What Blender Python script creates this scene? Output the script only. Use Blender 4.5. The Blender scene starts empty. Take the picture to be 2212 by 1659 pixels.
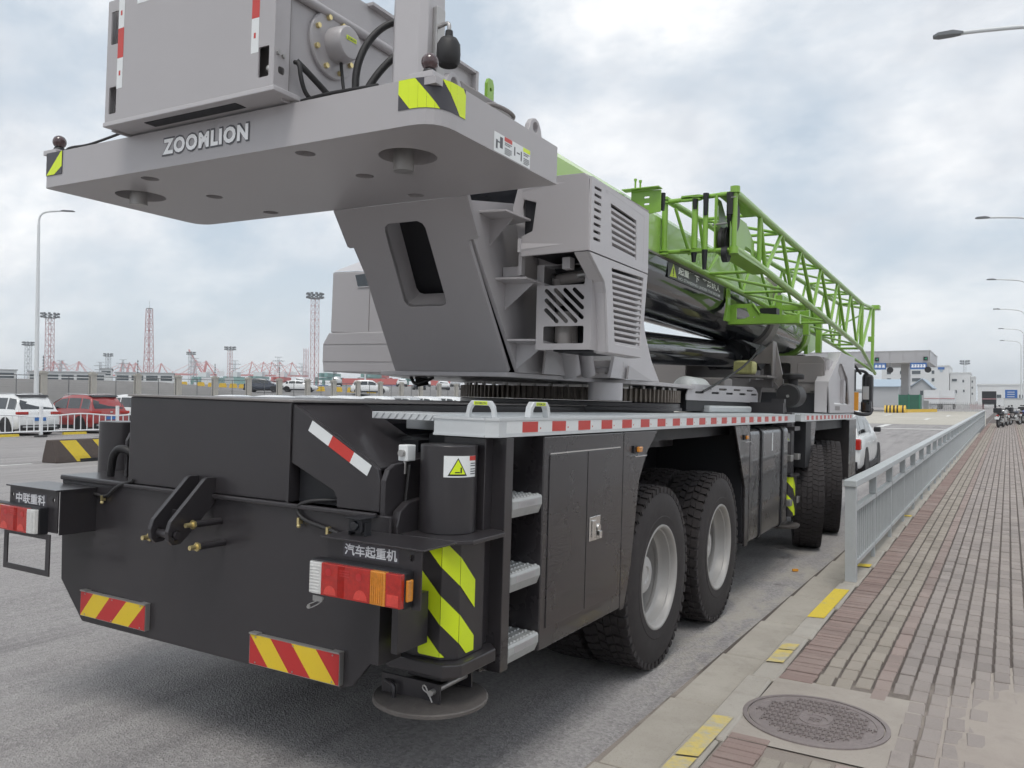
import bpy, bmesh, math, random
from mathutils import Matrix, Vector
random.seed(7)
D = bpy.data
SC = bpy.context.scene
COL = SC.collection
R = math.radians

# ------------------------------------------------------------------ camera, sky, sun, exposure
EYE = Vector((0.0, 0.0, 1.67))
cam_d = D.cameras.new('camera'); cam = D.objects.new('camera', cam_d); COL.objects.link(cam)
cam_d.sensor_width = 36.0; cam_d.lens = 36.0 * 1788.1 / 2212.0
cam_d.clip_start = 0.05; cam_d.clip_end = 6000
AX = Matrix(((0.8679, 0.4963, 0.0062), (-0.0027, 0.0172, -0.99985), (-0.4967, 0.8680, 0.0163)))
_f = Vector(AX[2]).normalized(); _r = Vector(AX[0]); _r = (_r - _f * _r.dot(_f)).normalized(); _u = _r.cross(_f)
cam.matrix_world = Matrix.Translation(EYE) @ Matrix((( _r.x, _u.x, -_f.x, 0), (_r.y, _u.y, -_f.y, 0), (_r.z, _u.z, -_f.z, 0), (0, 0, 0, 1)))
SC.camera = cam

SUN_EL, SUN_AZ = 64.0, 158.0          # azimuth clockwise from +Y
world = D.worlds.new('World'); SC.world = world; world.use_nodes = True
def make_world():
    nt = world.node_tree; N = nt.nodes; L = nt.links; N.clear()
    out = N.new('ShaderNodeOutputWorld'); bg = N.new('ShaderNodeBackground')
    sky = N.new('ShaderNodeTexSky'); sky.sky_type = 'NISHITA'; sky.sun_disc = False
    sky.sun_elevation = R(SUN_EL); sky.sun_rotation = R(SUN_AZ); sky.dust_density = 2.0; sky.ozone_density = 1.5
    tc = N.new('ShaderNodeTexCoord'); sep = N.new('ShaderNodeSeparateXYZ'); L.new(tc.outputs['Generated'], sep.inputs[0])
    ad = N.new('ShaderNodeMath'); ad.operation = 'MAXIMUM'; L.new(sep.outputs['Z'], ad.inputs[0]); ad.inputs[1].default_value = 0.0
    ad2 = N.new('ShaderNodeMath'); ad2.operation = 'ADD'; L.new(ad.outputs[0], ad2.inputs[0]); ad2.inputs[1].default_value = 0.22
    dx = N.new('ShaderNodeMath'); dx.operation = 'DIVIDE'; L.new(sep.outputs['X'], dx.inputs[0]); L.new(ad2.outputs[0], dx.inputs[1])
    dy = N.new('ShaderNodeMath'); dy.operation = 'DIVIDE'; L.new(sep.outputs['Y'], dy.inputs[0]); L.new(ad2.outputs[0], dy.inputs[1])
    zz = N.new('ShaderNodeMath'); zz.operation = 'MULTIPLY'; L.new(sep.outputs['Z'], zz.inputs[0]); zz.inputs[1].default_value = 2.3
    cd = N.new('ShaderNodeCombineXYZ'); L.new(sep.outputs['X'], cd.inputs[0]); L.new(sep.outputs['Y'], cd.inputs[1]); L.new(zz.outputs[0], cd.inputs[2])
    cp = N.new('ShaderNodeCombineXYZ'); L.new(dx.outputs[0], cp.inputs[0]); L.new(dy.outputs[0], cp.inputs[1])
    sa = N.new('ShaderNodeVectorMath'); sa.operation = 'SCALE'; L.new(cp.outputs[0], sa.inputs[0]); sa.inputs['Scale'].default_value = 0.16
    cb = N.new('ShaderNodeVectorMath'); cb.operation = 'ADD'; L.new(cd.outputs[0], cb.inputs[0]); L.new(sa.outputs[0], cb.inputs[1])
    def noise(scale, det, rough, off, dist=0.0):
        m = N.new('ShaderNodeMapping'); L.new([o for o in cb.outputs if o.type == 'VECTOR'][0], m.inputs[0]); m.inputs['Location'].default_value = off
        m.inputs['Rotation'].default_value = (0, 0, R(25)); m.inputs['Scale'].default_value = (1.0, 1.35, 1.0)
        n = N.new('ShaderNodeTexNoise'); L.new(m.outputs[0], n.inputs[0])
        n.inputs['Scale'].default_value = scale; n.inputs['Detail'].default_value = det; n.inputs['Roughness'].default_value = rough
        n.inputs['Distortion'].default_value = dist
        return n.outputs[0]
    def ramp(src, pts):
        r = N.new('ShaderNodeValToRGB'); L.new(src, r.inputs[0]); e = r.color_ramp.elements
        e[0].position, e[0].color = pts[0][0], pts[0][1] + (1,)
        e[1].position, e[1].color = pts[-1][0], pts[-1][1] + (1,)
        for p, c in pts[1:-1]:
            x = e.new(p); x.color = c + (1,)
        return r.outputs[0]
    # gaps of hazy blue sky between a broken grey-white layer
    nsc = N.new('ShaderNodeVectorMath'); nsc.operation = 'SCALE'; L.new(sky.outputs[0], nsc.inputs[0]); nsc.inputs['Scale'].default_value = 0.075
    haze = N.new('ShaderNodeMix'); haze.data_type = 'RGBA'; haze.inputs['Factor'].default_value = 0.72
    L.new(nsc.outputs[0], haze.inputs['A']); haze.inputs['B'].default_value = (0.60, 0.685, 0.765, 1)
    cov = ramp(noise(2.1, 8, 0.57, (5.3, 1.9, 0)), [(0.36, (0, 0, 0)), (0.56, (1, 1, 1))])
    tone = ramp(noise(2.9, 8, 0.56, (2.2, 6.1, 1.0), 0.15), [(0.34, (0.60, 0.635, 0.685)), (0.47, (0.74, 0.765, 0.80)), (0.62, (0.93, 0.935, 0.94))])
    mix = N.new('ShaderNodeMix'); mix.data_type = 'RGBA'; L.new(cov, mix.inputs['Factor']); L.new(haze.outputs['Result'], mix.inputs['A']); L.new(tone, mix.inputs['B'])
    # pale band of air near the horizon
    hz = N.new('ShaderNodeMapRange'); L.new(ad.outputs[0], hz.inputs[0]); hz.inputs[1].default_value = 0.0; hz.inputs[2].default_value = 0.22
    hz.inputs[3].default_value = 0.5; hz.inputs[4].default_value = 0.0; hz.interpolation_type = 'SMOOTHSTEP'
    mh = N.new('ShaderNodeMix'); mh.data_type = 'RGBA'; L.new(hz.outputs[0], mh.inputs['Factor']); L.new(mix.outputs['Result'], mh.inputs['A']); mh.inputs['B'].default_value = (0.70, 0.75, 0.79, 1)
    L.new(mh.outputs['Result'], bg.inputs['Color']); bg.inputs['Strength'].default_value = 1.0
    L.new(bg.outputs[0], out.inputs['Surface'])
make_world()
sun_d = D.lights.new('sun', 'SUN'); sun_d.energy = 1.3; sun_d.angle = R(24); sun_d.color = (1.0, 0.96, 0.90)
sun = D.objects.new('sun', sun_d); COL.objects.link(sun)
_sd = Vector((math.sin(R(SUN_AZ)) * math.cos(R(SUN_EL)), math.cos(R(SUN_AZ)) * math.cos(R(SUN_EL)), math.sin(R(SUN_EL))))
sun.rotation_euler = _sd.to_track_quat('Z', 'Y').to_euler()
SC.view_settings.view_transform = 'Standard'; SC.view_settings.look = 'None'
SC.view_settings.exposure = 0.28; SC.view_settings.gamma = 1.0; SC.view_settings.use_curve_mapping = False
SC.cycles.max_bounces = 5; SC.cycles.diffuse_bounces = 3; SC.cycles.glossy_bounces = 2; SC.cycles.transmission_bounces = 4
SC.cycles.use_denoising = True; SC.cycles.use_adaptive_sampling = True; SC.cycles.adaptive_threshold = 0.03; SC.cycles.adaptive_min_samples = 16

# ------------------------------------------------------------------ materials
MATS = {}
def paint(name, col, rough=0.45, var=0.08, scale=3.0, metal=0.0, bump=0.0, bscale=60.0, spec=0.5, dirt=0.0, dirt_col=(0.30, 0.27, 0.23), coat=0.0, emit=0.0):
    m = D.materials.new(name); m.use_nodes = True; nt = m.node_tree; N = nt.nodes; L = nt.links
    b = N['Principled BSDF']; tc = N.new('ShaderNodeTexCoord')
    n = N.new('ShaderNodeTexNoise'); L.new(tc.outputs['Object'], n.inputs[0]); n.inputs['Scale'].default_value = scale; n.inputs['Detail'].default_value = 5
    n.inputs['Roughness'].default_value = 0.65
    mx = N.new('ShaderNodeMix'); mx.data_type = 'RGBA'; L.new(n.outputs[0], mx.inputs['Factor'])
    mx.inputs['A'].default_value = tuple(c * (1 - var) for c in col) + (1,); mx.inputs['B'].default_value = tuple(min(1, c * (1 + var)) for c in col) + (1,)
    cur = mx.outputs['Result']
    if dirt > 0:
        n2 = N.new('ShaderNodeTexNoise'); L.new(tc.outputs['Object'], n2.inputs[0]); n2.inputs['Scale'].default_value = scale * 2.7; n2.inputs['Detail'].default_value = 8; n2.inputs['Roughness'].default_value = 0.7
        mr = N.new('ShaderNodeMapRange'); L.new(n2.outputs[0], mr.inputs[0]); mr.inputs[1].default_value = 0.48; mr.inputs[2].default_value = 0.75; mr.inputs[3].default_value = 0; mr.inputs[4].default_value = dirt
        m2 = N.new('ShaderNodeMix'); m2.data_type = 'RGBA'; L.new(mr.outputs[0], m2.inputs['Factor']); L.new(cur, m2.inputs['A']); m2.inputs['B'].default_value = dirt_col + (1,)
        cur = m2.outputs['Result']
    L.new(cur, b.inputs['Base Color'])
    rr = N.new('ShaderNodeMapRange'); L.new(n.outputs[0], rr.inputs[0]); rr.inputs[3].default_value = max(0, rough - 0.07); rr.inputs[4].default_value = min(1, rough + 0.09); L.new(rr.outputs[0], b.inputs['Roughness'])
    b.inputs['Metallic'].default_value = metal; b.inputs['Specular IOR Level'].default_value = spec; b.inputs['Coat Weight'].default_value = coat
    if emit: b.inputs['Emission Color'].default_value = col + (1,); b.inputs['Emission Strength'].default_value = emit
    if bump > 0:
        nb = N.new('ShaderNodeTexNoise'); L.new(tc.outputs['Object'], nb.inputs[0]); nb.inputs['Scale'].default_value = bscale; nb.inputs['Detail'].default_value = 4
        bp = N.new('ShaderNodeBump'); bp.inputs['Strength'].default_value = bump; bp.inputs['Distance'].default_value = 0.01; L.new(nb.outputs[0], bp.inputs['Height']); L.new(bp.outputs[0], b.inputs['Normal'])
    MATS[name] = m
    return m
def glass(name, col, rough=0.05, alpha=1.0):
    m = D.materials.new(name); m.use_nodes = True; b = m.node_tree.nodes['Principled BSDF']
    b.inputs['Base Color'].default_value = col + (1,); b.inputs['Roughness'].default_value = rough; b.inputs['Specular IOR Level'].default_value = 0.8
    b.inputs['Coat Weight'].default_value = 0.5; MATS[name] = m; return m
paint('dark_paint', (0.033, 0.030, 0.033), 0.30, 0.12, 1.6, dirt=0.16, dirt_col=(0.062, 0.055, 0.053), bump=0.06, bscale=4, coat=0.10)
paint('dark_gloss', (0.031, 0.028, 0.031), 0.27, 0.10, 1.6, dirt=0.06, dirt_col=(0.14, 0.12, 0.11), coat=0.4)
paint('black', (0.012, 0.012, 0.015), 0.5, 0.2, 3)
paint('black_gloss', (0.012, 0.013, 0.017), 0.13, 0.15, 2, coat=0.6)
paint('gray_paint', (0.405, 0.387, 0.395), 0.36, 0.05, 1.3, dirt=0.10, dirt_col=(0.33, 0.31, 0.31), bump=0.05, bscale=7, coat=0.15)
paint('gray_light', (0.49, 0.472, 0.482), 0.36, 0.05, 1.5, dirt=0.08, dirt_col=(0.30, 0.29, 0.28))
paint('cab_gray', (0.22, 0.203, 0.197), 0.45, 0.06, 1.5, dirt=0.15, dirt_col=(0.26, 0.23, 0.20))
paint('green_sheen', (0.335, 0.545, 0.125), 0.25, 0.07, 1.8, dirt=0.08, dirt_col=(0.30, 0.42, 0.16), coat=0.35)  # paler copy of green, sky reflection put into the boom's base colour
paint('green', (0.235, 0.435, 0.060), 0.32, 0.10, 2.5, dirt=0.25, dirt_col=(0.16, 0.27, 0.06), coat=0.2)
paint('alu', (0.62, 0.64, 0.65), 0.40, 0.06, 4, metal=0.25, dirt=0.12, dirt_col=(0.40, 0.39, 0.37))
paint('step_alu', (0.40, 0.41, 0.41), 0.45, 0.10, 9, metal=0.2, dirt=0.4, dirt_col=(0.22, 0.21, 0.20))
paint('steel', (0.42, 0.41, 0.40), 0.35, 0.10, 8, metal=0.7)
paint('chrome', (0.75, 0.74, 0.72), 0.18, 0.05, 8, metal=1.0)
paint('brass', (0.72, 0.60, 0.30), 0.30, 0.1, 8, metal=0.8)
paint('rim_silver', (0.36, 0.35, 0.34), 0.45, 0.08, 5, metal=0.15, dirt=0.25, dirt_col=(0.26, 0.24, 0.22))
paint('rim_shade', (0.26, 0.25, 0.24), 0.5, 0.12, 5, metal=0.1, dirt=0.4, dirt_col=(0.15, 0.135, 0.12))  # darker than the rim: shade deep in the wheel put into colour
paint('hub_gray', (0.52, 0.51, 0.50), 0.45, 0.08, 6, metal=0.1, dirt=0.3, dirt_col=(0.30, 0.28, 0.26))
paint('rubber', (0.024, 0.020, 0.021), 0.75, 0.15, 6, bump=0.15, bscale=120, dirt=0.35, dirt_col=(0.062, 0.052, 0.048))
paint('hose', (0.02, 0.019, 0.02), 0.55, 0.2, 10)
paint('gear', (0.16, 0.135, 0.115), 0.45, 0.25, 14, metal=0.35, dirt=0.3, dirt_col=(0.06, 0.05, 0.04))
paint('hi_vis', (0.70, 0.86, 0.02), 0.35, 0.04, 6)
paint('tape_dark', (0.055, 0.052, 0.062), 0.4, 0.1, 6)
paint('tape_white', (0.74, 0.76, 0.76), 0.3, 0.04, 9)
paint('tape_red', (0.55, 0.045, 0.035), 0.3, 0.08, 9)
paint('board_yellow', (0.70, 0.50, 0.03), 0.3, 0.06, 6)
paint('board_red', (0.46, 0.03, 0.03), 0.3, 0.06, 6)
paint('sticker', (0.78, 0.80, 0.80), 0.35, 0.03, 8)
paint('lens_red', (0.40, 0.020, 0.014), 0.14, 0.55, 55, coat=0.6)
paint('lens_bright', (0.62, 0.06, 0.045), 0.15, 0.35, 60, coat=0.5)
paint('lens_amber', (0.62, 0.24, 0.03), 0.14, 0.45, 55, coat=0.6)
paint('lens_clear', (0.72, 0.72, 0.70), 0.12, 0.25, 50, coat=0.6, metal=0.3)
paint('letter_white', (0.98, 0.98, 0.98), 0.4, 0.02, 8)
paint('letter_gray', (0.66, 0.67, 0.69), 0.4, 0.05, 8)
paint('letter_dark', (0.10, 0.10, 0.11), 0.5, 0.05, 8)
paint('cover_white', (0.70, 0.72, 0.72), 0.35, 0.08, 12, bump=0.6, bscale=9)
paint('crate_lime', (0.47, 0.46, 0.20), 0.6, 0.25, 25, bump=0.3, bscale=50)
paint('orange', (0.75, 0.33, 0.04), 0.4, 0.1, 5)
paint('lens_ball', (0.075, 0.040, 0.042), 0.10, 0.6, 60, coat=0.8)
glass('window_dark', (0.020, 0.024, 0.028))
paint('car_white', (0.74, 0.75, 0.75), 0.22, 0.03, 2, coat=0.6)
paint('car_red', (0.32, 0.045, 0.045), 0.22, 0.06, 2, coat=0.6)
paint('car_navy', (0.035, 0.042, 0.06), 0.22, 0.06, 2, coat=0.6)
paint('car_silver', (0.48, 0.49, 0.50), 0.25, 0.05, 2, metal=0.4, coat=0.4)
paint('plate_blue', (0.05, 0.18, 0.48), 0.4, 0.05, 5)
paint('rail_white', (0.78, 0.79, 0.80), 0.4, 0.05, 4)
paint('rail_gray', (0.45, 0.475, 0.485), 0.42, 0.07, 4, metal=0.1, dirt=0.18, dirt_col=(0.28, 0.28, 0.27))
paint('barrier_dark', (0.075, 0.058, 0.052), 0.8, 0.2, 6, bump=0.2, bscale=40, dirt=0.2, dirt_col=(0.2, 0.17, 0.14))
paint('barrier_yellow', (0.62, 0.46, 0.035), 0.65, 0.10, 7, dirt=0.25, dirt_col=(0.30, 0.24, 0.10))
paint('concrete_post', (0.42, 0.40, 0.36), 0.85, 0.12, 3, dirt=0.3, dirt_col=(0.25, 0.24, 0.22))
paint('lamp_pole', (0.66, 0.68, 0.69), 0.4, 0.05, 2)
paint('lamp_head', (0.16, 0.17, 0.18), 0.45, 0.1, 4)
paint('lattice_red', (0.46, 0.25, 0.26), 0.6, 0.15, 0.3)
paint('lattice_gray', (0.36, 0.38, 0.40), 0.6, 0.1, 0.3)
paint('port_red', (0.55, 0.14, 0.13), 0.6, 0.1, 0.1)
paint('port_white', (0.66, 0.67, 0.68), 0.6, 0.08, 0.1)
paint('port_teal', (0.22, 0.37, 0.35), 0.6, 0.1, 0.1)
paint('port_blue', (0.06, 0.16, 0.36), 0.6, 0.1, 0.3)
paint('wall_white', (0.66, 0.67, 0.67), 0.7, 0.06, 0.15, dirt=0.15, dirt_col=(0.45, 0.45, 0.44))
paint('wall_gray', (0.42, 0.43, 0.44), 0.7, 0.06, 0.2, dirt=0.15, dirt_col=(0.32, 0.32, 0.32))
paint('window_far', (0.07, 0.085, 0.095), 0.2, 0.3, 0.5)
paint('roof_blue', (0.36, 0.44, 0.52), 0.55, 0.08, 0.3)
paint('panel_gray', (0.40, 0.395, 0.41), 0.35, 0.04, 0.6, metal=0.15)
paint('sign_blue', (0.03, 0.13, 0.40), 0.4, 0.05, 2)
paint('sign_green', (0.02, 0.30, 0.16), 0.4, 0.05, 2)
paint('barrier_plastic', (0.70, 0.46, 0.05), 0.5, 0.08, 3)
paint('mesh_dark', (0.10, 0.105, 0.11), 0.6, 0.1, 3)
paint('green_net', (0.05, 0.17, 0.12), 0.8, 0.2, 2)
paint('moto_blue', (0.05, 0.08, 0.35), 0.3, 0.1, 4, coat=0.4)
paint('white_line', (0.68, 0.68, 0.66), 0.7, 0.08, 2, dirt=0.35, dirt_col=(0.35, 0.34, 0.33))
paint('cast_iron', (0.225, 0.192, 0.188), 0.62, 0.14, 12, metal=0.15, bump=0.2, bscale=90, dirt=0.4, dirt_col=(0.36, 0.32, 0.29))
paint('pad_iron', (0.11, 0.10, 0.095), 0.55, 0.2, 9, metal=0.3, bump=0.2, bscale=60, dirt=0.5, dirt_col=(0.18, 0.165, 0.15))
# ------------------------------------------------------------------ geometry helpers
OFF = Vector((0, 0, 0))      # subtracted from every vertex: origin of the thing being built
SPLIT = {'inner_light_block', 'foot_cheek', 'axle', 'hose_clamp', 'hinge', 'hook_block', 'hinge_boss', 'locking_pin', 'tip_lug', 'mirror_arm', 'door_handle', 'lifting_slot', 'road_marking', 'kerb_paint', 'worn_kerb_paint', 'lifting_loop', 'pictogram', 'pin_lug', 'turntable_rib', 'valve', 'jib_support_post', 'bracket_stay', 'rivet', 'board_clip'}
class MB:
    def __init__(s): s.v = []; s.f = []; s.m = []; s.mi = 0; s.p = []
    def add(s, vs, fs):
        s.p.append((len(s.v), len(s.f))); o = len(s.v); s.v += [tuple(v) for v in vs]; s.f += [tuple(i + o for i in f) for f in fs]; s.m += [s.mi] * len(fs); return s
    def box(s, x0, x1, y0, y1, z0, z1):
        return s.add([(x0,y0,z0),(x1,y0,z0),(x1,y1,z0),(x0,y1,z0),(x0,y0,z1),(x1,y0,z1),(x1,y1,z1),(x0,y1,z1)],
                     [(0,3,2,1),(4,5,6,7),(0,1,5,4),(1,2,6,5),(2,3,7,6),(3,0,4,7)])
    def prism(s, pts, axis, a0, a1):
        """pts 2D: axis X -> (y,z), Y -> (x,z), Z -> (x,y)"""
        n = len(pts)
        def mk(p, a): return (a, p[0], p[1]) if axis == 'X' else (p[0], a, p[1]) if axis == 'Y' else (p[0], p[1], a)
        area = sum(pts[i][0]*pts[(i+1)%n][1]-pts[(i+1)%n][0]*pts[i][1] for i in range(n))
        if (area > 0) == (axis == 'Y'): pts = pts[::-1]
        lo, hi = min(a0, a1), max(a0, a1)
        vs = [mk(p, lo) for p in pts] + [mk(p, hi) for p in pts]
        fs = [tuple(range(n))[::-1], tuple(range(n, 2*n))] + [(i, (i+1)%n, n+(i+1)%n, n+i) for i in range(n)]
        return s.add(vs, fs)
    def cyl(s, p0, p1, r0, r1=None, seg=16, cap=True):
        r1 = r0 if r1 is None else r1; p0 = Vector(p0); p1 = Vector(p1); d = (p1-p0).normalized()
        a = d.orthogonal().normalized(); b = d.cross(a); vs = []
        for p, r in ((p0, r0), (p1, r1)):
            for i in range(seg):
                t = 2*math.pi*i/seg; vs.append(p + a*(r*math.cos(t)) + b*(r*math.sin(t)))
        fs = [(i, (i+1)%seg, seg+(i+1)%seg, seg+i) for i in range(seg)]
        if cap: fs += [tuple(range(seg))[::-1], tuple(range(seg, 2*seg))]
        return s.add(vs, fs)
    def tube(s, pts, r, seg=8, smooth=0):
        P = [Vector(p) for p in pts]
        for _ in range(smooth):
            Q = [P[0]]
            for i in range(len(P)-1): Q += [P[i]*0.75+P[i+1]*0.25, P[i]*0.25+P[i+1]*0.75]
            P = Q + [P[-1]]
        vs = []; n = len(P); up = None
        for i, p in enumerate(P):
            d = (P[min(i+1,n-1)] - P[max(i-1,0)]).normalized()
            a = d.orthogonal().normalized() if up is None else (up - d*up.dot(d)).normalized()
            up = a; b = d.cross(a)
            for k in range(seg):
                t = 2*math.pi*k/seg; vs.append(p + a*(r*math.cos(t)) + b*(r*math.sin(t)))
        fs = [(i*seg+k, i*seg+(k+1)%seg, (i+1)*seg+(k+1)%seg, (i+1)*seg+k) for i in range(n-1) for k in range(seg)]
        fs += [tuple(range(seg))[::-1], tuple(range((n-1)*seg, n*seg))]
        return s.add(vs, fs)
    def lathe(s, prof, seg=48, c=(0,0,0), axis='X', close=False):
        """prof: list of (along axis, radius)"""
        vs = []; n = len(prof)
        for i in range(seg):
            t = 2*math.pi*i/seg; ct, st = math.cos(t), math.sin(t)
            for a, r in prof:
                v = (a, r*ct, r*st) if axis == 'X' else (r*st, a, r*ct) if axis == 'Y' else (r*ct, r*st, a)
                vs.append((v[0]+c[0], v[1]+c[1], v[2]+c[2]))
        m = n if close else n-1
        fs = [(i*n+k, i*n+(k+1)%n, ((i+1)%seg)*n+(k+1)%n, ((i+1)%seg)*n+k) for i in range(seg) for k in range(m)]
        return s.add(vs, fs)
    def sphere(s, c, r, seg=16, rings=10, sc=(1,1,1)):
        vs = []; fs = []
        for i in range(rings+1):
            ph = math.pi*i/rings
            for k in range(seg):
                t = 2*math.pi*k/seg; vs.append((c[0]+r*sc[0]*math.sin(ph)*math.cos(t), c[1]+r*sc[1]*math.sin(ph)*math.sin(t), c[2]+r*sc[2]*math.cos(ph)))
        for i in range(rings):
            for k in range(seg): fs.append((i*seg+k, (i+1)*seg+k, (i+1)*seg+(k+1)%seg, i*seg+(k+1)%seg))
        return s.add(vs, fs)
    def quad(s, *p): return s.add(p, [tuple(range(len(p)))])
    def mesh(s, name, mats, smooth=0):
        me = D.meshes.new(name); me.from_pydata([(v[0]-OFF.x, v[1]-OFF.y, v[2]-OFF.z) for v in s.v], [], s.f)
        for m in (mats if isinstance(mats, (list, tuple)) else [mats]): me.materials.append(MATS[m])
        if isinstance(mats, (list, tuple)): me.polygons.foreach_set('material_index', s.m)
        bm = bmesh.new(); bm.from_mesh(me); bmesh.ops.remove_doubles(bm, verts=bm.verts, dist=1e-5); bmesh.ops.recalc_face_normals(bm, faces=bm.faces); bm.to_mesh(me); bm.free()
        if smooth: me.polygons.foreach_set('use_smooth', [True]*len(me.polygons)); me.set_sharp_from_angle(angle=R(smooth))
        me.update(); return me
    def pieces(s):
        ends = s.p[1:] + [(len(s.v), len(s.f))]
        for (v0, f0), (v1, f1) in zip(s.p, ends):
            q = MB(); q.v = s.v[v0:v1]; q.f = [tuple(i-v0 for i in f) for f in s.f[f0:f1]]; q.m = s.m[f0:f1]; yield q
    def build(s, name, mats, parent=None, smooth=0, bevel=0.0, loc=None):
        if name in SPLIT and len(s.p) > 1:
            return [link(name, q.mesh(name, mats, smooth), parent, bevel, loc) for q in s.pieces()][-1]
        return link(name, s.mesh(name, mats, smooth), parent, bevel, loc)
def link(name, me, parent=None, bevel=0.0, loc=None):
    o = D.objects.new(name, me); COL.objects.link(o)
    if parent: o.parent = parent
    if loc: o.location = loc
    if bevel:
        b = o.modifiers.new('bevel', 'BEVEL'); b.width = bevel; b.segments = 2; b.limit_method = 'ANGLE'; b.angle_limit = R(35); b.harden_normals = False
    return o
def tag(o, label=None, cat=None, group=None, kind=None):
    if label: o['label'] = label
    if cat: o['category'] = cat
    if group: o['group'] = group
    if kind: o['kind'] = kind
    return o
def empty(name, loc=(0,0,0), rz=0.0):
    o = D.objects.new(name, None); COL.objects.link(o); o.location = loc; o.rotation_euler = (0,0,rz); o.empty_display_size = 0.2; return o
def copy_tree(o, parent=None, name=None):
    c = o.copy(); COL.objects.link(c); c.parent = parent
    for ch in [x for x in D.objects if x.parent == o]: copy_tree(ch, c)
    return c
def plate(outer, holes, axis, a0, a1, bev=0.0):
    """flat plate with real holes, extruded a0..a1 along axis, returned as MB"""
    cu = D.curves.new('tmp', 'CURVE'); cu.dimensions = '2D'; cu.fill_mode = 'BOTH'; cu.extrude = abs(a1-a0)/2
    for lp in [outer] + list(holes):
        sp = cu.splines.new('POLY'); sp.points.add(len(lp)-1); sp.use_cyclic_u = True
        for i, p in enumerate(lp): sp.points[i].co = (p[0], p[1], 0, 1)
    ob = D.objects.new('tmp', cu); COL.objects.link(ob); dg = bpy.context.evaluated_depsgraph_get()
    me = D.meshes.new_from_object(ob.evaluated_get(dg)); D.objects.remove(ob); D.curves.remove(cu)
    mid = (a0+a1)/2; mb = MB(); vs = []
    for v in me.vertices:
        x, y, z = v.co; vs.append((mid+z, x, y) if axis == 'X' else (x, mid+z, y) if axis == 'Y' else (x, y, mid+z))
    mb.add(vs, [tuple(p.vertices) for p in me.polygons]); D.meshes.remove(me)
    return mb
def circ(cx, cy, r, n=20): return [(cx+r*math.cos(2*math.pi*i/n), cy+r*math.sin(2*math.pi*i/n)) for i in range(n)]
def rrect(x0, x1, y0, y1, r, n=4):
    out = []
    for cx, cy, a in ((x1-r,y0+r,-90),(x1-r,y1-r,0),(x0+r,y1-r,90),(x0+r,y0+r,180)):
        for i in range(n+1): t = R(a+90*i/n); out.append((cx+r*math.cos(t), cy+r*math.sin(t)))
    return out
def slot(x0, y0, x1, y1, r, n=5):
    a = math.atan2(y1-y0, x1-x0); out = []
    for cx, cy, s in ((x1,y1,a-math.pi/2),(x0,y0,a+math.pi/2)):
        for i in range(n+1): t = s+math.pi*i/n; out.append((cx+r*math.cos(t), cy+r*math.sin(t)))
    return out
def text_mb(body, size, extrude=0.001, offset=0.0, spacing=1.0):
    """lettering as a mesh in the XY plane, baseline left at the origin; returns (MB, width, height)"""
    cu = D.curves.new('tmp', 'FONT'); cu.body = body; cu.size = size; cu.extrude = extrude; cu.offset = offset; cu.space_character = spacing; cu.resolution_u = 3
    ob = D.objects.new('tmp', cu); COL.objects.link(ob); dg = bpy.context.evaluated_depsgraph_get()
    me = D.meshes.new_from_object(ob.evaluated_get(dg)); D.objects.remove(ob); D.curves.remove(cu)
    mb = MB(); mb.add([tuple(v.co) for v in me.vertices], [tuple(p.vertices) for p in me.polygons]); D.meshes.remove(me)
    xs = [v[0] for v in mb.v]; ys = [v[1] for v in mb.v]
    return mb, (min(xs), max(xs)), (min(ys), max(ys))
def text_fit(body, org, ux, uy, un, w, h, extrude=0.001, offset=0.0, spacing=1.0):
    """fit lettering into a w x h box with lower left corner org and axes ux, uy; un = outward normal"""
    mb, (x0, x1), (y0, y1) = text_mb(body, 1.0, 0.0, offset, spacing)
    o = Vector(org); ux = Vector(ux); uy = Vector(uy); un = Vector(un)
    res = MB(); n = len(mb.v)
    top = [o + ux*((v[0]-x0)/(x1-x0)*w) + uy*((v[1]-y0)/(y1-y0)*h) + un*extrude for v in mb.v]
    res.add(top, mb.f); return res

# ------------------------------------------------------------------ ground shape
NX, NY = 0.0193, 0.0121      # fall of the road at the kerb: up to the left, down ahead
def sm(a, b, t):
    t = max(0.0, min(1.0, (t-a)/(b-a))); return t*t*(3-2*t)
def H(x, y):
    w = (1-sm(15, 44, y))*(1-sm(6, 17, -x))*(1-sm(5, 18, x))*(1-sm(4, 18, -y))
    return (-NX*x - NY*y - 0.078)*w
NEAR = Matrix.Translation(EYE) @ Matrix(((0.99981, 0.0, 0.01929, 0), (-0.00023, 0.99993, 0.01205, 0), (-0.01929, -0.01205, 0.99974, 0), (0,0,0,1))) @ Matrix.Translation(-EYE)
KS = 0.021                   # heading of the kerb against the crane
GS = 1.045                   # scale of the pavement about the eye
DZ = 0.078                   # the road lies this much below the crane's datum
def HS(x, y):                # the pavement runs straight on while the road dips
    t = 9.0; p = -NY*min(y, t) - DZ
    if y > t: p = (-NY*t - DZ)*max(0.0, 1-(y-t)/41.0)
    return p - NX*x*(1-sm(15, 44, y))
def SP(xs, ys, z=0.0):
    x = (xs + KS*ys)*GS - 0.0335; y = ys*GS - 0.0211
    return Vector((x, y, HS(x, y) + z*GS))
def RP(xs, ys, z=0.0):
    x = (xs + KS*ys)*GS - 0.0335; y = ys*GS - 0.0211
    return Vector((x, y, H(x, y) + z*GS))
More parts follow.
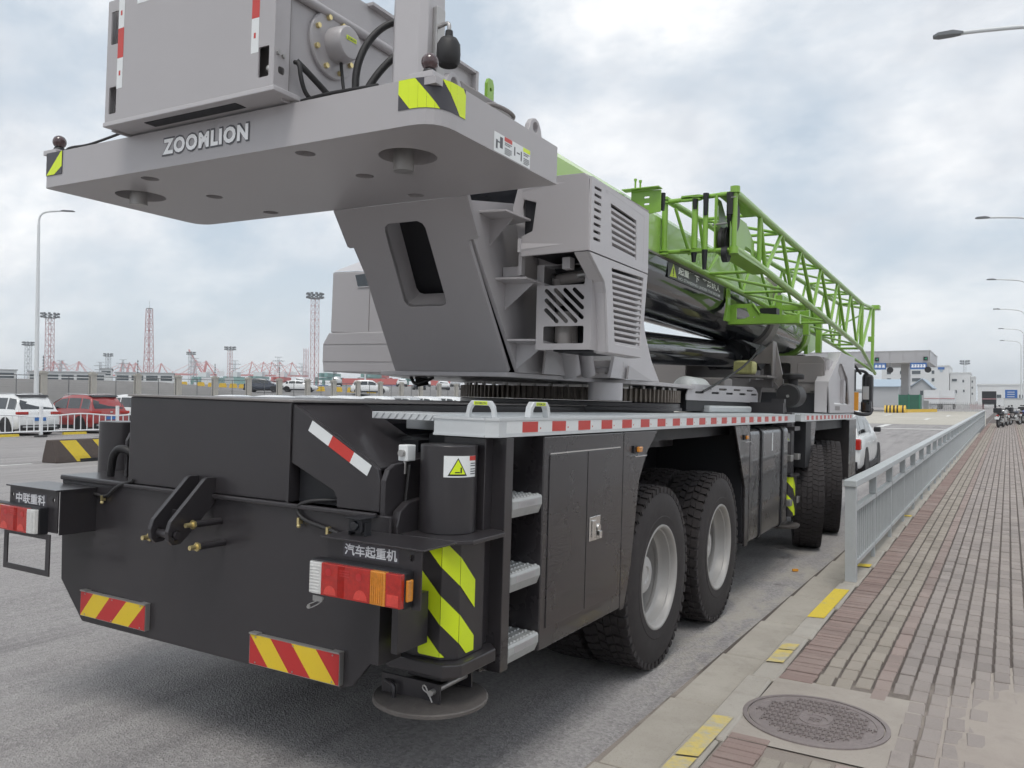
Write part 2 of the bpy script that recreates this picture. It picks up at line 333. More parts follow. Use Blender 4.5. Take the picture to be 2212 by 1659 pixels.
def smat(xs, ys, z=0.0, rz=0.0, SP=SP):
    p = SP(xs, ys, z); a = (SP(xs+0.05, ys)-SP(xs-0.05, ys)).normalized(); b = (SP(xs, ys+0.05)-SP(xs, ys-0.05)); b = (b - a*b.dot(a)).normalized(); c = a.cross(b)
    m = Matrix(((a.x,b.x,c.x,p.x),(a.y,b.y,c.y,p.y),(a.z,b.z,c.z,p.z),(0,0,0,1)))
    return m @ Matrix.Rotation(rz, 4, 'Z') @ Matrix.Scale(GS, 4)
# ------------------------------------------------------------------ surface materials
def surf(name):
    m = D.materials.new(name); m.use_nodes = True; MATS[name] = m
    nt = m.node_tree; N = nt.nodes; L = nt.links; b = N['Principled BSDF']; g = N.new('ShaderNodeNewGeometry')
    def noise(scale, det=5, rough=0.6, vec=None, dist=0.0):
        n = N.new('ShaderNodeTexNoise'); L.new(vec or g.outputs['Position'], n.inputs[0]); n.inputs['Scale'].default_value = scale; n.inputs['Detail'].default_value = det; n.inputs['Roughness'].default_value = rough; n.inputs['Distortion'].default_value = dist
        return n.outputs[0]
    def mr(src, a, b_, c=0.0, d=1.0, smooth=False):
        r = N.new('ShaderNodeMapRange'); L.new(src, r.inputs[0]); r.inputs[1].default_value = a; r.inputs[2].default_value = b_; r.inputs[3].default_value = c; r.inputs[4].default_value = d
        if smooth: r.interpolation_type = 'SMOOTHSTEP'
        return r.outputs[0]
    def mix(f, a, b_, mode='MIX'):
        x = N.new('ShaderNodeMix'); x.data_type = 'RGBA'; x.blend_type = mode
        if isinstance(f, float): x.inputs['Factor'].default_value = f
        else: L.new(f, x.inputs['Factor'])
        for k, v in (('A', a), ('B', b_)):
            if isinstance(v, tuple): x.inputs[k].default_value = v + (1,)
            else: L.new(v, x.inputs[k])
        return x.outputs['Result']
    def math_(op, a, b_=None):
        x = N.new('ShaderNodeMath'); x.operation = op
        for i, v in enumerate((a, b_)):
            if v is None: continue
            if isinstance(v, (int, float)): x.inputs[i].default_value = v
            else: L.new(v, x.inputs[i])
        return x.outputs[0]
    def bump(h, s=0.3, d=0.01):
        x = N.new('ShaderNodeBump'); x.inputs['Strength'].default_value = s; x.inputs['Distance'].default_value = d; L.new(h, x.inputs['Height']); L.new(x.outputs[0], b.inputs['Normal'])
    return dict(m=m, N=N, L=L, b=b, g=g, noise=noise, mr=mr, mix=mix, math=math_, bump=bump)
def mk_asphalt():
    s = surf('asphalt'); N, L = s['N'], s['L']
    sep = N.new('ShaderNodeSeparateXYZ'); L.new(s['g'].outputs['Position'], sep.inputs[0])
    def chips(sc):
        v = N.new('ShaderNodeTexVoronoi'); L.new(s['g'].outputs['Position'], v.inputs['Vector']); v.inputs['Scale'].default_value = sc
        q = N.new('ShaderNodeSeparateColor'); L.new(v.outputs['Color'], q.inputs[0]); return q.outputs[0], v.outputs['Distance']
    c1, d1 = chips(62); c2, d2 = chips(110)
    big = s['noise'](0.55, 6, 0.62); huge = s['noise'](0.09, 4, 0.6)
    c = s['mix'](c1, (0.20, 0.188, 0.188), (0.42, 0.402, 0.395))
    c = s['mix'](s['mr'](c2, 0.0, 1.0, 0, 0.55), c, (0.30, 0.288, 0.285))
    c = s['mix'](s['mr'](c1, 0.90, 0.97, 0, 0.55), c, (0.06, 0.055, 0.057))
    c = s['mix'](s['mr'](big, 0.38, 0.68, 0.0, 0.4), c, (0.36, 0.345, 0.34))
    c = s['mix'](s['mr'](huge, 0.40, 0.7, 0.0, 0.3), c, (0.22, 0.208, 0.208))
    # worn streaks along the direction of travel
    mp = N.new('ShaderNodeMapping'); L.new(s['g'].outputs['Position'], mp.inputs[0]); mp.inputs['Scale'].default_value = (3.4, 0.22, 1)
    st = s['noise'](1.0, 6, 0.65, mp.outputs[0])
    c = s['mix'](s['mr'](st, 0.50, 0.68, 0, 0.45), c, (0.42, 0.405, 0.395))
    c = s['mix'](s['mr'](st, 0.47, 0.32, 0, 0.5), c, (0.15, 0.142, 0.145))
    # oil drips
    v = N.new('ShaderNodeTexVoronoi'); L.new(s['g'].outputs['Position'], v.inputs['Vector']); v.inputs['Scale'].default_value = 1.15
    dr = s['math']('ADD', v.outputs['Distance'], s['mr'](s['noise'](16, 6, 0.7), 0.3, 0.7, -0.05, 0.05))
    c = s['mix'](s['mr'](dr, 0.03, 0.075, 0.6, 0.0, True), c, (0.10, 0.093, 0.092))
    # silt washed against the gutter
    kx = s['math']('SUBTRACT', sep.outputs['X'], s['math']('MULTIPLY', sep.outputs['Y'], KS))
    band = s['math']('MULTIPLY', s['mr'](kx, -2.7, -1.7, 0, 1, True), s['math']('MULTIPLY', s['mr'](sep.outputs['Y'], 4.2, 6.2, 0, 1, True), s['mr'](sep.outputs['Y'], 9.0, 13.0, 1, 0, True)))
    mp2 = N.new('ShaderNodeMapping'); L.new(s['g'].outputs['Position'], mp2.inputs[0]); mp2.inputs['Scale'].default_value = (1.6, 0.8, 1); mp2.inputs['Rotation'].default_value = (0, 0, 0.5)
    sl = s['noise'](2.2, 8, 0.68, mp2.outputs[0], 0.6)
    f = s['math']('MULTIPLY', band, s['mr'](sl, 0.42, 0.60, 0, 0.75, True))
    c = s['mix'](f, c, (0.42, 0.39, 0.34))
    L.new(c, s['b'].inputs['Base Color']); s['b'].inputs['Roughness'].default_value = 0.85; s['b'].inputs['Specular IOR Level'].default_value = 0.3
    s['bump'](s['math']('ADD', d1, d2), 0.5, 0.012)
mk_asphalt()
def mk_concrete(name, a, b_, speck=0.25, rough=0.85, sc=1.0):
    s = surf(name); L = s['L']
    c = s['mix'](s['mr'](s['noise'](1.3*sc, 6, 0.65), 0.3, 0.7), a, b_)
    c = s['mix'](s['mr'](s['noise'](120*sc, 3, 0.8), 0.56, 0.75, 0, speck), c, tuple(v*0.45 for v in a))
    c = s['mix'](s['mr'](s['noise'](4.5*sc, 8, 0.7), 0.52, 0.74, 0, 0.45), c, tuple(v*0.68 for v in a))
    L.new(c, s['b'].inputs['Base Color']); s['b'].inputs['Roughness'].default_value = rough; s['bump'](s['noise'](90*sc, 4, 0.7), 0.3, 0.006)
mk_concrete('gutter_concrete', (0.345, 0.315, 0.272), (0.45, 0.418, 0.368), 0.7)
mk_concrete('kerb_concrete', (0.33, 0.302, 0.264), (0.42, 0.392, 0.35), 0.6)
mk_concrete('patch_concrete', (0.32, 0.284, 0.25), (0.39, 0.352, 0.313), 0.45)
mk_concrete('apron_concrete', (0.40, 0.375, 0.32), (0.50, 0.475, 0.42), 0.15, 0.85, 0.12)
def mk_joint():
    s = surf('joint_sand'); N, L = s['N'], s['L']
    sep = N.new('ShaderNodeSeparateXYZ'); L.new(s['g'].outputs['Position'], sep.inputs[0])
    n1 = s['noise'](1.6, 6, 0.65); n2 = s['noise'](90, 4, 0.8)
    c = s['mix'](s['mr'](n2, 0.35, 0.65), (0.070, 0.057, 0.052), (0.14, 0.115, 0.10))
    near = s['math']('ADD', sep.outputs['Y'], s['mr'](n1, 0.3, 0.7, -1.1, 1.1))
    c = s['mix'](s['mr'](near, 4.3, 5.6, 0.85, 0.0, True), c, (0.30, 0.262, 0.23))
    L.new(c, s['b'].inputs['Base Color']); s['b'].inputs['Roughness'].default_value = 0.9; s['bump'](n2, 0.5, 0.01)
mk_joint()
mk_concrete('sand', (0.33, 0.286, 0.254), (0.39, 0.345, 0.305), 0.3)
mk_concrete('yard', (0.17, 0.165, 0.165), (0.21, 0.205, 0.20), 0.2, 0.85, 0.1)
def mk_paver(name, col):
    s = surf(name); L = s['L']; N = s['N']
    rnd = s['g'].outputs['Random Per Island']
    c = s['mix'](rnd, tuple(v*0.82 for v in col), tuple(v*1.17 for v in col))
    oi = N.new('ShaderNodeObjectInfo')
    c = s['mix'](s['mr'](oi.outputs['Random'], 0, 1, 0, 0.35), c, tuple(v*0.8 for v in col))
    c = s['mix'](s['mr'](s['noise'](150, 3, 0.8), 0.5, 0.7, 0, 0.5), c, tuple(v*0.6 for v in col))
    c = s['mix'](s['mr'](s['noise'](0.9, 6, 0.65), 0.4, 0.7, 0, 0.40), c, (0.37, 0.322, 0.288))
    c = s['mix'](s['mr'](s['noise'](5.0, 8, 0.7), 0.55, 0.75, 0, 0.45), c, tuple(v*0.55 for v in col))
    L.new(c, s['b'].inputs['Base Color']); s['b'].inputs['Roughness'].default_value = 0.86; s['bump'](s['noise'](110, 4, 0.7), 0.35, 0.006)
mk_paver('paver_soldier', (0.265, 0.192, 0.172)); mk_paver('paver_tan', (0.315, 0.280, 0.238)); mk_paver('paver_red', (0.300, 0.236, 0.214)); mk_paver('paver_grey', (0.302, 0.266, 0.248))
def mk_worn(name, col, under, thr=0.46):
    s = surf(name); L = s['L']
    c = s['mix'](s['mr'](s['noise'](7, 10, 0.70), thr-0.10, thr+0.07), col, under)
    c = s['mix'](s['mr'](s['noise'](45, 4, 0.8), 0.5, 0.75, 0, 0.5), c, tuple(v*0.6 for v in col))
    L.new(c, s['b'].inputs['Base Color']); s['b'].inputs['Roughness'].default_value = 0.75
mk_worn('yellow_fresh', (0.66, 0.50, 0.05), (0.40, 0.36, 0.24), 0.66)
mk_worn('yellow_worn', (0.58, 0.46, 0.14), (0.40, 0.375, 0.31), 0.53)

# ------------------------------------------------------------------ ground, road, apron
def grid(xs, ys, zf):
    mb = MB(); n = len(ys); mb.add([(x, y, zf(x, y)) for x in xs for y in ys], [(i*n+j, (i+1)*n+j, (i+1)*n+j+1, i*n+j+1) for i in range(len(xs)-1) for j in range(n-1)]); return mb
def lines(*segs):
    out = []
    for a, b, st in segs:
        k = max(1, int(round((b-a)/st))); out += [a + (b-a)*i/k for i in range(k)]
    return out + [segs[-1][1]]
road = grid(lines((-2600, -200, 400), (-200, -40, 40), (-40, -18, 4), (-18, 6, 0.6), (6, 22, 2), (22, 200, 60), (200, 1500, 400)),
            lines((-300, -30, 60), (-30, 46, 1.0), (46, 200, 30), (200, 3000, 400)), H).build('road', 'asphalt', smooth=60); tag(road, kind='structure')
ap = grid([-40, -20, -10, -4, -2, 0], lines((63, 140, 7)), lambda x, y: H(x, y)+0.006).build('concrete_apron', 'apron_concrete'); tag(ap, kind='structure')
# expansion joints and markings
mb = MB()
for x0, x1, y0, y1 in ((-6.0, -1.25, 52.4, 53.2), (-7.6, -6.0, 52.0, 52.8), (-5.9, -5.5, 55.5, 61.5), (-9.0, -8.6, 70, 76), (-4.6, -4.3, 78, 84), (-3.6, -3.3, 96, 102), (-9.5, -9.2, 96, 104)):
    mb.quad((x0,y0,H(x0,y0)+0.011), (x1,y0,H(x1,y0)+0.011), (x1,y1,H(x1,y1)+0.011), (x0,y1,H(x0,y1)+0.011))
for y0, y1 in ((-2, 11.6), (15, 60)):
    for k in range(6):
        a = y0+(y1-y0)*k/6; b = y0+(y1-y0)*(k+1)/6
        mb.quad((-20.02,a,H(-20,a)+0.005), (-19.88,a,H(-20,a)+0.005), (-19.88,b,H(-20,b)+0.005), (-20.02,b,H(-20,b)+0.005))
for y0, y1 in ((-1.0, 1.5), (6.4, 6.9)):
    mb.quad((-12.7,y0,H(-12.7,y0)+0.008), (-12.55,y0,H(-12.55,y0)+0.008), (-12.55,y1,H(-12.55,y1)+0.008), (-12.7,y1,H(-12.7,y1)+0.008))
mb.build('road_marking', 'white_line')
# raised yard behind the left fence, with its grassless bank
def yard_z(x, y):
    t = sm(-60.5, -66.0, x) if False else max(0.0, min(1.0, (-61.0-x)/4.0))
    d = math.hypot(x, y); left = 1-sm(48, 66, y*65.0/max(1.0, -x))
    lift = max(1.70 + 0.0315*max(0.0, min(65.0, d-92)), 1.7+1.2*left)
    return -0.05 + (lift+0.05)*t
yd = grid([-60.8, -62, -63, -64, -65, -70, -80, -95, -115, -140, -180, -240, -330], lines((-60, 20, 20), (20, 150, 6), (150, 420, 30)), yard_z).build('raised_yard', 'yard', smooth=60); tag(yd, kind='structure')

# ------------------------------------------------------------------ gutter, kerb, pavement
ZT = 0.12
sw = grid(lines((-1.115, 1.9, 0.3)), lines((-3, 30, 0.75), (30, 46, 4), (46, 140, 30)), lambda x, y: 0)
sw.v = [tuple(SP(v[0], v[1], ZT-0.011)) for v in sw.v]
sidewalk = sw.build('sidewalk', 'joint_sand'); tag(sidewalk, kind='structure')
ge = MB(); ys = lines((-3, 46, 1.0), (46, 140, 20))
for a, b in zip(ys, ys[1:]):
    ge.quad(SP(1.9,a,ZT-0.011), SP(1.9,b,ZT-0.011), SP(1.9,b,-0.4), SP(1.9,a,-0.4))
    ge.quad(RP(-1.63,a,0.003), RP(-1.25,a,0.003), RP(-1.25,b,0.003), RP(-1.63,b,0.003))
    ge.quad(SP(-1.25,a,-0.02), SP(-1.115,a,0.100), SP(-1.115,b,0.100), SP(-1.25,b,-0.02))
kerb = ge.build('kerb', 'joint_sand'); tag(kerb, kind='structure')
def slab_mesh(name, w, l, h, mat, ch=0.006):
    a, b = w/2, l/2
    mb = MB().add([(-a,-b,-h),(a,-b,-h),(a,b,-h),(-a,b,-h),(-a,-b,-ch),(a,-b,-ch),(a,b,-ch),(-a,b,-ch),(-a+ch,-b+ch,0),(a-ch,-b+ch,0),(a-ch,b-ch,0),(-a+ch,b-ch,0)],
       [(0,1,5,4),(1,2,6,5),(2,3,7,6),(3,0,4,7),(4,5,9,8),(5,6,10,9),(6,7,11,10),(7,4,8,11),(8,9,10,11)])
    return mb.mesh(name, mat)
gm = slab_mesh('gutter_slab', 0.345, 0.985, 0.02, 'gutter_concrete', 0.008)
km = slab_mesh('kerb_stone', 0.143, 0.988, 0.36, 'kerb_concrete', 0.012)
for i in range(-2, 44):
    y = i + 0.06
    o = link('gutter_slab', gm, kerb); o.matrix_world = smat(-1.434, y, 0.014+random.uniform(-0.002, 0.003), 0, RP)
    o = link('kerb_stone', km, kerb); o.matrix_world = smat(-1.188, y+0.3, ZT+0.002+random.uniform(-0.003, 0.003))
ym = MB(); yw = MB()
def paint_strip(mb, a, b, x0=-1.25, x1=-1.135):
    mb.quad(SP(x0,a,ZT+0.0085), SP(x1,a+0.03,ZT+0.0085), SP(x1,b+0.03,ZT+0.0085), SP(x0,b,ZT+0.0085))
for a, b in ((6.42, 7.0), (7.0, 7.55)): paint_strip(ym, a, b)
for a, b in ((8.75, 8.90), (12.7, 12.85)): paint_strip(ym, a, b)
for a, b in ((3.15, 3.55), (3.57, 4.12), (5.16, 5.45), (5.47, 5.62)): paint_strip(yw, a, b, -1.235, -1.14)
ym.build('kerb_paint', 'yellow_fresh', kerb); yw.build('worn_kerb_paint', 'yellow_worn', kerb)
for o in list(D.objects):
    if o.name.startswith('road_marking'): tag(o, kind='structure')
# concrete collar round the manhole
MH = (-0.80, 4.36)
pc = grid(lines((-1.112, -0.36, 0.12)), lines((3.92, 4.95, 0.1)), lambda x, y: 0); pc.v = [tuple(SP(v[0], v[1], ZT-0.0035)) for v in pc.v]
tag(pc.build('concrete_collar', 'patch_concrete'), kind='structure')
PW, PL = 0.0955, 0.191
pm = {k: slab_mesh('brick', PW-0.015, PL-0.012, 0.03, 'paver_'+k, 0.005) for k in ('tan', 'red', 'grey')}
pm['soldier'] = slab_mesh('brick', 0.180, 0.0525, 0.03, 'paver_soldier', 0.004)
rows = []
for r in range(29):
    xs = -0.868 + PW*r
    kind = 'tan' if r < 3 else 'red' if r == 3 else 'grey' if r < 13 else 'red' if r == 13 else 'tan' if r < 17 else 'grey'
    if xs < 1.85: rows.append((xs, PL, kind, random.uniform(0, 0.19)))
rows.insert(0, (-1.012, 0.0625, 'soldier', 0.0))
rest = {k: MB() for k in pm}; indiv = []
def in_collar(x, y, ex): return -1.12 < x < -0.40 and 3.97-ex < y < 4.85+ex
for xs, pl, kind, ph in rows:
    k = 0; y = 2.2 + ph
    while y < 75:
        ex = 0.0 if kind == 'soldier' else 0.10
        if not in_collar(xs, y, ex):
            if y < 62:
                L_ = 1
                vis = (y > 3.0 + max(0, xs+0.9)*0.2)
                indiv.append((y + max(0, xs)*0.5 if vis else 99, xs, y, kind))
        y += pl; k += 1
indiv.sort()
BRK = 0
for rank, (key, xs, y, kind) in enumerate(indiv):
    z = ZT + random.uniform(-0.0045, 0.003); lim = 300
    if rank < lim:
        o = link('brick', pm[kind], sidewalk); o.matrix_world = smat(xs+random.uniform(-0.002, 0.002), y, z, random.uniform(-0.022, 0.022))
    else:
        m = smat(xs, y, z, random.uniform(-0.01, 0.01)); src = pm[kind]
        rest[kind].add([tuple(m @ v.co) for v in src.vertices], [tuple(p.vertices) for p in src.polygons])
al = MB(); kinds = list(rest)
for i, k in enumerate(kinds):
    al.mi = i; al.add(rest[k].v, rest[k].f)
me = D.meshes.new('bricks_beyond'); me.from_pydata(al.v, [], al.f)
for k in kinds: me.materials.append(MATS['paver_'+k])
me.polygons.foreach_set('material_index', al.m)
o = link('bricks_beyond', me, sidewalk); o['kind'] = 'stuff'
# silt lying over the bricks at the right
random.seed(3)
def blob(x, y):
    d = math.hypot((x-0.36)/0.66, (y-4.35)/1.75); return 1-d
_ph = [(random.uniform(4, 26), random.uniform(4, 26), random.uniform(0, 6.28)) for _ in range(14)]
def rough_n(x, y): return sum(math.sin(a*x+b*y+p)/(1+0.08*(a+b)) for a, b, p in _ph)/4
sp_ = grid(lines((-0.45, 1.1, 0.022)), lines((2.3, 6.5, 0.03)), lambda x, y: 0)
sp_.v = [tuple(SP(v[0], v[1], ZT-0.010 + max(-0.004, min(0.0135, 0.034*blob(v[0], v[1]))) + 0.0035*rough_n(v[0], v[1]))) for v in sp_.v]
tag(sp_.build('silt_patch', 'sand', smooth=60), kind='stuff')
random.seed(11)
# manhole
mh = empty('manhole_cover'); mh.matrix_world = smat(MH[0], MH[1], ZT)
tag(mh, 'round cast iron manhole cover set in the concrete collar', 'manhole cover')
MB().lathe([(-0.02,0.345),(0.004,0.345),(0.006,0.335),(0.006,0.323),(-0.01,0.321)], 56, axis='Z').build('frame_ring', 'cast_iron', mh, 40)
MB().lathe([(-0.012,0.316),(0.003,0.316),(0.004,0.312),(0.004,0.285),(0.001,0.283),(0.001,0.075),(0.005,0.073),(0.005,0.062),(0.001,0.060),(0.001,0.0)], 56, axis='Z').build('cover_plate', 'cast_iron', mh, 40)
rel = MB()
for i in range(-5, 6):
    for j in range(-4, 5):
        x, y = i*0.052, j*0.060
        d = math.hypot(x, y)
        if d > 0.265 or d < 0.09: continue
        for s_ in (-1, 1):
            for q in range(8):
                t = R(45*q); rel.box(x+s_*0.012+0.009*math.cos(t)-0.0036, x+s_*0.012+0.009*math.cos(t)+0.0036, y+0.010+0.009*math.sin(t)-0.0036, y+0.010+0.009*math.sin(t)+0.0036, 0.001, 0.0075)
            rel.box(x+s_*0.012-0.009, x+s_*0.012-0.003, y-0.022, y+0.004, 0.001, 0.0075)
    rel.box(i*0.052+0.0245, i*0.052+0.0275, -0.25+abs(i)*0.02, 0.25-abs(i)*0.02, 0.001, 0.006)
rel.box(-0.03, 0.03, 0.010, 0.018, 0.001, 0.0055); rel.box(-0.004, 0.004, -0.03, 0.03, 0.001, 0.0055); rel.box(-0.022, 0.022, -0.018, -0.011, 0.001, 0.0055)
rel.build('raised_pattern', 'cast_iron', mh)
# ------------------------------------------------------------------ grey railing on the kerb
fence = empty('kerb_railing'); fence.matrix_world = Matrix.Translation(SP(-1.19, 8.0, ZT)); 
tag(fence, 'long light grey steel railing with flat handrail standing on the kerb', 'railing')
FX = -1.19; FO = SP(FX, 8.0, ZT)
def fpt(dx, y, z): return SP(FX+dx, y, ZT+z) - FO
def fbox(mb, x0, x1, y0, y1, z0, z1):
    c = [fpt(x, y, z) for z in (z0, z1) for x, y in ((x0,y0),(x1,y0),(x1,y1),(x0,y1))]
    mb.add(c, [(0,3,2,1),(4,5,6,7),(0,1,5,4),(1,2,6,5),(2,3,7,6),(3,0,4,7)])
FP = 1.40; NP = 34; OFF = Vector((0,0,0))
farb = MB()
for i in range(NP+1):
    y = 8.02 + FP*i
    mb = MB()
    if i == 0: fbox(mb, -0.045, 0.045, y-0.045, y+0.045, 0, 0.845)
    else:
        fbox(mb, -0.034, 0.034, y-0.034, y+0.034, 0.66, 0.845); fbox(mb, -0.018, 0.018, y-0.02, y+0.02, 0, 0.61)
    mb.build('post', 'rail_gray', fence)
    if i == NP: break
    y2 = y + FP
    mb = MB(); fbox(mb, -0.055, 0.055, y+(-0.06 if i == 0 else 0.001), y2-0.001, 0.847, 0.905); mb.build('handrail', 'rail_gray', fence, bevel=0.006)
    mb = MB(); fbox(mb, -0.028, 0.028, y+0.05, y2-0.001, 0.615, 0.655); mb.build('middle_rail', 'rail_gray', fence)
    mb = MB(); fbox(mb, -0.022, 0.022, y+0.05, y2-0.002, 0.115, 0.150); mb.build('bottom_rail', 'rail_gray', fence)
    for k in range(11):
        yy = y + 0.05 + FP*(k+0.7)/11.6
        if i < 22:
            mb = MB(); fbox(mb, -0.010, 0.010, yy-0.010, yy+0.010, 0.151, 0.614); mb.build('baluster', 'rail_gray', fence)
        else: fbox(farb, -0.010, 0.010, yy-0.010, yy+0.010, 0.151, 0.614)
o = farb.build('far_balusters', 'rail_gray', fence); o['kind'] = 'stuff'
# ================================================================== the mobile crane (coordinates of its own level frame)
XC = -3.27
OFF = Vector((XC, 8.5, 0.0))
crane = empty('mobile_crane'); crane.matrix_world = NEAR @ Matrix.Translation(OFF)
tag(crane, 'big four-axle mobile crane, grey upper works, green boom and lattice jib, dark chassis', 'mobile crane')
def B(mb, name, mat, parent=None, smooth=0, bevel=0.0):
    p = parent or crane
    while p.parent and p.parent.parent: p = p.parent          # thing > part > sub-part, no deeper
    return mb.build(name, mat, p, smooth, bevel)

# ---- chassis
B(MB().box(-3.86,-2.70,3.0,14.4,0.62,1.52), 'frame_light_block', 'black')  # plain black core of the frame, put in to block light
core = MB().box(-4.55,-2.35,7.5,10.4,0.55,1.45).box(-4.5,-2.3,3.15,4.5,0.5,1.46); B(core, 'inner_light_block', 'black')  # black fill boxes beside the frame, added to block light
B(MB().prism([(-4.42,1.163),(-2.14,1.163),(-2.14,0.636),(-2.31,0.43),(-2.37,0.405),(-4.20,0.405),(-4.40,0.605)], 'Y', 2.75, 2.772), 'rear_plate', 'dark_paint', bevel=0.006)
B(MB().box(-4.40,-2.16,2.774,3.35,0.60,1.150), 'outrigger_beam_box', 'dark_paint', bevel=0.01)
B(MB().box(-4.42,-3.862,2.735,3.36,1.150,1.178), 'beam_top_plate', 'dark_paint', bevel=0.008)
B(MB().box(-3.858,-2.205,2.728,2.7495,1.150,1.172), 'weld_seam', 'dark_paint', bevel=0.006)
rb = B(MB().box(-3.855,-2.715,2.75,5.9,1.172,1.622), 'rear_box', 'dark_paint', bevel=0.006)
B(MB().box(-3.87,-2.70,2.742,5.9,1.6225,1.634), 'deck_plate', 'cab_gray', rb, bevel=0.003)  # top in lighter grey: sky light on the deck put into its colour
B(MB().box(-2.728,-2.712,2.743,2.7496,1.17,1.62), 'corner_weld', 'dark_paint', rb)
gus = plate([(-2.712,1.618),(-2.25,1.378),(-2.215,1.352),(-2.20,1.30),(-2.20,1.174),(-2.436,1.174),(-2.438,1.215),(-2.455,1.245),(-2.712,1.352)], [], 'Y', 2.752, 2.775)
g_ = B(gus, 'gusset_plate', 'dark_paint', bevel=0.004)
B(MB().prism([(-2.712,1.618),(-2.25,1.378),(-2.22,1.36),(-2.22,1.345),(-2.26,1.36),(-2.712,1.60)], 'Y', 2.777, 3.25), 'sloped_cover', 'dark_paint', g_, bevel=0.004)
B(MB().box(-2.70,-2.25,2.80,3.2,1.174,1.34), 'recess', 'black', g_)
B(plate([(2.752,0.62),(3.12,0.62),(3.12,1.40),(2.82,1.375),(2.775,1.355),(2.752,1.31)], [], 'X', -2.198, -2.172), 'side_flange', 'dark_paint', bevel=0.005)
B(plate([(2.78,0.62),(3.10,0.62),(3.10,1.235),(2.86,1.215),(2.80,1.18),(2.78,1.12)], [], 'X', -2.165, -2.125), 'inner_flange', 'dark_paint', bevel=0.005)
tp = MB()   # red-white tape along the sloped gusset
ux = Vector((0.462,0,-0.240)).normalized(); uz = Vector((0.240,0,0.462)).normalized(); o0 = Vector((-2.612,2.7495,1.500))
for a, b, m in ((0.0,0.135,0),(0.135,0.275,1),(0.275,0.385,0)):
    tp.mi = m; tp.quad(o0+ux*a, o0+ux*b, o0+ux*b+uz*0.052, o0+ux*a+uz*0.052)
B(tp, 'reflective_tape', ['tape_white','tape_red'], g_)
# small tow lugs with pins
for x in (-3.325, -3.205):
    B(plate([(2.749,1.25),(2.70,1.252),(2.685,1.245),(2.505,1.065),(2.49,1.02),(2.495,0.98),(2.52,0.955),(2.56,0.958),(2.60,0.99),(2.749,1.13)], [circ(2.535,1.0,0.022,14)], 'X', x-0.012, x+0.012), 'tow_lug', 'dark_paint', bevel=0.003)
B(MB().box(-3.312,-3.218,2.60,2.615,1.02,1.10).cyl((-3.35,2.535,1.0),(-3.18,2.535,1.0),0.018,seg=14), 'tow_pin', 'dark_paint', smooth=40)
for x, z in ((-3.155,1.046),(-3.122,0.948),(-3.455,0.958)):
    p = B(MB().cyl((x,2.749,z),(x,2.60,z),0.0165,seg=14), 'pin_holder', 'dark_paint', smooth=40)
    B(MB().cyl((x,2.60,z),(x,2.588,z),0.021,seg=6).cyl((x,2.588,z),(x,2.552,z),0.011,seg=12), 'pin_nut', 'brass', p)
# cable with clips across the rear plate
for pts, clips in (([(-3.80,2.742,1.19),(-3.93,2.735,1.15),(-4.00,2.735,1.085),(-4.12,2.735,1.10),(-4.20,2.735,1.105)], [(-4.03,1.082),(-4.14,1.10)]),
                   ([(-2.47,2.80,1.20),(-2.60,2.735,1.19),(-2.66,2.735,1.155),(-2.62,2.735,1.105),(-2.45,2.735,1.078),(-2.36,2.735,1.055),(-2.27,2.70,1.04)], [(-2.63,1.10),(-2.46,1.075)])):
    c_ = B(MB().tube(pts, 0.009, 8, 2), 'cable', 'hose', smooth=60)
    for x, z in clips: B(MB().box(x-0.006,x+0.006,2.722,2.745,z-0.014,z+0.014).sphere((x,2.728,z-0.022),0.010,8,6), 'cable_clip', 'brass', c_)
# warning boards
for x0, x1, z0, z1, ph in ((-4.172,-3.638,0.448,0.578,1),(-2.902,-2.363,0.425,0.562,0)):
    b_ = B(MB().box(x0,x1,2.722,2.748,z0,z1), 'warning_board', 'steel')
    w = x1-x0
    T, Bt = ((-0.3,0.20,0.46,0.72,0.985,1.3), (-0.5,0.0,0.25,0.50,0.76,1.1)) if ph else ((-0.4,0.0,0.24,0.48,0.75,1.2), (-0.2,0.22,0.46,0.70,0.97,1.4))
    for k in range(5):
        P = [(T[k],1),(T[k+1],1),(Bt[k+1],0),(Bt[k],0)]
        def clip(P, f):
            res = []
            for i in range(len(P)):
                a, b2 = P[i], P[(i+1)%len(P)]; fa, fb = f(a), f(b2)
                if fa >= 0: res.append(a)
                if fa*fb < 0: t = fa/(fa-fb); res.append((a[0]+(b2[0]-a[0])*t, a[1]+(b2[1]-a[1])*t))
            return res
        P = clip(clip(P, lambda p: p[0]), lambda p: 1-p[0])
        if len(P) > 2: B(MB().add([(x0+0.003+p[0]*(w-0.006),2.7205,z0+0.003+p[1]*(z1-z0-0.006)) for p in P], [tuple(range(len(P)))]), 'stripe', 'board_red' if k % 2 == 0 else 'board_yellow', b_)
    for x in (x0+0.04, (x0+x1)/2, x1-0.04): B(MB().cyl((x,2.7205,z1-0.012),(x,2.7185,z1-0.012),0.004,seg=8).cyl((x,2.7205,z0+0.012),(x,2.7185,z0+0.012),0.004,seg=8), 'rivet', 'steel', b_)
    B(MB().box(x0,x0+0.05,2.715,2.749,z1,z1+0.006).box(x1-0.05,x1,2.715,2.749,z1,z1+0.006), 'board_clip', 'steel', b_)

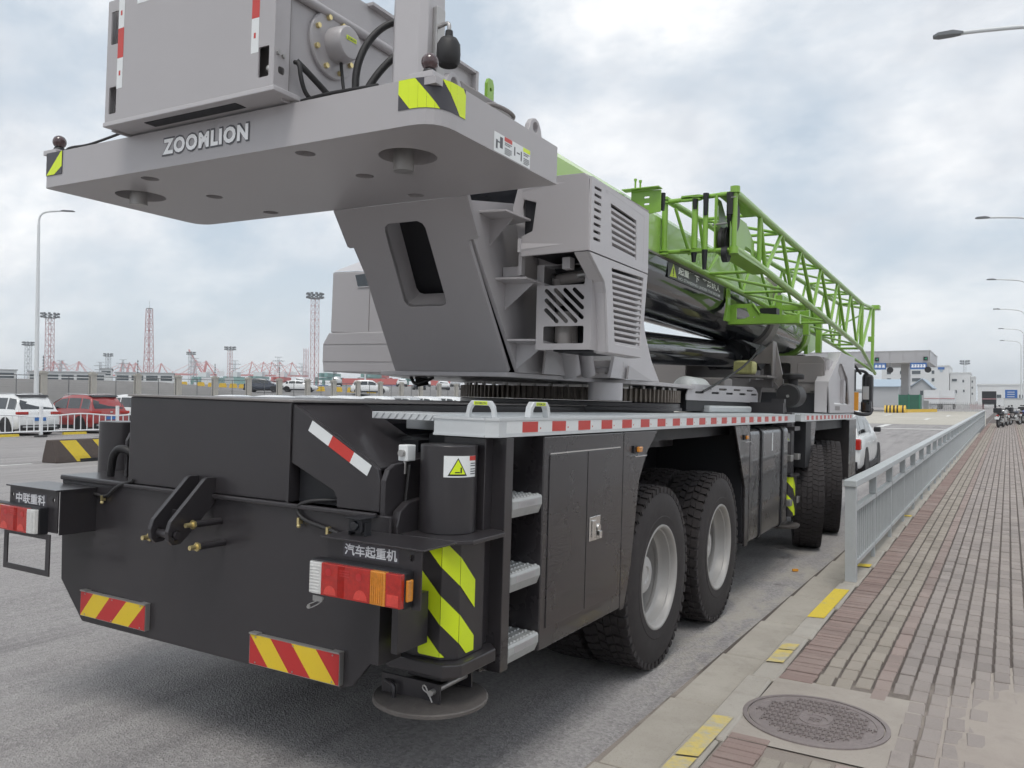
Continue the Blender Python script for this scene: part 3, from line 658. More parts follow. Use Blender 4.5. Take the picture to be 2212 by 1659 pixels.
# ---- rear lamps
def lens_ribs(x0, x1, z0, z1, y, n):
    mb = MB()
    for i in range(n):
        a = x0+(x1-x0)*i/n; b = x0+(x1-x0)*(i+1)/n; mb.prism([(a,y),(b,y),((a+b)/2,y-0.004)], 'Z', z0, z1)
    return mb
def tail_lamp(xw, sgn, Y0, zc):
    """xw: clear inner end, the lamp runs to xw+0.46*sgn; one continuous lens strip in sections"""
    X = lambda t: xw + sgn*t
    def bx(t0,t1,y0,y1,z0,z1): return MB().box(min(X(t0),X(t1)),max(X(t0),X(t1)),y0,y1,z0,z1)
    root = B(bx(-0.003,0.464,Y0+0.022,Y0+0.075,zc-0.069,zc+0.069), 'tail_lamp', 'black', bevel=0.006)
    cl_ = MB().prism([(X(0.0),Y0+0.022),(X(0.006),Y0+0.004),(X(0.03),Y0-0.002),(X(0.0705),Y0),(X(0.0705),Y0+0.022)], 'Z', zc-0.062, zc+0.062)
    B(cl_, 'clear_lens', 'lens_clear', root, bevel=0.003)
    for i in range(9): B(bx(0.014,0.064,Y0-0.0035,Y0+0.003,zc-0.055+0.0125*i,zc-0.051+0.0125*i), 'lens_rib', 'lens_clear', root)
    for a, b, m in ((0.0705,0.187,'lens_red'),(0.187,0.3155,'lens_red'),(0.3155,0.389,'lens_amber'),(0.389,0.4605,'lens_red')):
        B(bx(a+0.0004,b-0.0004,Y0,Y0+0.03,zc-0.0635,zc+0.0635), 'red_lens' if m == 'lens_red' else 'amber_lens', m, root, bevel=0.0025)
    def half_disc(cx, zc_, r, n=14):
        mb = MB(); P = [(cx+r*math.cos(math.pi*i/n), Y0-0.0015, zc_+r*math.sin(math.pi*i/n)*1.15) for i in range(n+1)]; return mb.add(P, [tuple(range(n+1))])
    for a, b in ((0.088,0.150),(0.238,0.305)):
        cx = X((a+b)/2); r = (b-a)/2
        B(half_disc(cx, zc-0.056, r), 'reflector', 'lens_bright', root)
        B(MB().lathe([(Y0-0.0015,0.0),(Y0-0.0015,0.015)], 14, (cx-sgn*0.010,0,zc+0.030), 'Y'), 'bulb_shadow', 'board_red', root)
    B(bx(0.398,0.452,Y0-0.0016,Y0+0.01,zc-0.057,zc-0.014), 'reflector', 'lens_bright', root)
    for i in range(6):
        B(bx(0.322+0.010*i,0.3255+0.010*i,Y0-0.003,Y0+0.002,zc-0.058,zc+0.058), 'lens_rib', 'lens_amber', root)
        B(bx(0.156+0.005*i,0.158+0.005*i,Y0-0.002,Y0+0.002,zc-0.060,zc+0.060), 'lens_rib', 'lens_red', root)
    for i in range(3): B(bx(0.165,0.215,Y0-0.0016,Y0+0.002,zc+0.022+0.010*i,zc+0.026+0.010*i), 'small_print', 'board_red', root)
    B(bx(0.4645,0.476,Y0+0.026,Y0+0.06,zc-0.040,zc+0.040), 'side_marker', 'lens_amber', root, bevel=0.003)
    return root
tail_lamp(-2.325, 1, 2.470, 0.940)
br = B(plate([(-2.29,1.088),(-1.827,1.088),(-1.827,0.862),(-1.87,0.862),(-1.87,0.90),(-2.29,0.90)], [circ(-1.872,1.055,0.012,12)], 'Y', 2.547, 2.553), 'lamp_bracket', 'dark_paint')
B(MB().box(-2.315,-1.80,2.520,2.745,1.089,1.096), 'bracket_top', 'dark_paint', br, bevel=0.002)
B(text_fit('汽车起重机', (-2.203,2.5455,1.030), (1,0,0), (0,0,1), (0,-1,0), 0.262, 0.046, 0.0005, 0.022), 'lettering', 'letter_gray', br)
B(MB().box(-2.10,-2.06,2.60,2.748,0.60,0.87).box(-2.0,-1.97,2.60,2.80,0.66,0.87), 'bracket_stay', 'dark_paint', br)
cm = B(MB().box(-2.235,-2.165,2.60,2.66,1.112,1.165).box(-2.245,-2.155,2.585,2.68,1.165,1.170).box(-2.244,-2.238,2.61,2.65,1.096,1.15).box(-2.162,-2.156,2.61,2.65,1.096,1.15), 'rear_camera', 'black', bevel=0.003)
B(MB().lathe([(2.590,0.0),(2.590,0.017),(2.60,0.020)], 18, (-2.20,0,1.138), 'Y'), 'camera_lens', 'black_gloss', cm, smooth=50)
B(MB().tube([(-2.27,2.50,0.86),(-2.31,2.50,0.835),(-2.345,2.50,0.82),(-2.352,2.50,0.806),(-2.335,2.50,0.806),(-2.28,2.50,0.835),(-2.262,2.50,0.858),(-2.27,2.50,0.86)],0.0025,6,1).box(-2.347,-2.333,2.497,2.503,0.806,0.820).box(-2.32,-2.27,2.498,2.504,0.840,0.862), 'quick_link', 'steel')
tail_lamp(-4.195, -1, 2.470, 0.968)
bl = B(plate([(-4.545,1.124),(-4.112,1.124),(-4.112,0.91),(-4.545,0.91)], [circ(-4.52,1.078,0.010,12), circ(-4.148,1.078,0.010,12)], 'Y', 2.540, 2.547), 'lamp_bracket', 'dark_paint')
B(MB().box(-4.55,-4.10,2.52,2.745,1.125,1.132).box(-4.112,-4.106,2.55,2.748,0.90,1.124), 'bracket_top', 'dark_paint', bl)
B(text_fit('中联重科', (-4.485,2.5385,1.040), (1,0,0), (0,0,1), (0,-1,0), 0.265, 0.055, 0.0005, 0.022), 'lettering', 'letter_gray', bl)
B(MB().box(-4.495,-4.21,2.5392,2.5396,1.034,1.102), 'name_plate', 'tape_dark', bl)
B(MB().box(-2.21,-1.933,2.5462,2.5467,1.024,1.082), 'name_plate', 'tape_dark', br)
B(plate([(-4.57,0.90),(-4.155,0.90),(-4.155,0.685),(-4.57,0.685)], [[(-4.535,0.872),(-4.19,0.872),(-4.19,0.715),(-4.535,0.715)]], 'Y', 2.53, 2.537), 'number_plate_frame', 'dark_paint', bevel=0.001)

# ---- rear outrigger jacks
def oct_box(cx, cy, hx, hy, ch): return [(cx-hx+ch,cy-hy),(cx+hx-ch,cy-hy),(cx+hx,cy-hy+ch),(cx+hx,cy+hy-ch),(cx+hx-ch,cy+hy),(cx-hx+ch,cy+hy),(cx-hx,cy+hy-ch),(cx-hx,cy-hy+ch)]
def stripe_band(poly, z0, z1, start, slope, w, d=0.0025):
    """hi-vis diagonal bands wrapped round an outline (open path), as flat pieces"""
    out = MB(); s = 0.0; segs = []
    for a, b in zip(poly, poly[1:]):
        l = math.hypot(b[0]-a[0], b[1]-a[1]); segs.append((s, s+l, a, b)); s += l
    for st in start:
        for s0, s1, a, b in segs:
            n = Vector((b[1]-a[1], -(b[0]-a[0]))).normalized()
            def pt(t, z): u = (t-s0)/(s1-s0); return (a[0]+(b[0]-a[0])*u+n.x*d, a[1]+(b[1]-a[1])*u+n.y*d, z)
            top0 = lambda t: st - slope*t; bot0 = lambda t: st - w - slope*t
            ts = sorted({s0, s1} | {t for t in ((st-z1)/slope, (st-z0)/slope, (st-w-z1)/slope, (st-w-z0)/slope) if s0 < t < s1})
            for t0, t1 in zip(ts, ts[1:]):
                q = [(t0,bot0(t0)),(t1,bot0(t1)),(t1,top0(t1)),(t0,top0(t0))]; q = [(t, min(z1, max(z0, z))) for t, z in q]
                if max(z for _, z in q)-min(z for _, z in q) < 1e-4: continue
                out.add([pt(t, z) for t, z in q], [(0,1,2,3)])
    return out
def jack(cx, cy, right, foot=True):
    sg = 1 if right else -1
    jb = B(MB().prism(oct_box(cx,cy,0.150,0.150,0.055), 'Z', 0.585, 1.070), 'outrigger_jack', 'dark_paint', bevel=0.004)
    B(MB().prism(oct_box(cx+0.02*sg,cy+0.01,0.205,0.190,0.06), 'Z', 1.070, 1.088), 'top_flange', 'dark_paint', jb, bevel=0.003)
    B(MB().prism(oct_box(cx,cy,0.195,0.190,0.055), 'Z', 0.530, 0.585), 'base_flange', 'dark_paint', jb, bevel=0.006)
    B(MB().cyl((cx,cy+0.02,1.088),(cx,cy+0.02,1.462),0.124,seg=40), 'cylinder_cover', 'dark_paint', jb, smooth=40, bevel=0.004)
    B(MB().prism(oct_box(cx,cy,0.115,0.115,0.03), 'Z', 0.488, 0.5295), 'foot_socket', 'dark_paint', jb, bevel=0.004)
    if foot: B(MB().lathe([(0.380,0.0),(0.380,0.238),(0.384,0.246),(0.396,0.246),(0.400,0.240),(0.402,0.16),(0.415,0.10),(0.415,0.0)], 48, (cx-0.015,cy-0.045,0), 'Z'), 'foot_pad', 'pad_iron', jb, smooth=30)
    f = B(MB().box(cx-0.20,cx+0.10,cy-0.145,cy-0.135,0.408,0.486).box(cx-0.20,cx+0.10,cy+0.095,cy+0.105,0.408,0.486), 'foot_cheek', 'dark_paint', jb)
    B(MB().cyl((cx+0.07,cy-0.17,0.455),(cx+0.07,cy+0.13,0.455),0.012,seg=12).tube([(cx+0.06,cy-0.165,0.44),(cx+0.05,cy-0.17,0.475),(cx+0.035,cy-0.17,0.485),(cx+0.03,cy-0.17,0.465),(cx+0.06,cy-0.166,0.45),(cx+0.08,cy-0.17,0.42)],0.003,6,1), 'foot_pin', 'steel', jb)
    B(MB().tube([(cx-0.20,cy-0.13,0.40),(cx-0.20,cy-0.13,0.445),(cx-0.185,cy-0.14,0.455),(cx-0.13,cy-0.165,0.455),(cx-0.115,cy-0.17,0.445),(cx-0.115,cy-0.17,0.40)],0.009,8,1), 'foot_handle', 'dark_paint', jb, smooth=60)
    for a in range(4):
        x = cx+0.13*math.cos(R(45+90*a)); y = cy+0.13*math.sin(R(45+90*a)); B(MB().cyl((x,y,0.515),(x,y,0.53),0.014,seg=6), 'bolt', 'brass', jb)
    if right:
        P = [(cx-0.012,cy-0.150),(cx+0.095,cy-0.150),(cx+0.150,cy-0.095),(cx+0.150,cy+0.02)]
        for st_ in (1.19,0.955,0.725): B(stripe_band(P, 0.600, 1.060, (st_,), 0.98, 0.118), 'warning_stripe', 'hi_vis', jb)
        ar = MB(); a0, a1, r, yc = R(-58), R(-3), 0.1248, cy+0.02
        def patch(a0, a1, z0, z1, r, n=10):
            mb = MB(); vs = []
            for i in range(n+1):
                a = a0+(a1-a0)*i/n
                for z in (z0, z1): vs.append((cx+r*math.cos(a), yc+r*math.sin(a), z))
            return mb.add(vs, [(2*i, 2*i+2, 2*i+3, 2*i+1) for i in range(n)])
        sk = B(patch(R(-66), R(8), 1.330, 1.420, 0.1250), 'warning_sticker', 'sticker', jb)
        B(patch(R(-12), R(8), 1.400, 1.4195, 0.1255), 'sticker_banner', 'tape_red', sk)
        def tri(s, r, mat, nm):
            mb = MB(); n = 8; z0, z1 = 1.372-0.036*s, 1.372+0.040*s; hw = R(20)*s; c0 = R(-38); vs = []
            for i in range(n+1):
                u = -1+2*i/n; a = c0+hw*u; vs += [(cx+r*math.cos(a), yc+r*math.sin(a), z0), (cx+r*math.cos(a), yc+r*math.sin(a), z0+(z1-z0)*(1-abs(u))+0.0002)]
            B(mb.add(vs, [(2*i,2*i+2,2*i+3,2*i+1) for i in range(n)]), nm, mat, sk)
        tri(1.0, 0.1255, 'black', 'triangle_edge'); tri(0.80, 0.1259, 'hi_vis', 'triangle')
        B(patch(R(-44), R(-34), 1.348, 1.353, 0.1263).add(*(lambda m: (m.v, m.f))(patch(R(-33), R(-30), 1.348, 1.372, 0.1263))), 'pictogram', 'black', sk)
        for z in (1.386, 1.376, 1.362, 1.352, 1.342): B(patch(R(-9), R(7), z, z+0.004, 0.1255), 'small_print', 'letter_dark', sk)
        B(MB().box(cx-0.185,cx-0.135,cy-0.10,cy-0.04,1.385,1.455), 'terminal_box', 'sticker', jb, bevel=0.004)
        B(MB().cyl((cx-0.16,cy-0.10,1.42),(cx-0.16,cy-0.118,1.42),0.015,seg=12).tube([(cx-0.155,cy-0.09,1.385),(cx-0.155,cy-0.09,1.33)],0.008,8), 'plug', 'steel', jb, smooth=40)
        B(MB().tube([(cx-0.13,cy-0.09,1.37),(cx-0.14,cy-0.10,1.2),(cx-0.14,cy-0.10,1.09)],0.007,6), 'cable', 'hose', jb, smooth=60)
        B(MB().tube([(cx-0.10,cy-0.16,0.87),(cx-0.10,cy-0.165,0.78),(cx-0.13,cy-0.17,0.70),(cx-0.22,cy-0.10,0.60)],0.008,6,2), 'cable', 'hose', jb, smooth=60)
jack(-2.02, 2.975, True); jack(-4.53, 3.16, False, False)
# hoses at the left of the rear box
for pts in ([(-3.90,2.95,1.20),(-4.0,2.85,1.34),(-4.11,2.84,1.33),(-4.16,2.86,1.18)], [(-3.88,3.0,1.25),(-4.02,2.98,1.35),(-4.10,2.96,1.27),(-4.12,2.95,1.18)], [(-3.9,3.1,1.30),(-4.05,3.1,1.36),(-4.08,3.1,1.18)], [(-3.87,3.2,1.5),(-4.0,3.2,1.45),(-4.1,3.1,1.3)]):
    B(MB().tube(pts, 0.021, 10, 3), 'hydraulic_hose', 'hose', smooth=60)
B(MB().cyl((-3.90,2.94,1.21),(-3.95,2.88,1.27),0.024,seg=12), 'hose_fitting', 'steel')
B(plate([(2.88,1.178),(3.1,1.178),(3.1,1.42),(2.95,1.44),(2.90,1.42),(2.88,1.38)], [], 'X', -4.07, -4.05), 'hose_guard', 'dark_paint', bevel=0.003)
B(MB().box(-4.049,-3.93,2.93,2.935,1.36,1.43), 'warning_sticker', 'sticker')

# ---- access ladder, locker
B(plate([(3.10,0.47),(3.165,0.46),(3.165,1.492),(3.10,1.492)], [], 'X', -2.12, -1.90).box(-2.12,-1.832,3.165,3.232,0.46,1.492), 'ladder_post', 'dark_gloss', bevel=0.003)
B(MB().box(-2.30,-2.16,3.235,3.525,0.45,1.49), 'ladder_back', 'black')
for zt in (1.215, 0.878, 0.560):
    st = B(MB().prism([(-2.04,zt),(-1.838,zt),(-1.832,zt-0.012),(-1.832,zt-0.045),(-1.85,zt-0.088),(-2.04,zt-0.088)], 'Y', 3.236, 3.522), 'step', 'step_alu', bevel=0.004)
    tr = MB()
    for i in range(9):
        for j in range(5): tr.cyl((-2.02+j*0.042,3.256+i*0.031,zt),(-2.02+j*0.042,3.256+i*0.031,zt+0.006),0.010,0.006,6)
    B(tr, 'tread_studs', 'step_alu', st)['kind'] = 'stuff'
    B(MB().box(-1.8318,-1.8312,3.29,3.47,zt-0.044,zt-0.014), 'name_panel', 'gray_paint', st)
    B(text_fit('ZOOMLION', (-1.8305,3.305,zt-0.039), (0,1,0), (0,0,1), (1,0,0), 0.15, 0.020, 0.0003, 0.01), 'lettering', 'step_alu', st)
lk = B(MB().box(-2.29,-1.834,3.530,4.535,0.465,1.490), 'locker', 'dark_gloss', bevel=0.006)
for y0, y1 in ((3.588,4.026),(4.034,4.472)):
    dr = B(MB().box(-1.8335,-1.829,y0,y1,0.562,1.398), 'locker_door', 'dark_gloss', lk, bevel=0.003)
B(MB().box(-1.8335,-1.8275,3.586,4.474,1.402,1.409), 'drip_strip', 'chrome', lk)
hd = B(MB().box(-1.829,-1.8245,4.065,4.205,0.915,1.045), 'latch', 'chrome', lk, bevel=0.003)
B(MB().box(-1.8242,-1.815,4.09,4.13,0.935,1.025).cyl((-1.8242,4.165,0.98),(-1.812,4.165,0.98),0.022,seg=16).box(-1.8242,-1.8,4.152,4.178,0.925,0.965), 'latch_paddle', 'chrome', hd, bevel=0.002)
mp = B(plate([(4.540,1.490),(5.115,1.488),(4.93,1.36),(4.80,1.19),(4.752,0.95),(4.70,0.70),(4.60,0.45),(4.540,0.45)], [], 'X', -1.852, -1.834), 'mudguard_panel', 'dark_gloss', bevel=0.003)
def marker(yc, zc, parent, x=-1.834):
    a = B(MB().box(x,x+0.012,yc-0.06,yc+0.045,zc-0.012,zc+0.034), 'marker_lamp_base', 'black', parent, bevel=0.003)
    B(MB().box(x+0.012,x+0.032,yc-0.028,yc+0.032,zc-0.006,zc+0.028), 'marker_lamp', 'lens_amber', a, bevel=0.006)
    B(MB().box(x,x+0.03,yc-0.085,yc+0.105,zc-0.032,zc-0.026), 'lamp_shield', 'chrome', a, bevel=0.001)
marker(4.74, 1.372, mp)
B(MB().box(-2.62,-1.86,4.54,4.60,0.7,1.49).box(-2.62,-2.0,4.6,7.5,1.40,1.49), 'wheel_arch', 'black')

# ---- side platforms
def deck(Y0, Y1, chamf):
    if chamf: P = [(-2.145,3.05),(-1.876,3.05),(-1.830,3.092),(-1.830,Y1),(-2.60,Y1),(-2.60,3.45),(-2.145,3.40)]
    else: P = [(-2.55,Y0),(-1.86,Y0),(-1.830,Y0+0.04),(-1.830,Y1),(-2.55,Y1)]
    d = B(MB().prism(P, 'Z', 1.498, 1.578), 'platform', 'alu', bevel=0.003)
    out = P[:4] if chamf else P[1:4]
    for z0, z1, e in ((1.497,1.507,0.004),(1.5705,1.5815,0.005)):
        lip = MB()
        for a, b in zip(out, out[1:]):
            n = Vector((b[1]-a[1], -(b[0]-a[0]))).normalized()*e; lip.prism([a, b, (b[0]+n.x,b[1]+n.y), (a[0]+n.x,a[1]+n.y)], 'Z', z0, z1)
        B(lip, 'edge_rib', 'alu', d)
    rb_ = MB(); x = -2.58 if chamf else -2.5
    while x < -1.86: rb_.box(x,x+0.008,(3.47 if x < -2.15 else 3.10) if chamf else Y0+0.05,Y1-0.02,1.578,1.582); x += 0.024
    B(rb_, 'tread_ribs', 'alu', d)
    return d
dk = deck(3.05, 9.51, True)
tape = B(MB().box(-1.8298,-1.8286,3.155,9.10,1.513,1.566), 'reflective_tape', 'tape_white', dk)
for i in range(20):
    y = 3.299+0.3*i*0.9935; B(MB().box(-1.8285,-1.8276,y,y+0.150,1.515,1.564), 'red_patch', 'tape_red', tape)
    B(MB().box(-1.8285,-1.8280,y+0.172,y+0.182,1.528,1.536), 'certification_mark', 'tape_red', tape)
B(MB().box(-2.50,-2.148,3.05,3.40,1.558,1.590), 'tread_plate', 'alu', dk, bevel=0.002)
tb = MB()
for i in range(9):
    a = -2.49+i*0.04; tb.prism([(a,1.562),(a+0.006,1.562),(a+0.026,1.586),(a+0.020,1.586)], 'Y', 3.0455, 3.0495)
B(tb, 'tread_bars', 'alu', dk)
fdk = deck(10.01, 14.18, False)
tape = B(MB().box(-1.8298,-1.8286,10.10,14.15,1.513,1.566), 'reflective_tape', 'tape_white', fdk)
for i in range(13):
    y = 10.2+0.3*i; B(MB().box(-1.8285,-1.8276,y,y+0.15,1.515,1.564), 'red_patch', 'tape_red', tape)
def grab(p0, p1):
    p0 = Vector(p0); p1 = Vector(p1); d = p1-p0; z = Vector((0,0,1)); n = d.cross(z).normalized()
    P = [(0,0),(0.06,0.052),(0.18,0.076),(0.82,0.076),(0.94,0.052),(1,0),(0.87,0),(0.83,0.036),(0.76,0.054),(0.24,0.054),(0.17,0.036),(0.13,0)]
    mb = MB(); k = len(P); vs = [p0+d*a+z*b+n*s for s in (-0.016,0.016) for a, b in P]
    mb.add(vs, [(i,(i+1)%k,k+(i+1)%k,k+i) for i in range(k)] + [(0,1,10,11),(1,2,9,10),(2,3,8,9),(3,4,7,8),(4,5,6,7)] + [tuple(k+i for i in f[::-1]) for f in ((0,1,10,11),(1,2,9,10),(2,3,8,9),(3,4,7,8),(4,5,6,7))])
    h = B(mb, 'grab_handle', 'alu', dk, bevel=0.004)
    tp_ = [p0+d*a+z*b+n*0.0172 for a, b in ((0.28,0.057),(0.72,0.057),(0.72,0.0735),(0.28,0.0735))]
    B(MB().quad(*tp_), 'badge', 'hi_vis', h)
    B(text_fit('ZOOMLION', p0+d*0.31+z*0.060+n*0.0177, d.normalized(), (0,0,1), n, d.length*0.38, 0.010, 0.0003, 0.02), 'lettering', 'letter_dark', h)
grab((-1.990,3.075,1.580), (-1.852,3.108,1.580)); grab((-1.862,3.40,1.580), (-1.846,3.585,1.580))
# ---- wheels (axis X, outer face towards +X, built round the origin)
TR = 0.60
def tyre_mesh(kind):
    hw = 0.152
    prof = [(-hw+0.02,0.333),(-hw-0.002,0.345),(-hw-0.012,0.45),(-hw,0.545),(-hw+0.022,0.580),(-0.06,TR-0.016),(0.06,TR-0.016),(hw-0.022,0.580),(hw,0.545),(hw+0.012,0.45),(hw+0.010,0.400),(hw+0.013,0.396),(hw+0.008,0.345),(hw-0.02,0.333)]
    mb = MB().lathe(prof, 80, axis='X')
    def block(x0, x1, a0, a1, sk, r0, r1, tp=0.0):
        vs = []
        for r in (r0, r1):
            for x, a in ((x0,a0),(x1,a0+sk),(x1,a1+sk),(x0,a1)): vs.append((x, r*math.cos(a), r*math.sin(a)))
        mb.add(vs, [(0,1,2,3)[::-1],(4,5,6,7),(0,1,5,4),(1,2,6,5),(2,3,7,6),(3,0,4,7)])
    if kind == 'lug':
        n = 50; st = 2*math.pi/n
        for i in range(n):
            a = i*st
            block(-0.046,-0.004,a,a+st*0.74,st*0.25,TR-0.03,TR); block(0.004,0.046,a+st*0.5,a+st*1.24,-st*0.25,TR-0.03,TR)
            block(0.054,0.094,a+st*0.15,a+st*0.80,st*0.2,TR-0.03,TR-0.001); block(-0.094,-0.054,a+st*0.65,a+st*1.3,-st*0.2,TR-0.03,TR-0.001)
            block(0.101,0.147,a+st*0.35,a+st*1.08,st*0.08,TR-0.045,TR-0.008); block(-0.147,-0.101,a+st*0.85,a+st*1.58,-st*0.08,TR-0.045,TR-0.008)
            block(0.140,0.1525,a+st*0.42,a+st*1.0,0,0.552,0.589); block(-0.1525,-0.140,a+st*0.92,a+st*1.5,0,0.552,0.589)
    else:
        n = 62; st = 2*math.pi/n
        for i in range(n):
            a = i*st
            for k, (x0, x1) in enumerate(((-0.150,-0.092),(-0.084,-0.033),(-0.025,0.025),(0.033,0.084),(0.092,0.150))):
                block(x0,x1,a+st*0.31*k,a+st*(0.31*k+0.90),st*(0.2 if k%2 else -0.2),TR-0.03,TR-(0.006 if k in (0,4) else 0))
    return mb.mesh('tyre', 'rubber', 35)
def ring_text():
    mb = MB()
    for i in range(7):
        for s in (0, 3.4):
            a = s + i*0.07; mb.box(0.1635,0.1648,0.45*math.cos(a)-0.010,0.45*math.cos(a)+0.010,0.45*math.sin(a)-0.010,0.45*math.sin(a)+0.010)
    return mb
OFF0 = OFF; OFF = Vector((0,0,0))
ty_lug = tyre_mesh('lug'); ty_rib = tyre_mesh('rib')
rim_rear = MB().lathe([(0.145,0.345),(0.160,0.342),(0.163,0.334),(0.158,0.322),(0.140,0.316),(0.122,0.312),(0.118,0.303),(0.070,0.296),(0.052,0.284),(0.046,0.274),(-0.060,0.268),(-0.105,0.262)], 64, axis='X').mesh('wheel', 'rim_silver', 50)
disc_rear = MB().lathe([(-0.105,0.262),(-0.128,0.245),(-0.138,0.215),(-0.138,0.175),(-0.13,0.14)], 48, axis='X').mesh('disc', 'rim_shade', 50)
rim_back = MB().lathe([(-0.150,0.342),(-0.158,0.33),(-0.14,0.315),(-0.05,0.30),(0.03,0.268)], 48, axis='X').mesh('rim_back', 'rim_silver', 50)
hubm = MB().lathe([(-0.14,0.142),(-0.045,0.138),(-0.035,0.132),(0.050,0.120),(0.060,0.108),(0.062,0.058),(0.050,0.052),(0.050,0.0)], 32, axis='X')
hub_rear = hubm.mesh('hub', 'hub_gray', 40)
nutm = MB()
nut_rear = nutm.cyl((-0.138,0,0),(-0.105,0,0),0.015,0.012,6).mesh('wheel_nut', 'steel')
rim_front = MB().lathe([(0.150,0.342),(0.160,0.336),(0.155,0.322),(0.11,0.31),(0.06,0.30),(0.06,0.27),(0.10,0.22),(0.115,0.17),(0.115,0.14)], 56, axis='X').mesh('wheel', 'rim_silver', 50)
OFF = OFF0
def wheel(x, y, kind, flip=False, steer=0.0, inner=False):
    lug = kind == 'lug'
    w = link('wheel', rim_rear if lug else rim_front, crane); w.location = (x-OFF.x, y-OFF.y, 0.522 if lug else 0.56); w.scale = (1,1,1) if lug else (1.06,1.07,1.07); w.rotation_euler = (random.uniform(0, 6), 0, (math.pi if flip else 0)+steer)
    w.rotation_mode = 'ZYX'; w.rotation_euler = (random.uniform(0, 6), 0, (math.pi if flip else 0)+steer)
    w.rotation_mode = 'XYZ'
    link('tyre', ty_lug if lug else ty_rib, w)
    if not inner:
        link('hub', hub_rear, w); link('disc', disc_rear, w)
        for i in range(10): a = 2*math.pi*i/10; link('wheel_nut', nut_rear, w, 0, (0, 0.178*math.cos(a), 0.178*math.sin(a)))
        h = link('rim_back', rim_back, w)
for y in (5.255, 6.655):
    wheel(-2.002, y, 'lug'); wheel(-2.355, y, 'lug', inner=True)
    wheel(2*XC+2.002, y, 'lug', True); wheel(2*XC+2.355, y, 'lug', True, inner=True)
for y, s in ((10.92, R(13)), (12.40, R(12))):
    wheel(-1.935, y, 'rib', False, s); wheel(2*XC+1.935, y, 'rib', True, s)
B(MB().cyl((-4.3,5.255,0.545),(-2.2,5.255,0.545),0.11).cyl((-4.3,6.655,0.545),(-2.2,6.655,0.545),0.11).cyl((-4.3,11.02,0.545),(-2.1,11.02,0.545),0.09).cyl((-4.3,12.52,0.545),(-2.1,12.52,0.545),0.09).sphere((-3.27,5.2,0.56),0.26,16,10).sphere((-3.27,6.6,0.56),0.26,16,10), 'axle', 'black', smooth=40)

# ---- tank and front part of the chassis
fp = B(plate([(7.09,1.488),(7.60,1.488),(7.60,0.405),(7.50,0.405),(7.47,0.94)], [], 'X', -1.872, -1.853), 'mudguard_panel', 'dark_gloss', bevel=0.003)
B(MB().box(-2.6,-1.873,7.46,7.50,0.45,1.48), 'mudguard_return', 'black', fp)
marker(7.42, 1.372, fp, -1.853)
tk = B(MB().prism(rrect(-2.55,-1.852,0.405,1.450,0.055), 'Y', 7.62, 9.28), 'fuel_tank', 'dark_gloss', bevel=0.012, smooth=40)
for y in (8.02, 8.95): B(MB().prism(rrect(-2.558,-1.840,0.397,1.458,0.06), 'Y', y, y+0.065), 'tank_strap', 'black', tk, smooth=40)
B(MB().box(-1.8515,-1.848,8.50,8.53,1.22,1.40), 'tank_label', 'sticker', tk)
B(MB().box(-2.5,-1.90,9.30,9.45,0.5,1.40), 'battery_box', 'black')
# front outrigger
fo = B(MB().prism(oct_box(-2.02,9.86,0.14,0.15,0.045), 'Z', 0.42, 0.875), 'outrigger_jack', 'dark_paint', bevel=0.004)
for st_ in (1.10,0.83,0.56): B(stripe_band([(-2.10,9.71),(-1.925,9.71),(-1.88,9.755),(-1.88,9.86)], 0.43, 0.87, (st_,), 0.98, 0.13), 'warning_stripe', 'hi_vis', fo)
B(MB().prism(oct_box(-2.02,9.86,0.105,0.115,0.04), 'Z', 0.90, 1.60), 'cylinder_cover', 'dark_paint', fo, bevel=0.004)
B(MB().prism(oct_box(-2.02,9.86,0.165,0.175,0.045), 'Z', 0.875, 0.90), 'top_flange', 'dark_paint', fo)
B(MB().box(-2.16,-1.862,9.68,9.985,1.395,1.44), 'collar', 'dark_paint', fo)
B(MB().box(-1.9145,-1.914,9.70,9.72,0,0.001), 'jack_marker', 'black', fo)
B(MB().box(-1.985,-1.925,9.7445,9.7452,1.27,1.365), 'warning_sticker', 'sticker', fo)
B(MB().add([(-1.978,9.7436,1.285),(-1.932,9.7436,1.285),(-1.955,9.7436,1.325)],[(0,1,2)]), 'triangle', 'hi_vis', fo)
B(MB().lathe([(0.29,0.0),(0.29,0.22),(0.31,0.235),(0.325,0.235),(0.33,0.10),(0.42,0.08),(0.42,0.0)],36,(-2.05,9.84,0),'Z'), 'foot_pad', 'pad_iron', fo, smooth=30)
for z in (0.55, 1.05): B(MB().box(-1.99,-1.875,9.60,9.72,z,z+0.07).box(-1.99,-1.875,10.0,10.13,z,z+0.07), 'hose_clamp', 'steel', fo, bevel=0.006)
B(MB().box(-4.5,-2.05,9.62,10.08,0.95,1.38), 'outrigger_beam_box', 'black')
B(MB().box(-2.09,-1.835,10.20,10.52,0.95,1.49), 'step_box', 'black')
B(plate([(10.50,1.49),(10.92,1.49),(10.80,1.25),(10.72,0.95),(10.60,0.95),(10.50,1.0)], [], 'X', -1.86, -1.842), 'front_mudguard', 'dark_gloss')
B(MB().box(-2.65,-1.95,10.55,14.0,1.36,1.48).box(-2.66,-2.6,10.5,14,0.6,1.48), 'front_wheel_arch', 'black')
B(MB().box(-2.62,-1.845,13.84,13.87,0.58,1.48), 'mudflap', 'rubber')
B(MB().box(-2.6,-1.90,13.9,15.1,0.55,1.50), 'cab_step', 'dark_gloss', bevel=0.02)

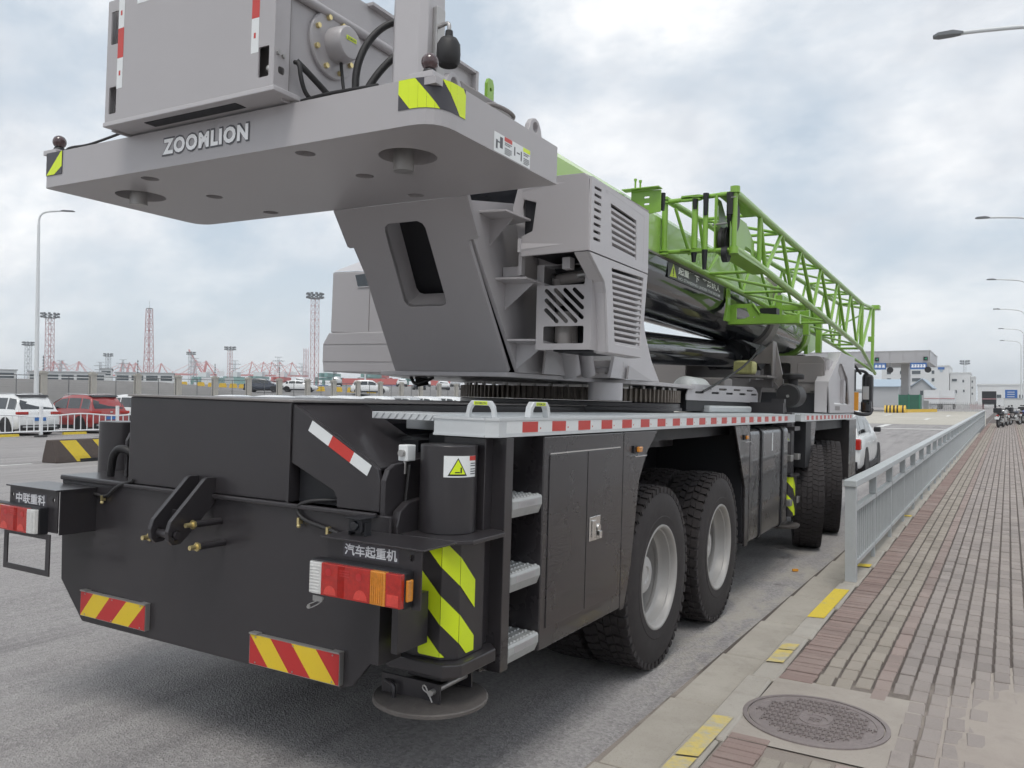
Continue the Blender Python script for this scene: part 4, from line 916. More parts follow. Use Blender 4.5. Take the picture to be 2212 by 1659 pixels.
# ================================================================== upper works
# ---- slewing ring
gr = MB(); n = 120; RR = 0.985; C0 = (XC, 6.76)
vs = []
for i in range(n):
    a0 = 2*math.pi*i/n
    for da, r in ((0.0,RR-0.028),(0.18,RR-0.026),(0.30,RR),(0.62,RR),(0.74,RR-0.026)):
        a = a0+da*2*math.pi/n; vs.append((C0[0]+r*math.cos(a), C0[1]+r*math.sin(a)))
k = len(vs)
gr.add([(x,y,1.672) for x,y in vs]+[(x,y,1.775) for x,y in vs], [(i,(i+1)%k,k+(i+1)%k,k+i) for i in range(k)]+[tuple(range(k))[::-1],tuple(range(k,2*k))])
grg = B(gr, 'slewing_gear', 'gear')
B(MB().lathe([(1.60,0.90),(1.60,1.0),(1.625,1.0),(1.63,0.985),(1.66,0.985),(1.668,0.96)],72,(C0[0],C0[1],0),'Z'), 'ring_flange', 'dark_paint', grg, smooth=30)
B(MB().lathe([(1.30,0.93),(1.60,0.93)],64,(C0[0],C0[1],0),'Z'), 'ring_seat', 'dark_paint', grg, smooth=30)
for i in range(44):
    a = 2*math.pi*i/44
    if math.cos(a-R(-40)) > -0.3:
        x, y = C0[0]+0.935*math.cos(a), C0[1]+0.935*math.sin(a); B(MB().cyl((x,y,1.775),(x,y,1.797),0.017,seg=6), 'ring_bolt', 'steel', grg)
# ---- turntable floor and tail frame
BX0, BX1 = -3.44, -2.53
B(MB().prism([(-3.60,4.47),(-2.60,4.47),(-2.50,5.1),(-2.44,5.6),(-2.30,5.8),(-2.26,6.4),(-2.32,7.45),(-4.1,7.5),(-4.25,6.6),(-4.0,5.3)], 'Z', 1.802, 1.832), 'turntable_floor', 'gray_paint', bevel=0.004)
def slant(x, t, d=0.0):    # t 0 at the slab, 1 at the floor
    return (x, 3.765+(4.49-3.765)*t + d*0.79, 2.768+(1.832-2.768)*t + d*0.61)
sl = math.hypot(4.49-3.765, 1.832-2.768)
outer = [(-3.435,0),(-3.445,0.205),(-3.43,0.215),(-3.395,0.215),(-3.38,0.23),(-3.49,0.985),(-3.49,1.0),(-2.60,1.0),(-2.565,0.235),(-2.55,0.222),(-2.50,0.222),(-2.49,0.21),(-2.472,0)]
win = [(-3.10,0.115),(-3.07,0.10),(-2.86,0.10),(-2.83,0.115),(-2.82,0.14),(-2.865,0.55),(-2.88,0.57),(-2.91,0.58),(-3.14,0.58),(-3.17,0.57),(-3.18,0.54),(-3.115,0.14)]
tw = plate([(x,-t) for x,t in outer], [[(x,-t) for x,t in win]], 'Y', 0.0, 0.03)
tw.v = [slant(x, -z, y) for x, y, z in tw.v]
twr = B(tw, 'tail_frame', 'gray_paint', bevel=0.003)
for x0, x1, nm in ((-2.585,-2.555,'tail_side_plate'), (-3.44,-3.41,'tail_side_plate')):
    B(plate([(3.82,2.768),(4.95,2.968),(5.5,2.6),(6.35,1.833),(4.54,1.833)], [], 'X', x0, x1), nm, 'gray_paint', twr, bevel=0.003)
wn = MB(); rimp = [slant(x, t, 0.0) for x, t in win]; rimq = [slant(x, t, 0.16) for x, t in win]; kk = len(win)
wn.add(rimp+rimq, [(i,(i+1)%kk,kk+(i+1)%kk,kk+i) for i in range(kk)]); B(wn, 'window_rim', 'gray_paint', twr, smooth=30)
B(MB().add([(-3.40,4.02,2.75),(-2.59,4.02,2.75),(-2.59,4.72,1.84),(-3.40,4.72,1.84),(-3.40,4.9,2.8),(-2.59,4.9,2.8),(-2.59,5.6,1.9),(-3.40,5.6,1.9)],[(0,1,2,3),(0,4,5,1),(1,5,6,2),(2,6,7,3),(3,7,4,0),(4,7,6,5)]), 'tail_shade_box', 'black', twr)  # black box added so the inside behind the window reads as shade
B(MB().tube([(-2.95,4.15,2.6),(-2.92,4.28,2.45),(-2.95,4.36,2.3),(-3.0,4.42,2.2)],0.02,8,2), 'hydraulic_hose', 'hose', twr, smooth=60)
B(MB().tube([(-2.95,4.35,2.6),(-2.92,4.5,2.45),(-2.95,4.62,2.3),(-3.1,4.7,2.15)],0.02,8,2).tube([(-3.03,4.4,2.62),(-3.0,4.55,2.4),(-3.05,4.7,2.2)],0.02,8,2), 'hydraulic_hose', 'hose', smooth=60)
# gusset shelves on the right of the tail frame
for (y0, z, x1, L_) in ((4.02, 2.735, -2.32, 0.26), (4.22, 2.375, -2.29, 0.34), (4.38, 2.02, -2.28, 0.34)):
    B(MB().add([(-2.556,y0,z),(-2.556,y0+L_,z-0.03),(x1,y0+L_*0.8,z-0.03),(x1-0.07,y0+0.03,z),(-2.556,y0,z+0.013),(-2.556,y0+L_,z-0.017),(x1,y0+L_*0.8,z-0.017),(x1-0.07,y0+0.03,z+0.013)],
        [(0,3,2,1),(4,5,6,7),(0,1,5,4),(1,2,6,5),(2,3,7,6),(3,0,4,7)]), 'gusset_shelf', 'gray_paint', twr, bevel=0.002)
    B(MB().add([(-2.554,y0+0.12,z),(x1-0.06,y0+0.12,z-0.005),(-2.554,y0+0.12,z-0.17),(-2.554,y0+0.13,z),(x1-0.06,y0+0.13,z-0.005),(-2.554,y0+0.13,z-0.17)],[(0,1,2),(3,5,4),(0,3,4,1),(1,4,5,2),(2,5,3,0)]), 'gusset_rib', 'gray_paint', twr)
B(MB().cyl((-2.46,4.62,2.90),(-2.50,5.15,1.85),0.085,seg=24).cyl((-2.38,4.75,2.85),(-2.42,5.3,1.85),0.05,seg=20), 'lift_line_pipes', 'gray_paint', twr, smooth=40)

# ---- counterweight slab
def rounded(P, r):
    out = []
    n = len(P)
    for i in range(n):
        a, p, b = Vector(P[i-1]), Vector(P[i]), Vector(P[(i+1)%n]); rr = r[i]
        if rr <= 0: out.append(tuple(p)); continue
        u = (a-p).normalized(); v = (b-p).normalized(); q0 = p+u*rr; q1 = p+v*rr
        for t in range(7): s = t/6; out.append(tuple(q0*(1-s)**2 + p*2*s*(1-s) + q1*s*s))
    return out
SO = rounded([(-4.597,2.69),(-1.925,2.69),(-1.925,3.765),(-4.597,3.765)], [0.03,0.14,0.01,0.12])
holes = [circ(-3.840,y,0.046) for y in (2.805,3.225,3.655)]+[circ(-2.742,y,0.046) for y in (2.808,3.228,3.66)]+[circ(-4.238,3.04,0.135,32),circ(-2.333,3.045,0.135,32)]
cw = B(plate(SO, holes, 'Z', 2.770, 2.962), 'counterweight', 'gray_paint', bevel=0.004)
for x, y in ((-4.06,2.93),(-2.36,3.05)):
    B(MB().cyl((x if x > -3 else -4.20,y if x > -3 else 3.0,2.705),(x if x > -3 else -4.20,y if x > -3 else 3.0,2.965),0.048,seg=24), 'lift_pin', 'steel', cw, smooth=40)
B(MB().box(-4.59,-1.94,2.70,3.76,2.930,2.9605), 'slab_top', 'gray_paint', cw)
# warning corners
def wrap_path(): return [p for p in SO]
bk = MB().box(-4.578,-4.432,2.6862,2.6892,2.834,2.9615); lc = B(bk, 'warning_corner', 'tape_dark', cw)
B(MB().add([(-4.574,2.6855,2.836),(-4.500,2.6855,2.836),(-4.434,2.6855,2.876),(-4.434,2.6855,2.960),(-4.444,2.6855,2.960)],[(0,1,2,3,4)]), 'warning_stripe', 'hi_vis', lc)
path = [(-2.118,2.69)] + [p for p in SO if p[0] > -2.07 and p[1] < 2.84 and p[0] > -2.066] + [(-1.925,2.895)]
path = sorted(set(path), key=lambda p: p[0]+p[1])
def band(path, z0, z1, d):
    mb = MB(); pr = []
    for i, p in enumerate(path):
        a = Vector(path[max(i-1,0)]); b = Vector(path[min(i+1,len(path)-1)]); n = Vector((b.y-a.y, -(b.x-a.x))).normalized(); pr.append((p[0]+n.x*d, p[1]+n.y*d))
    mb.add([(x,y,z) for x,y in pr for z in (z0,z1)], [(2*i,2*i+2,2*i+3,2*i+1) for i in range(len(pr)-1)]); return mb
rc = B(band(path, 2.837, 2.9618, 0.002), 'warning_corner', 'tape_dark', cw, smooth=60)
for st_ in (3.055,3.335): B(stripe_band(path, 2.838, 2.961, (st_,), 1.15, 0.150, 0.0028), 'warning_stripe', 'hi_vis', rc)
B(text_fit('ZOOMLION', (-3.597,2.6885,2.8238), (1,0,0), (0,0,1), (0,-1,0), 0.618, 0.096, 0.0005, 0.085, 1.16), 'lettering_edge', 'letter_dark', cw)
B(text_fit('ZOOMLION', (-3.588,2.6885,2.833), (1,0,0), (0,0,1), (0,-1,0), 0.600, 0.078, 0.0012, 0.050, 1.16), 'lettering', 'letter_white', cw)
ws = B(MB().box(-1.9248,-1.9238,3.135,3.47,2.775,2.862), 'warning_sticker', 'sticker', cw)
B(MB().box(-1.9236,-1.9232,3.225,3.295,2.842,2.861), 'sticker_banner', 'tape_red', ws); B(MB().box(-1.9236,-1.9232,3.40,3.468,2.842,2.861), 'sticker_banner', 'hi_vis', ws)
for y0, y1 in ((3.228,3.292),(3.405,3.462)):
    for z in (2.832,2.824,2.808,2.800,2.792,2.784): B(MB().box(-1.9236,-1.9233,y0,y1-(0.015 if z in (2.824,2.784) else 0),z,z+0.004), 'small_print', 'letter_dark', ws)
B(MB().box(-1.9236,-1.9232,3.15,3.165,2.79,2.83).box(-1.9236,-1.9232,3.185,3.21,2.80,2.85).box(-1.9236,-1.9232,3.165,3.185,2.82,2.826).box(-1.9236,-1.9232,3.315,3.325,2.80,2.84).box(-1.9236,-1.9232,3.34,3.37,2.816,2.822).box(-1.9236,-1.9232,3.378,3.388,2.79,2.835), 'pictogram', 'letter_dark', ws)
# lifting eyes, grab loop, position lamps
for y in (2.92, 3.575): B(plate([(y-0.075,2.962),(y-0.055,3.02),(y-0.03,3.05),(y,3.058),(y+0.03,3.05),(y+0.055,3.02),(y+0.075,2.962)], [circ(y,3.012,0.026,16)], 'X', -1.985 if y > 3 else -2.03, -1.955 if y > 3 else -2.0), 'lifting_eye', 'gray_paint', cw, bevel=0.004)
B(MB().tube([(-1.97,3.10,2.955),(-1.945,3.12,2.985),(-1.935,3.25,2.995),(-1.93,3.32,2.985),(-1.94,3.31,2.962),(-1.97,3.26,2.955)],0.010,8,2), 'grab_loop', 'cab_gray', cw, smooth=60)
for x, y in ((-4.575,2.755),(-2.012,2.755)):
    a = B(MB().box(x-0.07,x+0.05,y-0.05,y+0.05,2.963,2.990), 'lamp_base', 'gray_light', cw, bevel=0.003)
    B(MB().cyl((x,y,2.99),(x,y,3.012),0.034,0.026,20), 'lamp_neck', 'black', a, smooth=40)
    B(MB().sphere((x,y,3.045),0.037,20,14), 'position_lamp', 'lens_ball', a, smooth=60)
# ---- winch housing above the slab
wh = B(MB().box(-3.885,-2.695,2.556,2.72,2.9745,2.998), 'winch_housing', 'gray_light', bevel=0.004)
hl = [rrect(-3.847,-3.79,3.385,3.552,0.006), rrect(-3.847,-3.789,3.035,3.170,0.006), rrect(-2.797,-2.733,3.043,3.178,0.006)]
B(plate([(-3.875,2.999),(-2.702,2.999),(-2.702,3.61),(-3.875,3.61)], hl, 'Y', 2.560, 2.568), 'rear_panel', 'gray_paint', wh)
B(plate([(2.5685,2.999),(2.648,2.999),(2.648,3.61),(2.5685,3.61)], [rrect(2.585,2.625,3.058,3.092,0.012)], 'X', -2.708, -2.702), 'side_flange', 'gray_paint', wh)
B(MB().cyl((-2.702,2.58,3.145),(-2.69,2.58,3.145),0.010,seg=6).cyl((-2.702,2.61,3.140),(-2.69,2.61,3.140),0.010,seg=6), 'bolt', 'steel', wh)
B(MB().box(-3.874,-2.709,2.64,2.66,2.999,3.60), 'shade_panel', 'cab_gray', wh); B(MB().box(-3.8745,-3.868,2.5685,2.64,2.999,3.60), 'side_flange', 'gray_paint', wh)  # darker grey puts shade behind the slots; closed side shuts out sky
B(MB().box(-3.62,-2.98,2.60,2.665,2.9722,2.9742), 'underside_slot', 'black', wh)
for x0, x1, segs in ((-3.790,-3.745,((3.155,3.307,0),(3.307,3.457,1),(3.457,3.609,0))),(-2.846,-2.799,((3.158,3.313,0),(3.313,3.46,1),(3.46,3.609,0)))):
    tp2 = MB()
    for z0, z1, m in segs: tp2.mi = m; tp2.quad((x0,2.5592,z0),(x1,2.5592,z0),(x1,2.5592,z1),(x0,2.5592,z1))
    t2 = B(tp2, 'reflective_tape', ['tape_white','tape_red'], wh)
    for z0, z1, m in segs:
        if m == 0: B(MB().box(x0+0.016,x0+0.028,2.5584,2.5588,(z0+z1)/2-0.012,(z0+z1)/2+0.012), 'certification_mark', 'tape_red', wh)
B(MB().box(-3.648,-3.45,2.5588,2.5594,3.552,3.609), 'label', 'sticker', wh)
for x, z in ((-3.818,3.47),(-3.818,3.10),(-2.765,3.11)): B(MB().sphere((x,2.597,z-0.02),0.018,10,8), 'rope_clamp', 'steel', wh, smooth=50)
B(MB().box(-2.745,-2.735,2.649,4.18,2.963,3.63).box(-2.76,-2.70,3.2,4.18,3.622,3.638), 'winch_side_plate', 'gray_paint', wh)
B(MB().box(-3.875,-3.86,2.60,4.18,2.963,3.61), 'winch_side_plate', 'gray_paint', wh)
B(MB().cyl((-2.72,2.66,3.46),(-2.72,4.2,3.46),0.022,seg=14), 'guide_tube', 'gray_paint', wh, smooth=40)
B(MB().box(-2.80,-2.70,4.17,4.20,2.963,3.64), 'winch_front_post', 'gray_paint', wh)
B(MB().cyl((-3.84,3.1,3.30),(-2.76,3.1,3.30),0.22,seg=32), 'winch_drum', 'cab_gray', wh, smooth=40)
for t, dx in ((0,0),):
    hb = B(MB().lathe([(-2.735,0.155),(-2.722,0.155),(-2.716,0.150),(-2.716,0.0)],40,(0,2.945,3.318),'X'), 'motor_flange', 'gray_paint', wh, smooth=35)
    B(MB().lathe([(-2.716,0.085),(-2.64,0.080),(-2.63,0.072),(-2.625,0.0)],32,(0,2.965,3.325),'X'), 'motor', 'gray_paint', hb, smooth=40)
    for a in range(8): y, z = 2.945+0.125*math.cos(R(20+45*a)), 3.318+0.125*math.sin(R(20+45*a)); B(MB().cyl((-2.716,y,z),(-2.70,y,z),0.013,seg=6), 'bolt', 'brass', hb)
    B(MB().box(-2.6246,-2.6240,2.93,3.0,3.33,3.35), 'badge', 'hi_vis', hb); B(text_fit('ZOOMLION',(-2.6236,2.935,3.334),(0,1,0),(0,0,1),(1,0,0),0.06,0.011,0.0003,0.02),'lettering','letter_dark',hb)
for pts, r in (([(-2.70,2.68,3.14),(-2.67,2.68,3.13),(-2.66,2.68,3.06),(-2.66,2.72,2.99),(-2.64,2.80,2.975)],0.010), ([(-2.71,2.70,3.155),(-2.68,2.75,3.11),(-2.66,2.92,3.02),(-2.64,3.0,2.99)],0.014), ([(-2.69,2.97,3.24),(-2.66,2.96,3.1),(-2.62,2.95,2.99)],0.008),
               ([(-2.50,2.86,2.97),(-2.50,2.86,3.18),(-2.45,2.95,3.36),(-2.35,3.05,3.42)],0.017), ([(-2.48,2.86,2.97),(-2.42,2.92,3.14),(-2.33,3.02,3.28)],0.017),
               ([(-2.78,2.73,2.975),(-2.55,2.715,2.985),(-2.40,2.715,2.98),(-2.25,2.715,2.975)],0.008), ([(-4.46,2.72,2.97),(-4.40,2.71,2.982),(-4.25,2.71,2.972),(-4.1,2.71,2.985),(-3.92,2.70,2.998)],0.007)):
    B(MB().tube(pts, r, 8, 3), 'hydraulic_hose' if r > 0.012 else 'cable', 'hose', cw, smooth=60)
B(MB().cyl((-2.73,2.72,2.963),(-2.73,2.72,2.995),0.022,seg=16), 'stud', 'steel', cw)
# ---- lift column with accumulator
cl = B(MB().prism(oct_box(-2.205,2.93,0.094,0.09,0.03), 'Z', 2.963, 3.72), 'lift_column', 'gray_light', bevel=0.004)
B(MB().box(-2.111,-2.085,2.90,2.96,3.06,3.36), 'valve_strip', 'steel', cl, bevel=0.004)
ac = B(MB().lathe([(3.085,0.0),(3.085,0.040),(3.10,0.050),(3.135,0.052),(3.175,0.050),(3.20,0.036),(3.21,0.018),(3.235,0.016),(3.235,0.0)],28,(-2.022,2.90,0),'Z'), 'accumulator', 'hose', cl, smooth=45)
B(MB().tube([(-2.09,2.91,3.268),(-2.04,2.905,3.275),(-2.022,2.90,3.265),(-2.022,2.90,3.235)],0.009,8,1), 'elbow_pipe', 'steel', ac, smooth=60)
B(MB().box(-2.26,-2.02,3.0,3.45,2.963,3.06), 'valve_block', 'cab_gray', cl, bevel=0.01)
gt = B(plate([(3.985,3.38),(4.055,3.38),(4.055,3.47),(4.04,3.50),(4.0,3.50),(3.985,3.47)], [circ(4.02,3.44,0.012,10)], 'X', -2.52, -2.50), 'green_tab', 'green')
# ---- engine cover at the right
ec = B(plate([(-2.372,2.952),(-1.975,2.946),(-1.948,2.925),(-1.936,2.508),(-2.372,2.497),(-2.378,2.612),(-2.298,2.642),(-2.277,2.806),(-2.372,2.836)], [], 'Y', 4.195, 4.205), 'engine_cover', 'gray_paint', bevel=0.004)
UP = [(4.200,2.508),(5.113,2.510),(5.105,2.905),(4.205,2.925)]
sl_ = [rrect(4.240,4.338,2.575+0.0412*i,2.592+0.0412*i,0.006) for i in range(8)]
g1 = [(4.475,2.832),(4.885,2.812),(4.900,2.563),(4.510,2.572)]
B(plate(UP, sl_+[g1], 'X', -1.946, -1.930), 'side_panel', 'gray_light', ec, bevel=0.003)
B(MB().prism([(-1.93,2.92),(-1.975,2.946),(-2.372,2.952),(-2.372,2.94),(-1.975,2.934),(-1.94,2.905)], 'Y', 4.206, 5.105), 'roof_panel', 'gray_light', ec)
B(MB().add([(-1.9295,4.40,2.895),(-1.9295,5.02,2.865),(-1.9295,5.02,2.56),(-1.946,4.93,2.56),(-1.946,4.93,2.80),(-1.929,4.40,2.88)],[(0,1,4,5),(1,2,3,4)]), 'recess_edge', 'gray_paint', ec)
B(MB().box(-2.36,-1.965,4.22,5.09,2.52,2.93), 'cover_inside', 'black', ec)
def louvers(quad, n, mat='gray_light'):
    (a, b, c, d) = [Vector((0, *q)) for q in quad]     # a top rear, b top front, c bottom front, d bottom rear
    for i in range(n):
        t0 = (i+0.56)/n; t1 = (i+1.0)/n
        P = [a.lerp(d,t0), b.lerp(c,t0), b.lerp(c,t1), a.lerp(d,t1)]
        mb = MB(); vs = [(-1.9345, p.y, p.z) for p in P] + [(-1.975, p.y, p.z-0.012) for p in P]
        mb.add(vs, [(0,1,2,3),(4,7,6,5),(0,4,5,1),(1,5,6,2),(2,6,7,3),(3,7,4,0)]); B(mb, 'louver', mat, ec)
louvers(g1, 7)
LO = [(4.193,2.500),(4.290,2.44),(4.415,2.362),(4.445,2.30),(4.500,1.956),(5.030,1.954),(5.113,2.502)]
g2 = [(4.515,2.456),(5.036,2.470),(5.000,2.012),(4.592,2.012)]
B(plate(LO, [g2], 'X', -1.946, -1.930), 'lower_side_panel', 'gray_light', ec, bevel=0.003)
louvers(g2, 13)
B(MB().prism([(4.193,2.500),(4.290,2.44),(4.415,2.362),(4.445,2.30),(4.500,1.956),(4.520,1.956),(4.462,2.305),(4.43,2.375),(4.30,2.455),(4.21,2.505)], 'X', -2.025, -1.9465), 'panel_return', 'gray_light', ec)
B(MB().box(-2.02,-1.947,4.52,5.02,1.950,1.965), 'panel_bottom', 'gray_light', ec)
B(MB().box(-1.99,-1.985,4.78,4.86,2.05,2.33), 'inner_door_handle', 'sticker', ec)
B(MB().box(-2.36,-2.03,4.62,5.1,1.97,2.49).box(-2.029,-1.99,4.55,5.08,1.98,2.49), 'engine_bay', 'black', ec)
# slotted guard behind the tail
gh = [rrect(-2.318,-2.047,2.350,2.472,0.010), rrect(-2.313,-2.047,2.003,2.106,0.010)]
lines_ = []
for k in range(-3, 6):
    # diagonal slots falling to the right
    pts = []
    for u in (0.0, 1.0): pts.append(u)
    xa = -2.300+0.062*k; za = 2.322
    xb = xa+0.20; zb = 2.135
    # clip to the panel
    def cl_(x0,z0,x1,z1):
        t0, t1 = 0.0, 1.0
        dx = x1-x0
        t0 = max(t0, (-2.298-x0)/dx); t1 = min(t1, (-2.060-x0)/dx)
        return (x0+dx*t0, z0+(z1-z0)*t0, x0+dx*t1, z0+(z1-z0)*t1) if t1-t0 > 0.08 else None
    c = cl_(xa, za, xb, zb)
    if c: lines_.append(slot(c[0], c[1], c[2], c[3], 0.0125))
B(plate([(-2.365,2.478),(-2.000,2.466),(-2.000,1.966),(-2.362,1.966)], gh+lines_, 'Y', 4.395, 4.401), 'slotted_guard', 'gray_paint', ec, bevel=0.001)
B(MB().box(-2.365,-2.355,4.402,4.62,1.966,2.478).box(-2.01,-2.0,4.402,4.55,1.966,2.466).box(-2.15,-2.10,4.3,4.36,2.43,2.497), 'guard_frame', 'gray_paint', ec)
B(MB().cyl((-2.28,4.52,2.40),(-2.08,4.48,2.415),0.035,seg=20).cyl((-2.28,4.50,2.41),(-2.29,4.55,2.25),0.035,seg=16).cyl((-2.22,4.52,2.02),(-2.22,4.52,2.20),0.07,seg=20).cyl((-2.20,4.46,2.0),(-2.20,4.46,2.07),0.045,seg=18), 'engine_parts', 'cab_gray', ec, smooth=40)
B(MB().box(-2.09,-2.06,4.52,4.58,1.99,2.3).cyl((-2.12,4.46,2.41),(-2.05,4.45,2.42),0.018,seg=12), 'engine_fittings', 'steel', ec)
# hinge side of the cover
B(MB().prism([(-2.395,2.55),(-2.37,2.60),(-2.375,2.66),(-2.40,2.80),(-2.375,2.95),(-2.43,2.95),(-2.47,2.80),(-2.42,2.6),(-2.42,2.40),(-2.40,2.40)], 'Y', 4.26, 4.30), 'hinge_plate', 'gray_light', ec)
B(MB().box(-2.378,-2.366,4.17,4.20,2.52,2.60).box(-2.55,-2.42,4.30,4.34,2.40,2.46), 'hinge', 'gray_light', ec)
for z in (2.555, 2.905): B(MB().add([(-2.37,4.19,z-0.015),(-2.06,4.1955,z),(-2.37,4.1955,z+0.025),(-2.37,4.1955,z-0.03)],[(0,1,2),(0,3,1),(0,2,3)]), 'cover_crease', 'gray_light', ec)
# slewing drive
sd_ = B(MB().lathe([(1.832,0.138),(1.862,0.138),(1.866,0.128),(1.905,0.128),(1.915,0.136),(1.955,0.136),(1.965,0.11),(1.97,0.0)],36,(-2.41,5.58,0),'Z'), 'slewing_drive', 'gray_paint', smooth=30)
B(MB().cyl((-2.41,5.58,1.675),(-2.41,5.58,1.802),0.125,seg=32), 'pinion_housing', 'gray_light', sd_, smooth=40)
for a in range(16): x, y = -2.41+0.132*math.cos(R(22.5*a)), 5.58+0.132*math.sin(R(22.5*a)); B(MB().cyl((x,y,1.866),(x,y,1.878),0.008,seg=6), 'bolt', 'steel', sd_)
B(MB().prism([(5.35,1.833),(6.35,1.833),(6.15,2.0),(6.0,2.20),(5.9,2.45),(5.45,2.45),(5.42,2.0)], 'X', -2.30, -2.275), 'turntable_cheek', 'gray_light', bevel=0.003)
B(MB().prism([(4.75,1.833),(5.45,1.833),(4.78,2.03)], 'X', -2.50, -2.485).prism([(5.6,1.833),(6.1,1.833),(5.62,1.93)], 'X', -2.26, -2.245), 'turntable_rib', 'gray_paint')
B(MB().cyl((-3.62,4.9,1.78),(-3.55,4.95,1.80),0.05,seg=12).tube([(-3.55,4.75,1.80),(-3.5,4.72,1.75),(-3.42,4.72,1.76),(-3.35,4.74,1.80)],0.012,8,2), 'slip_cable', 'hose')

# ---- crane operator's cab at the left
oc = B(MB().prism([(-4.55,2.150),(-4.545,2.636),(-4.325,2.633),(-3.86,2.60),(-3.82,2.12)], 'Y', 5.00, 6.9), 'operator_cab', 'gray_paint', bevel=0.012)
B(MB().prism([(-4.60,1.84),(-4.615,1.92),(-4.615,2.06),(-4.555,2.148),(-3.825,2.148),(-3.825,1.835)], 'Y', 4.99, 7.0), 'cab_lower', 'gray_paint', oc, bevel=0.006)
B(MB().prism([(-4.545,2.637),(-4.325,2.634),(-3.90,2.72),(-3.90,2.90),(-4.20,2.90)], 'Y', 5.35, 6.9).add([(-4.54,5.0,2.638),(-4.325,5.0,2.636),(-3.87,5.0,2.602),(-3.87,5.37,2.86),(-4.2,5.37,2.86),(-4.5,5.37,2.80)],[(0,1,2,3,4,5)]), 'cab_roof', 'gray_light', oc)
B(MB().add([(-4.278,4.997,2.508),(-3.95,4.997,2.503),(-3.93,4.999,2.625),(-4.31,4.999,2.600)],[(0,1,2,3)]), 'cab_rear_window', 'window_dark', oc)
B(MB().box(-4.28,-3.95,4.992,5.0,2.499,2.506), 'window_sill', 'gray_light', oc)
B(MB().box(-4.16,-4.157,4.997,5.0,2.155,2.5).box(-4.605,-3.83,4.987,4.991,2.056,2.0585).box(-4.605,-3.83,4.987,4.991,1.919,1.9215), 'panel_joint', 'cab_gray', oc)

# ---- telescopic boom
def bsec(x0, x1, zt, zm, zb, n=14):
    cx = (x0+x1)/2; w = (x1-x0)/2; pts = [(x0+0.07,zt),(x1-0.07,zt),(x1,zt-0.07),(x1,zm)]
    for i in range(1, n):
        t = math.pi*i/n; pts.append((cx+w*math.cos(t)*(1.0 if True else 1), zm-(zm-zb)*(math.sin(t)**0.8)))
    return pts+[(x0,zm),(x0,zt-0.07)]
def boomseg(x0, x1, zt, zm, zb, ya, yb, split=True):
    P = bsec(x0, x1, zt, zm, zb); k = len(P); mb = MB(); mb.add([(x,ya,z) for x,z in P]+[(x,yb,z) for x,z in P], [])
    fs = []; ms = []
    for i in range(k):
        j = (i+1)%k; fs.append((i,j,k+j,k+i)); ms.append(0 if (P[i][1] >= zm-1e-6 and P[j][1] >= zm-1e-6 and not (i == 3)) or not split else 1)
    fs += [tuple(range(k))[::-1], tuple(range(k,2*k))]; ms += [1, 1] if split else [0, 0]  # black end faces paint the shade seen through the tail window
    mb.f = fs; mb.m = ms; return mb
bm_ = B(boomseg(-3.40,-2.545,3.385,2.985,2.485,4.55,11.55), 'boom', ['green_sheen','black_gloss'], smooth=30)
B(MB().box(-2.546,-2.538,4.9,11.5,2.972,2.990), 'side_seam', 'cab_gray', bm_)
B(boomseg(-3.45,-2.50,3.43,2.98,2.44,11.55,11.85,False), 'boom_collar', 'cab_gray', bm_, smooth=30)
B(boomseg(-3.36,-2.585,3.35,2.97,2.52,11.85,14.2), 'inner_section', ['green_sheen','black_gloss'], bm_, smooth=30)
B(boomseg(-3.40,-2.55,3.38,2.96,2.49,14.2,14.45,False), 'boom_head_collar', 'green', bm_, smooth=30)
B(MB().prism([(14.45,2.55),(15.4,2.70),(15.6,3.0),(15.4,3.45),(14.45,3.35)], 'X', -2.66, -2.60).prism([(14.45,2.55),(15.4,2.70),(15.6,3.0),(15.4,3.45),(14.45,3.35)], 'X', -3.36, -3.30).cyl((-3.3,15.2,2.85),(-2.66,15.2,2.85),0.2,seg=28).cyl((-3.3,15.1,3.35),(-2.66,15.1,3.35),0.15,seg=24), 'boom_head', 'green', bm_, smooth=40)
B(MB().box(-3.25,-2.7,14.6,14.9,2.0,2.55).cyl((-3.2,15.9,2.2),(-2.75,15.9,2.2),0.14,seg=20), 'hook_block', 'black', smooth=40)
t_ = B(MB().add([(-2.5435,7.30,2.835),(-2.5435,7.50,2.845),(-2.5435,7.40,2.965)],[(0,1,2)]), 'warning_triangle', 'hi_vis', bm_)
B(MB().box(-2.5428,-2.5424,7.39,7.41,2.865,2.92).box(-2.5428,-2.5424,7.39,7.41,2.848,2.858), 'exclamation', 'black', bm_)
B(MB().box(-2.5450,-2.5440,7.25,9.1,2.822,2.9705), 'label_panel', 'tape_dark', bm_)
for w_, y_ in (('起重臂下', 7.54), ('严禁站人', 8.30)): B(text_fit(w_, (-2.5436,y_,2.888), (0,1,0), (0,0,1), (1,0,0), 0.66, 0.072, 0.0004, 0.025), 'lettering', 'letter_white', bm_)
B(text_fit('NO STANDING UNDER THE BOOM', (-2.5436,7.54,2.838), (0,1,0), (0,0,1), (1,0,0), 1.42, 0.030, 0.0004, 0.02), 'lettering', 'letter_gray', bm_)
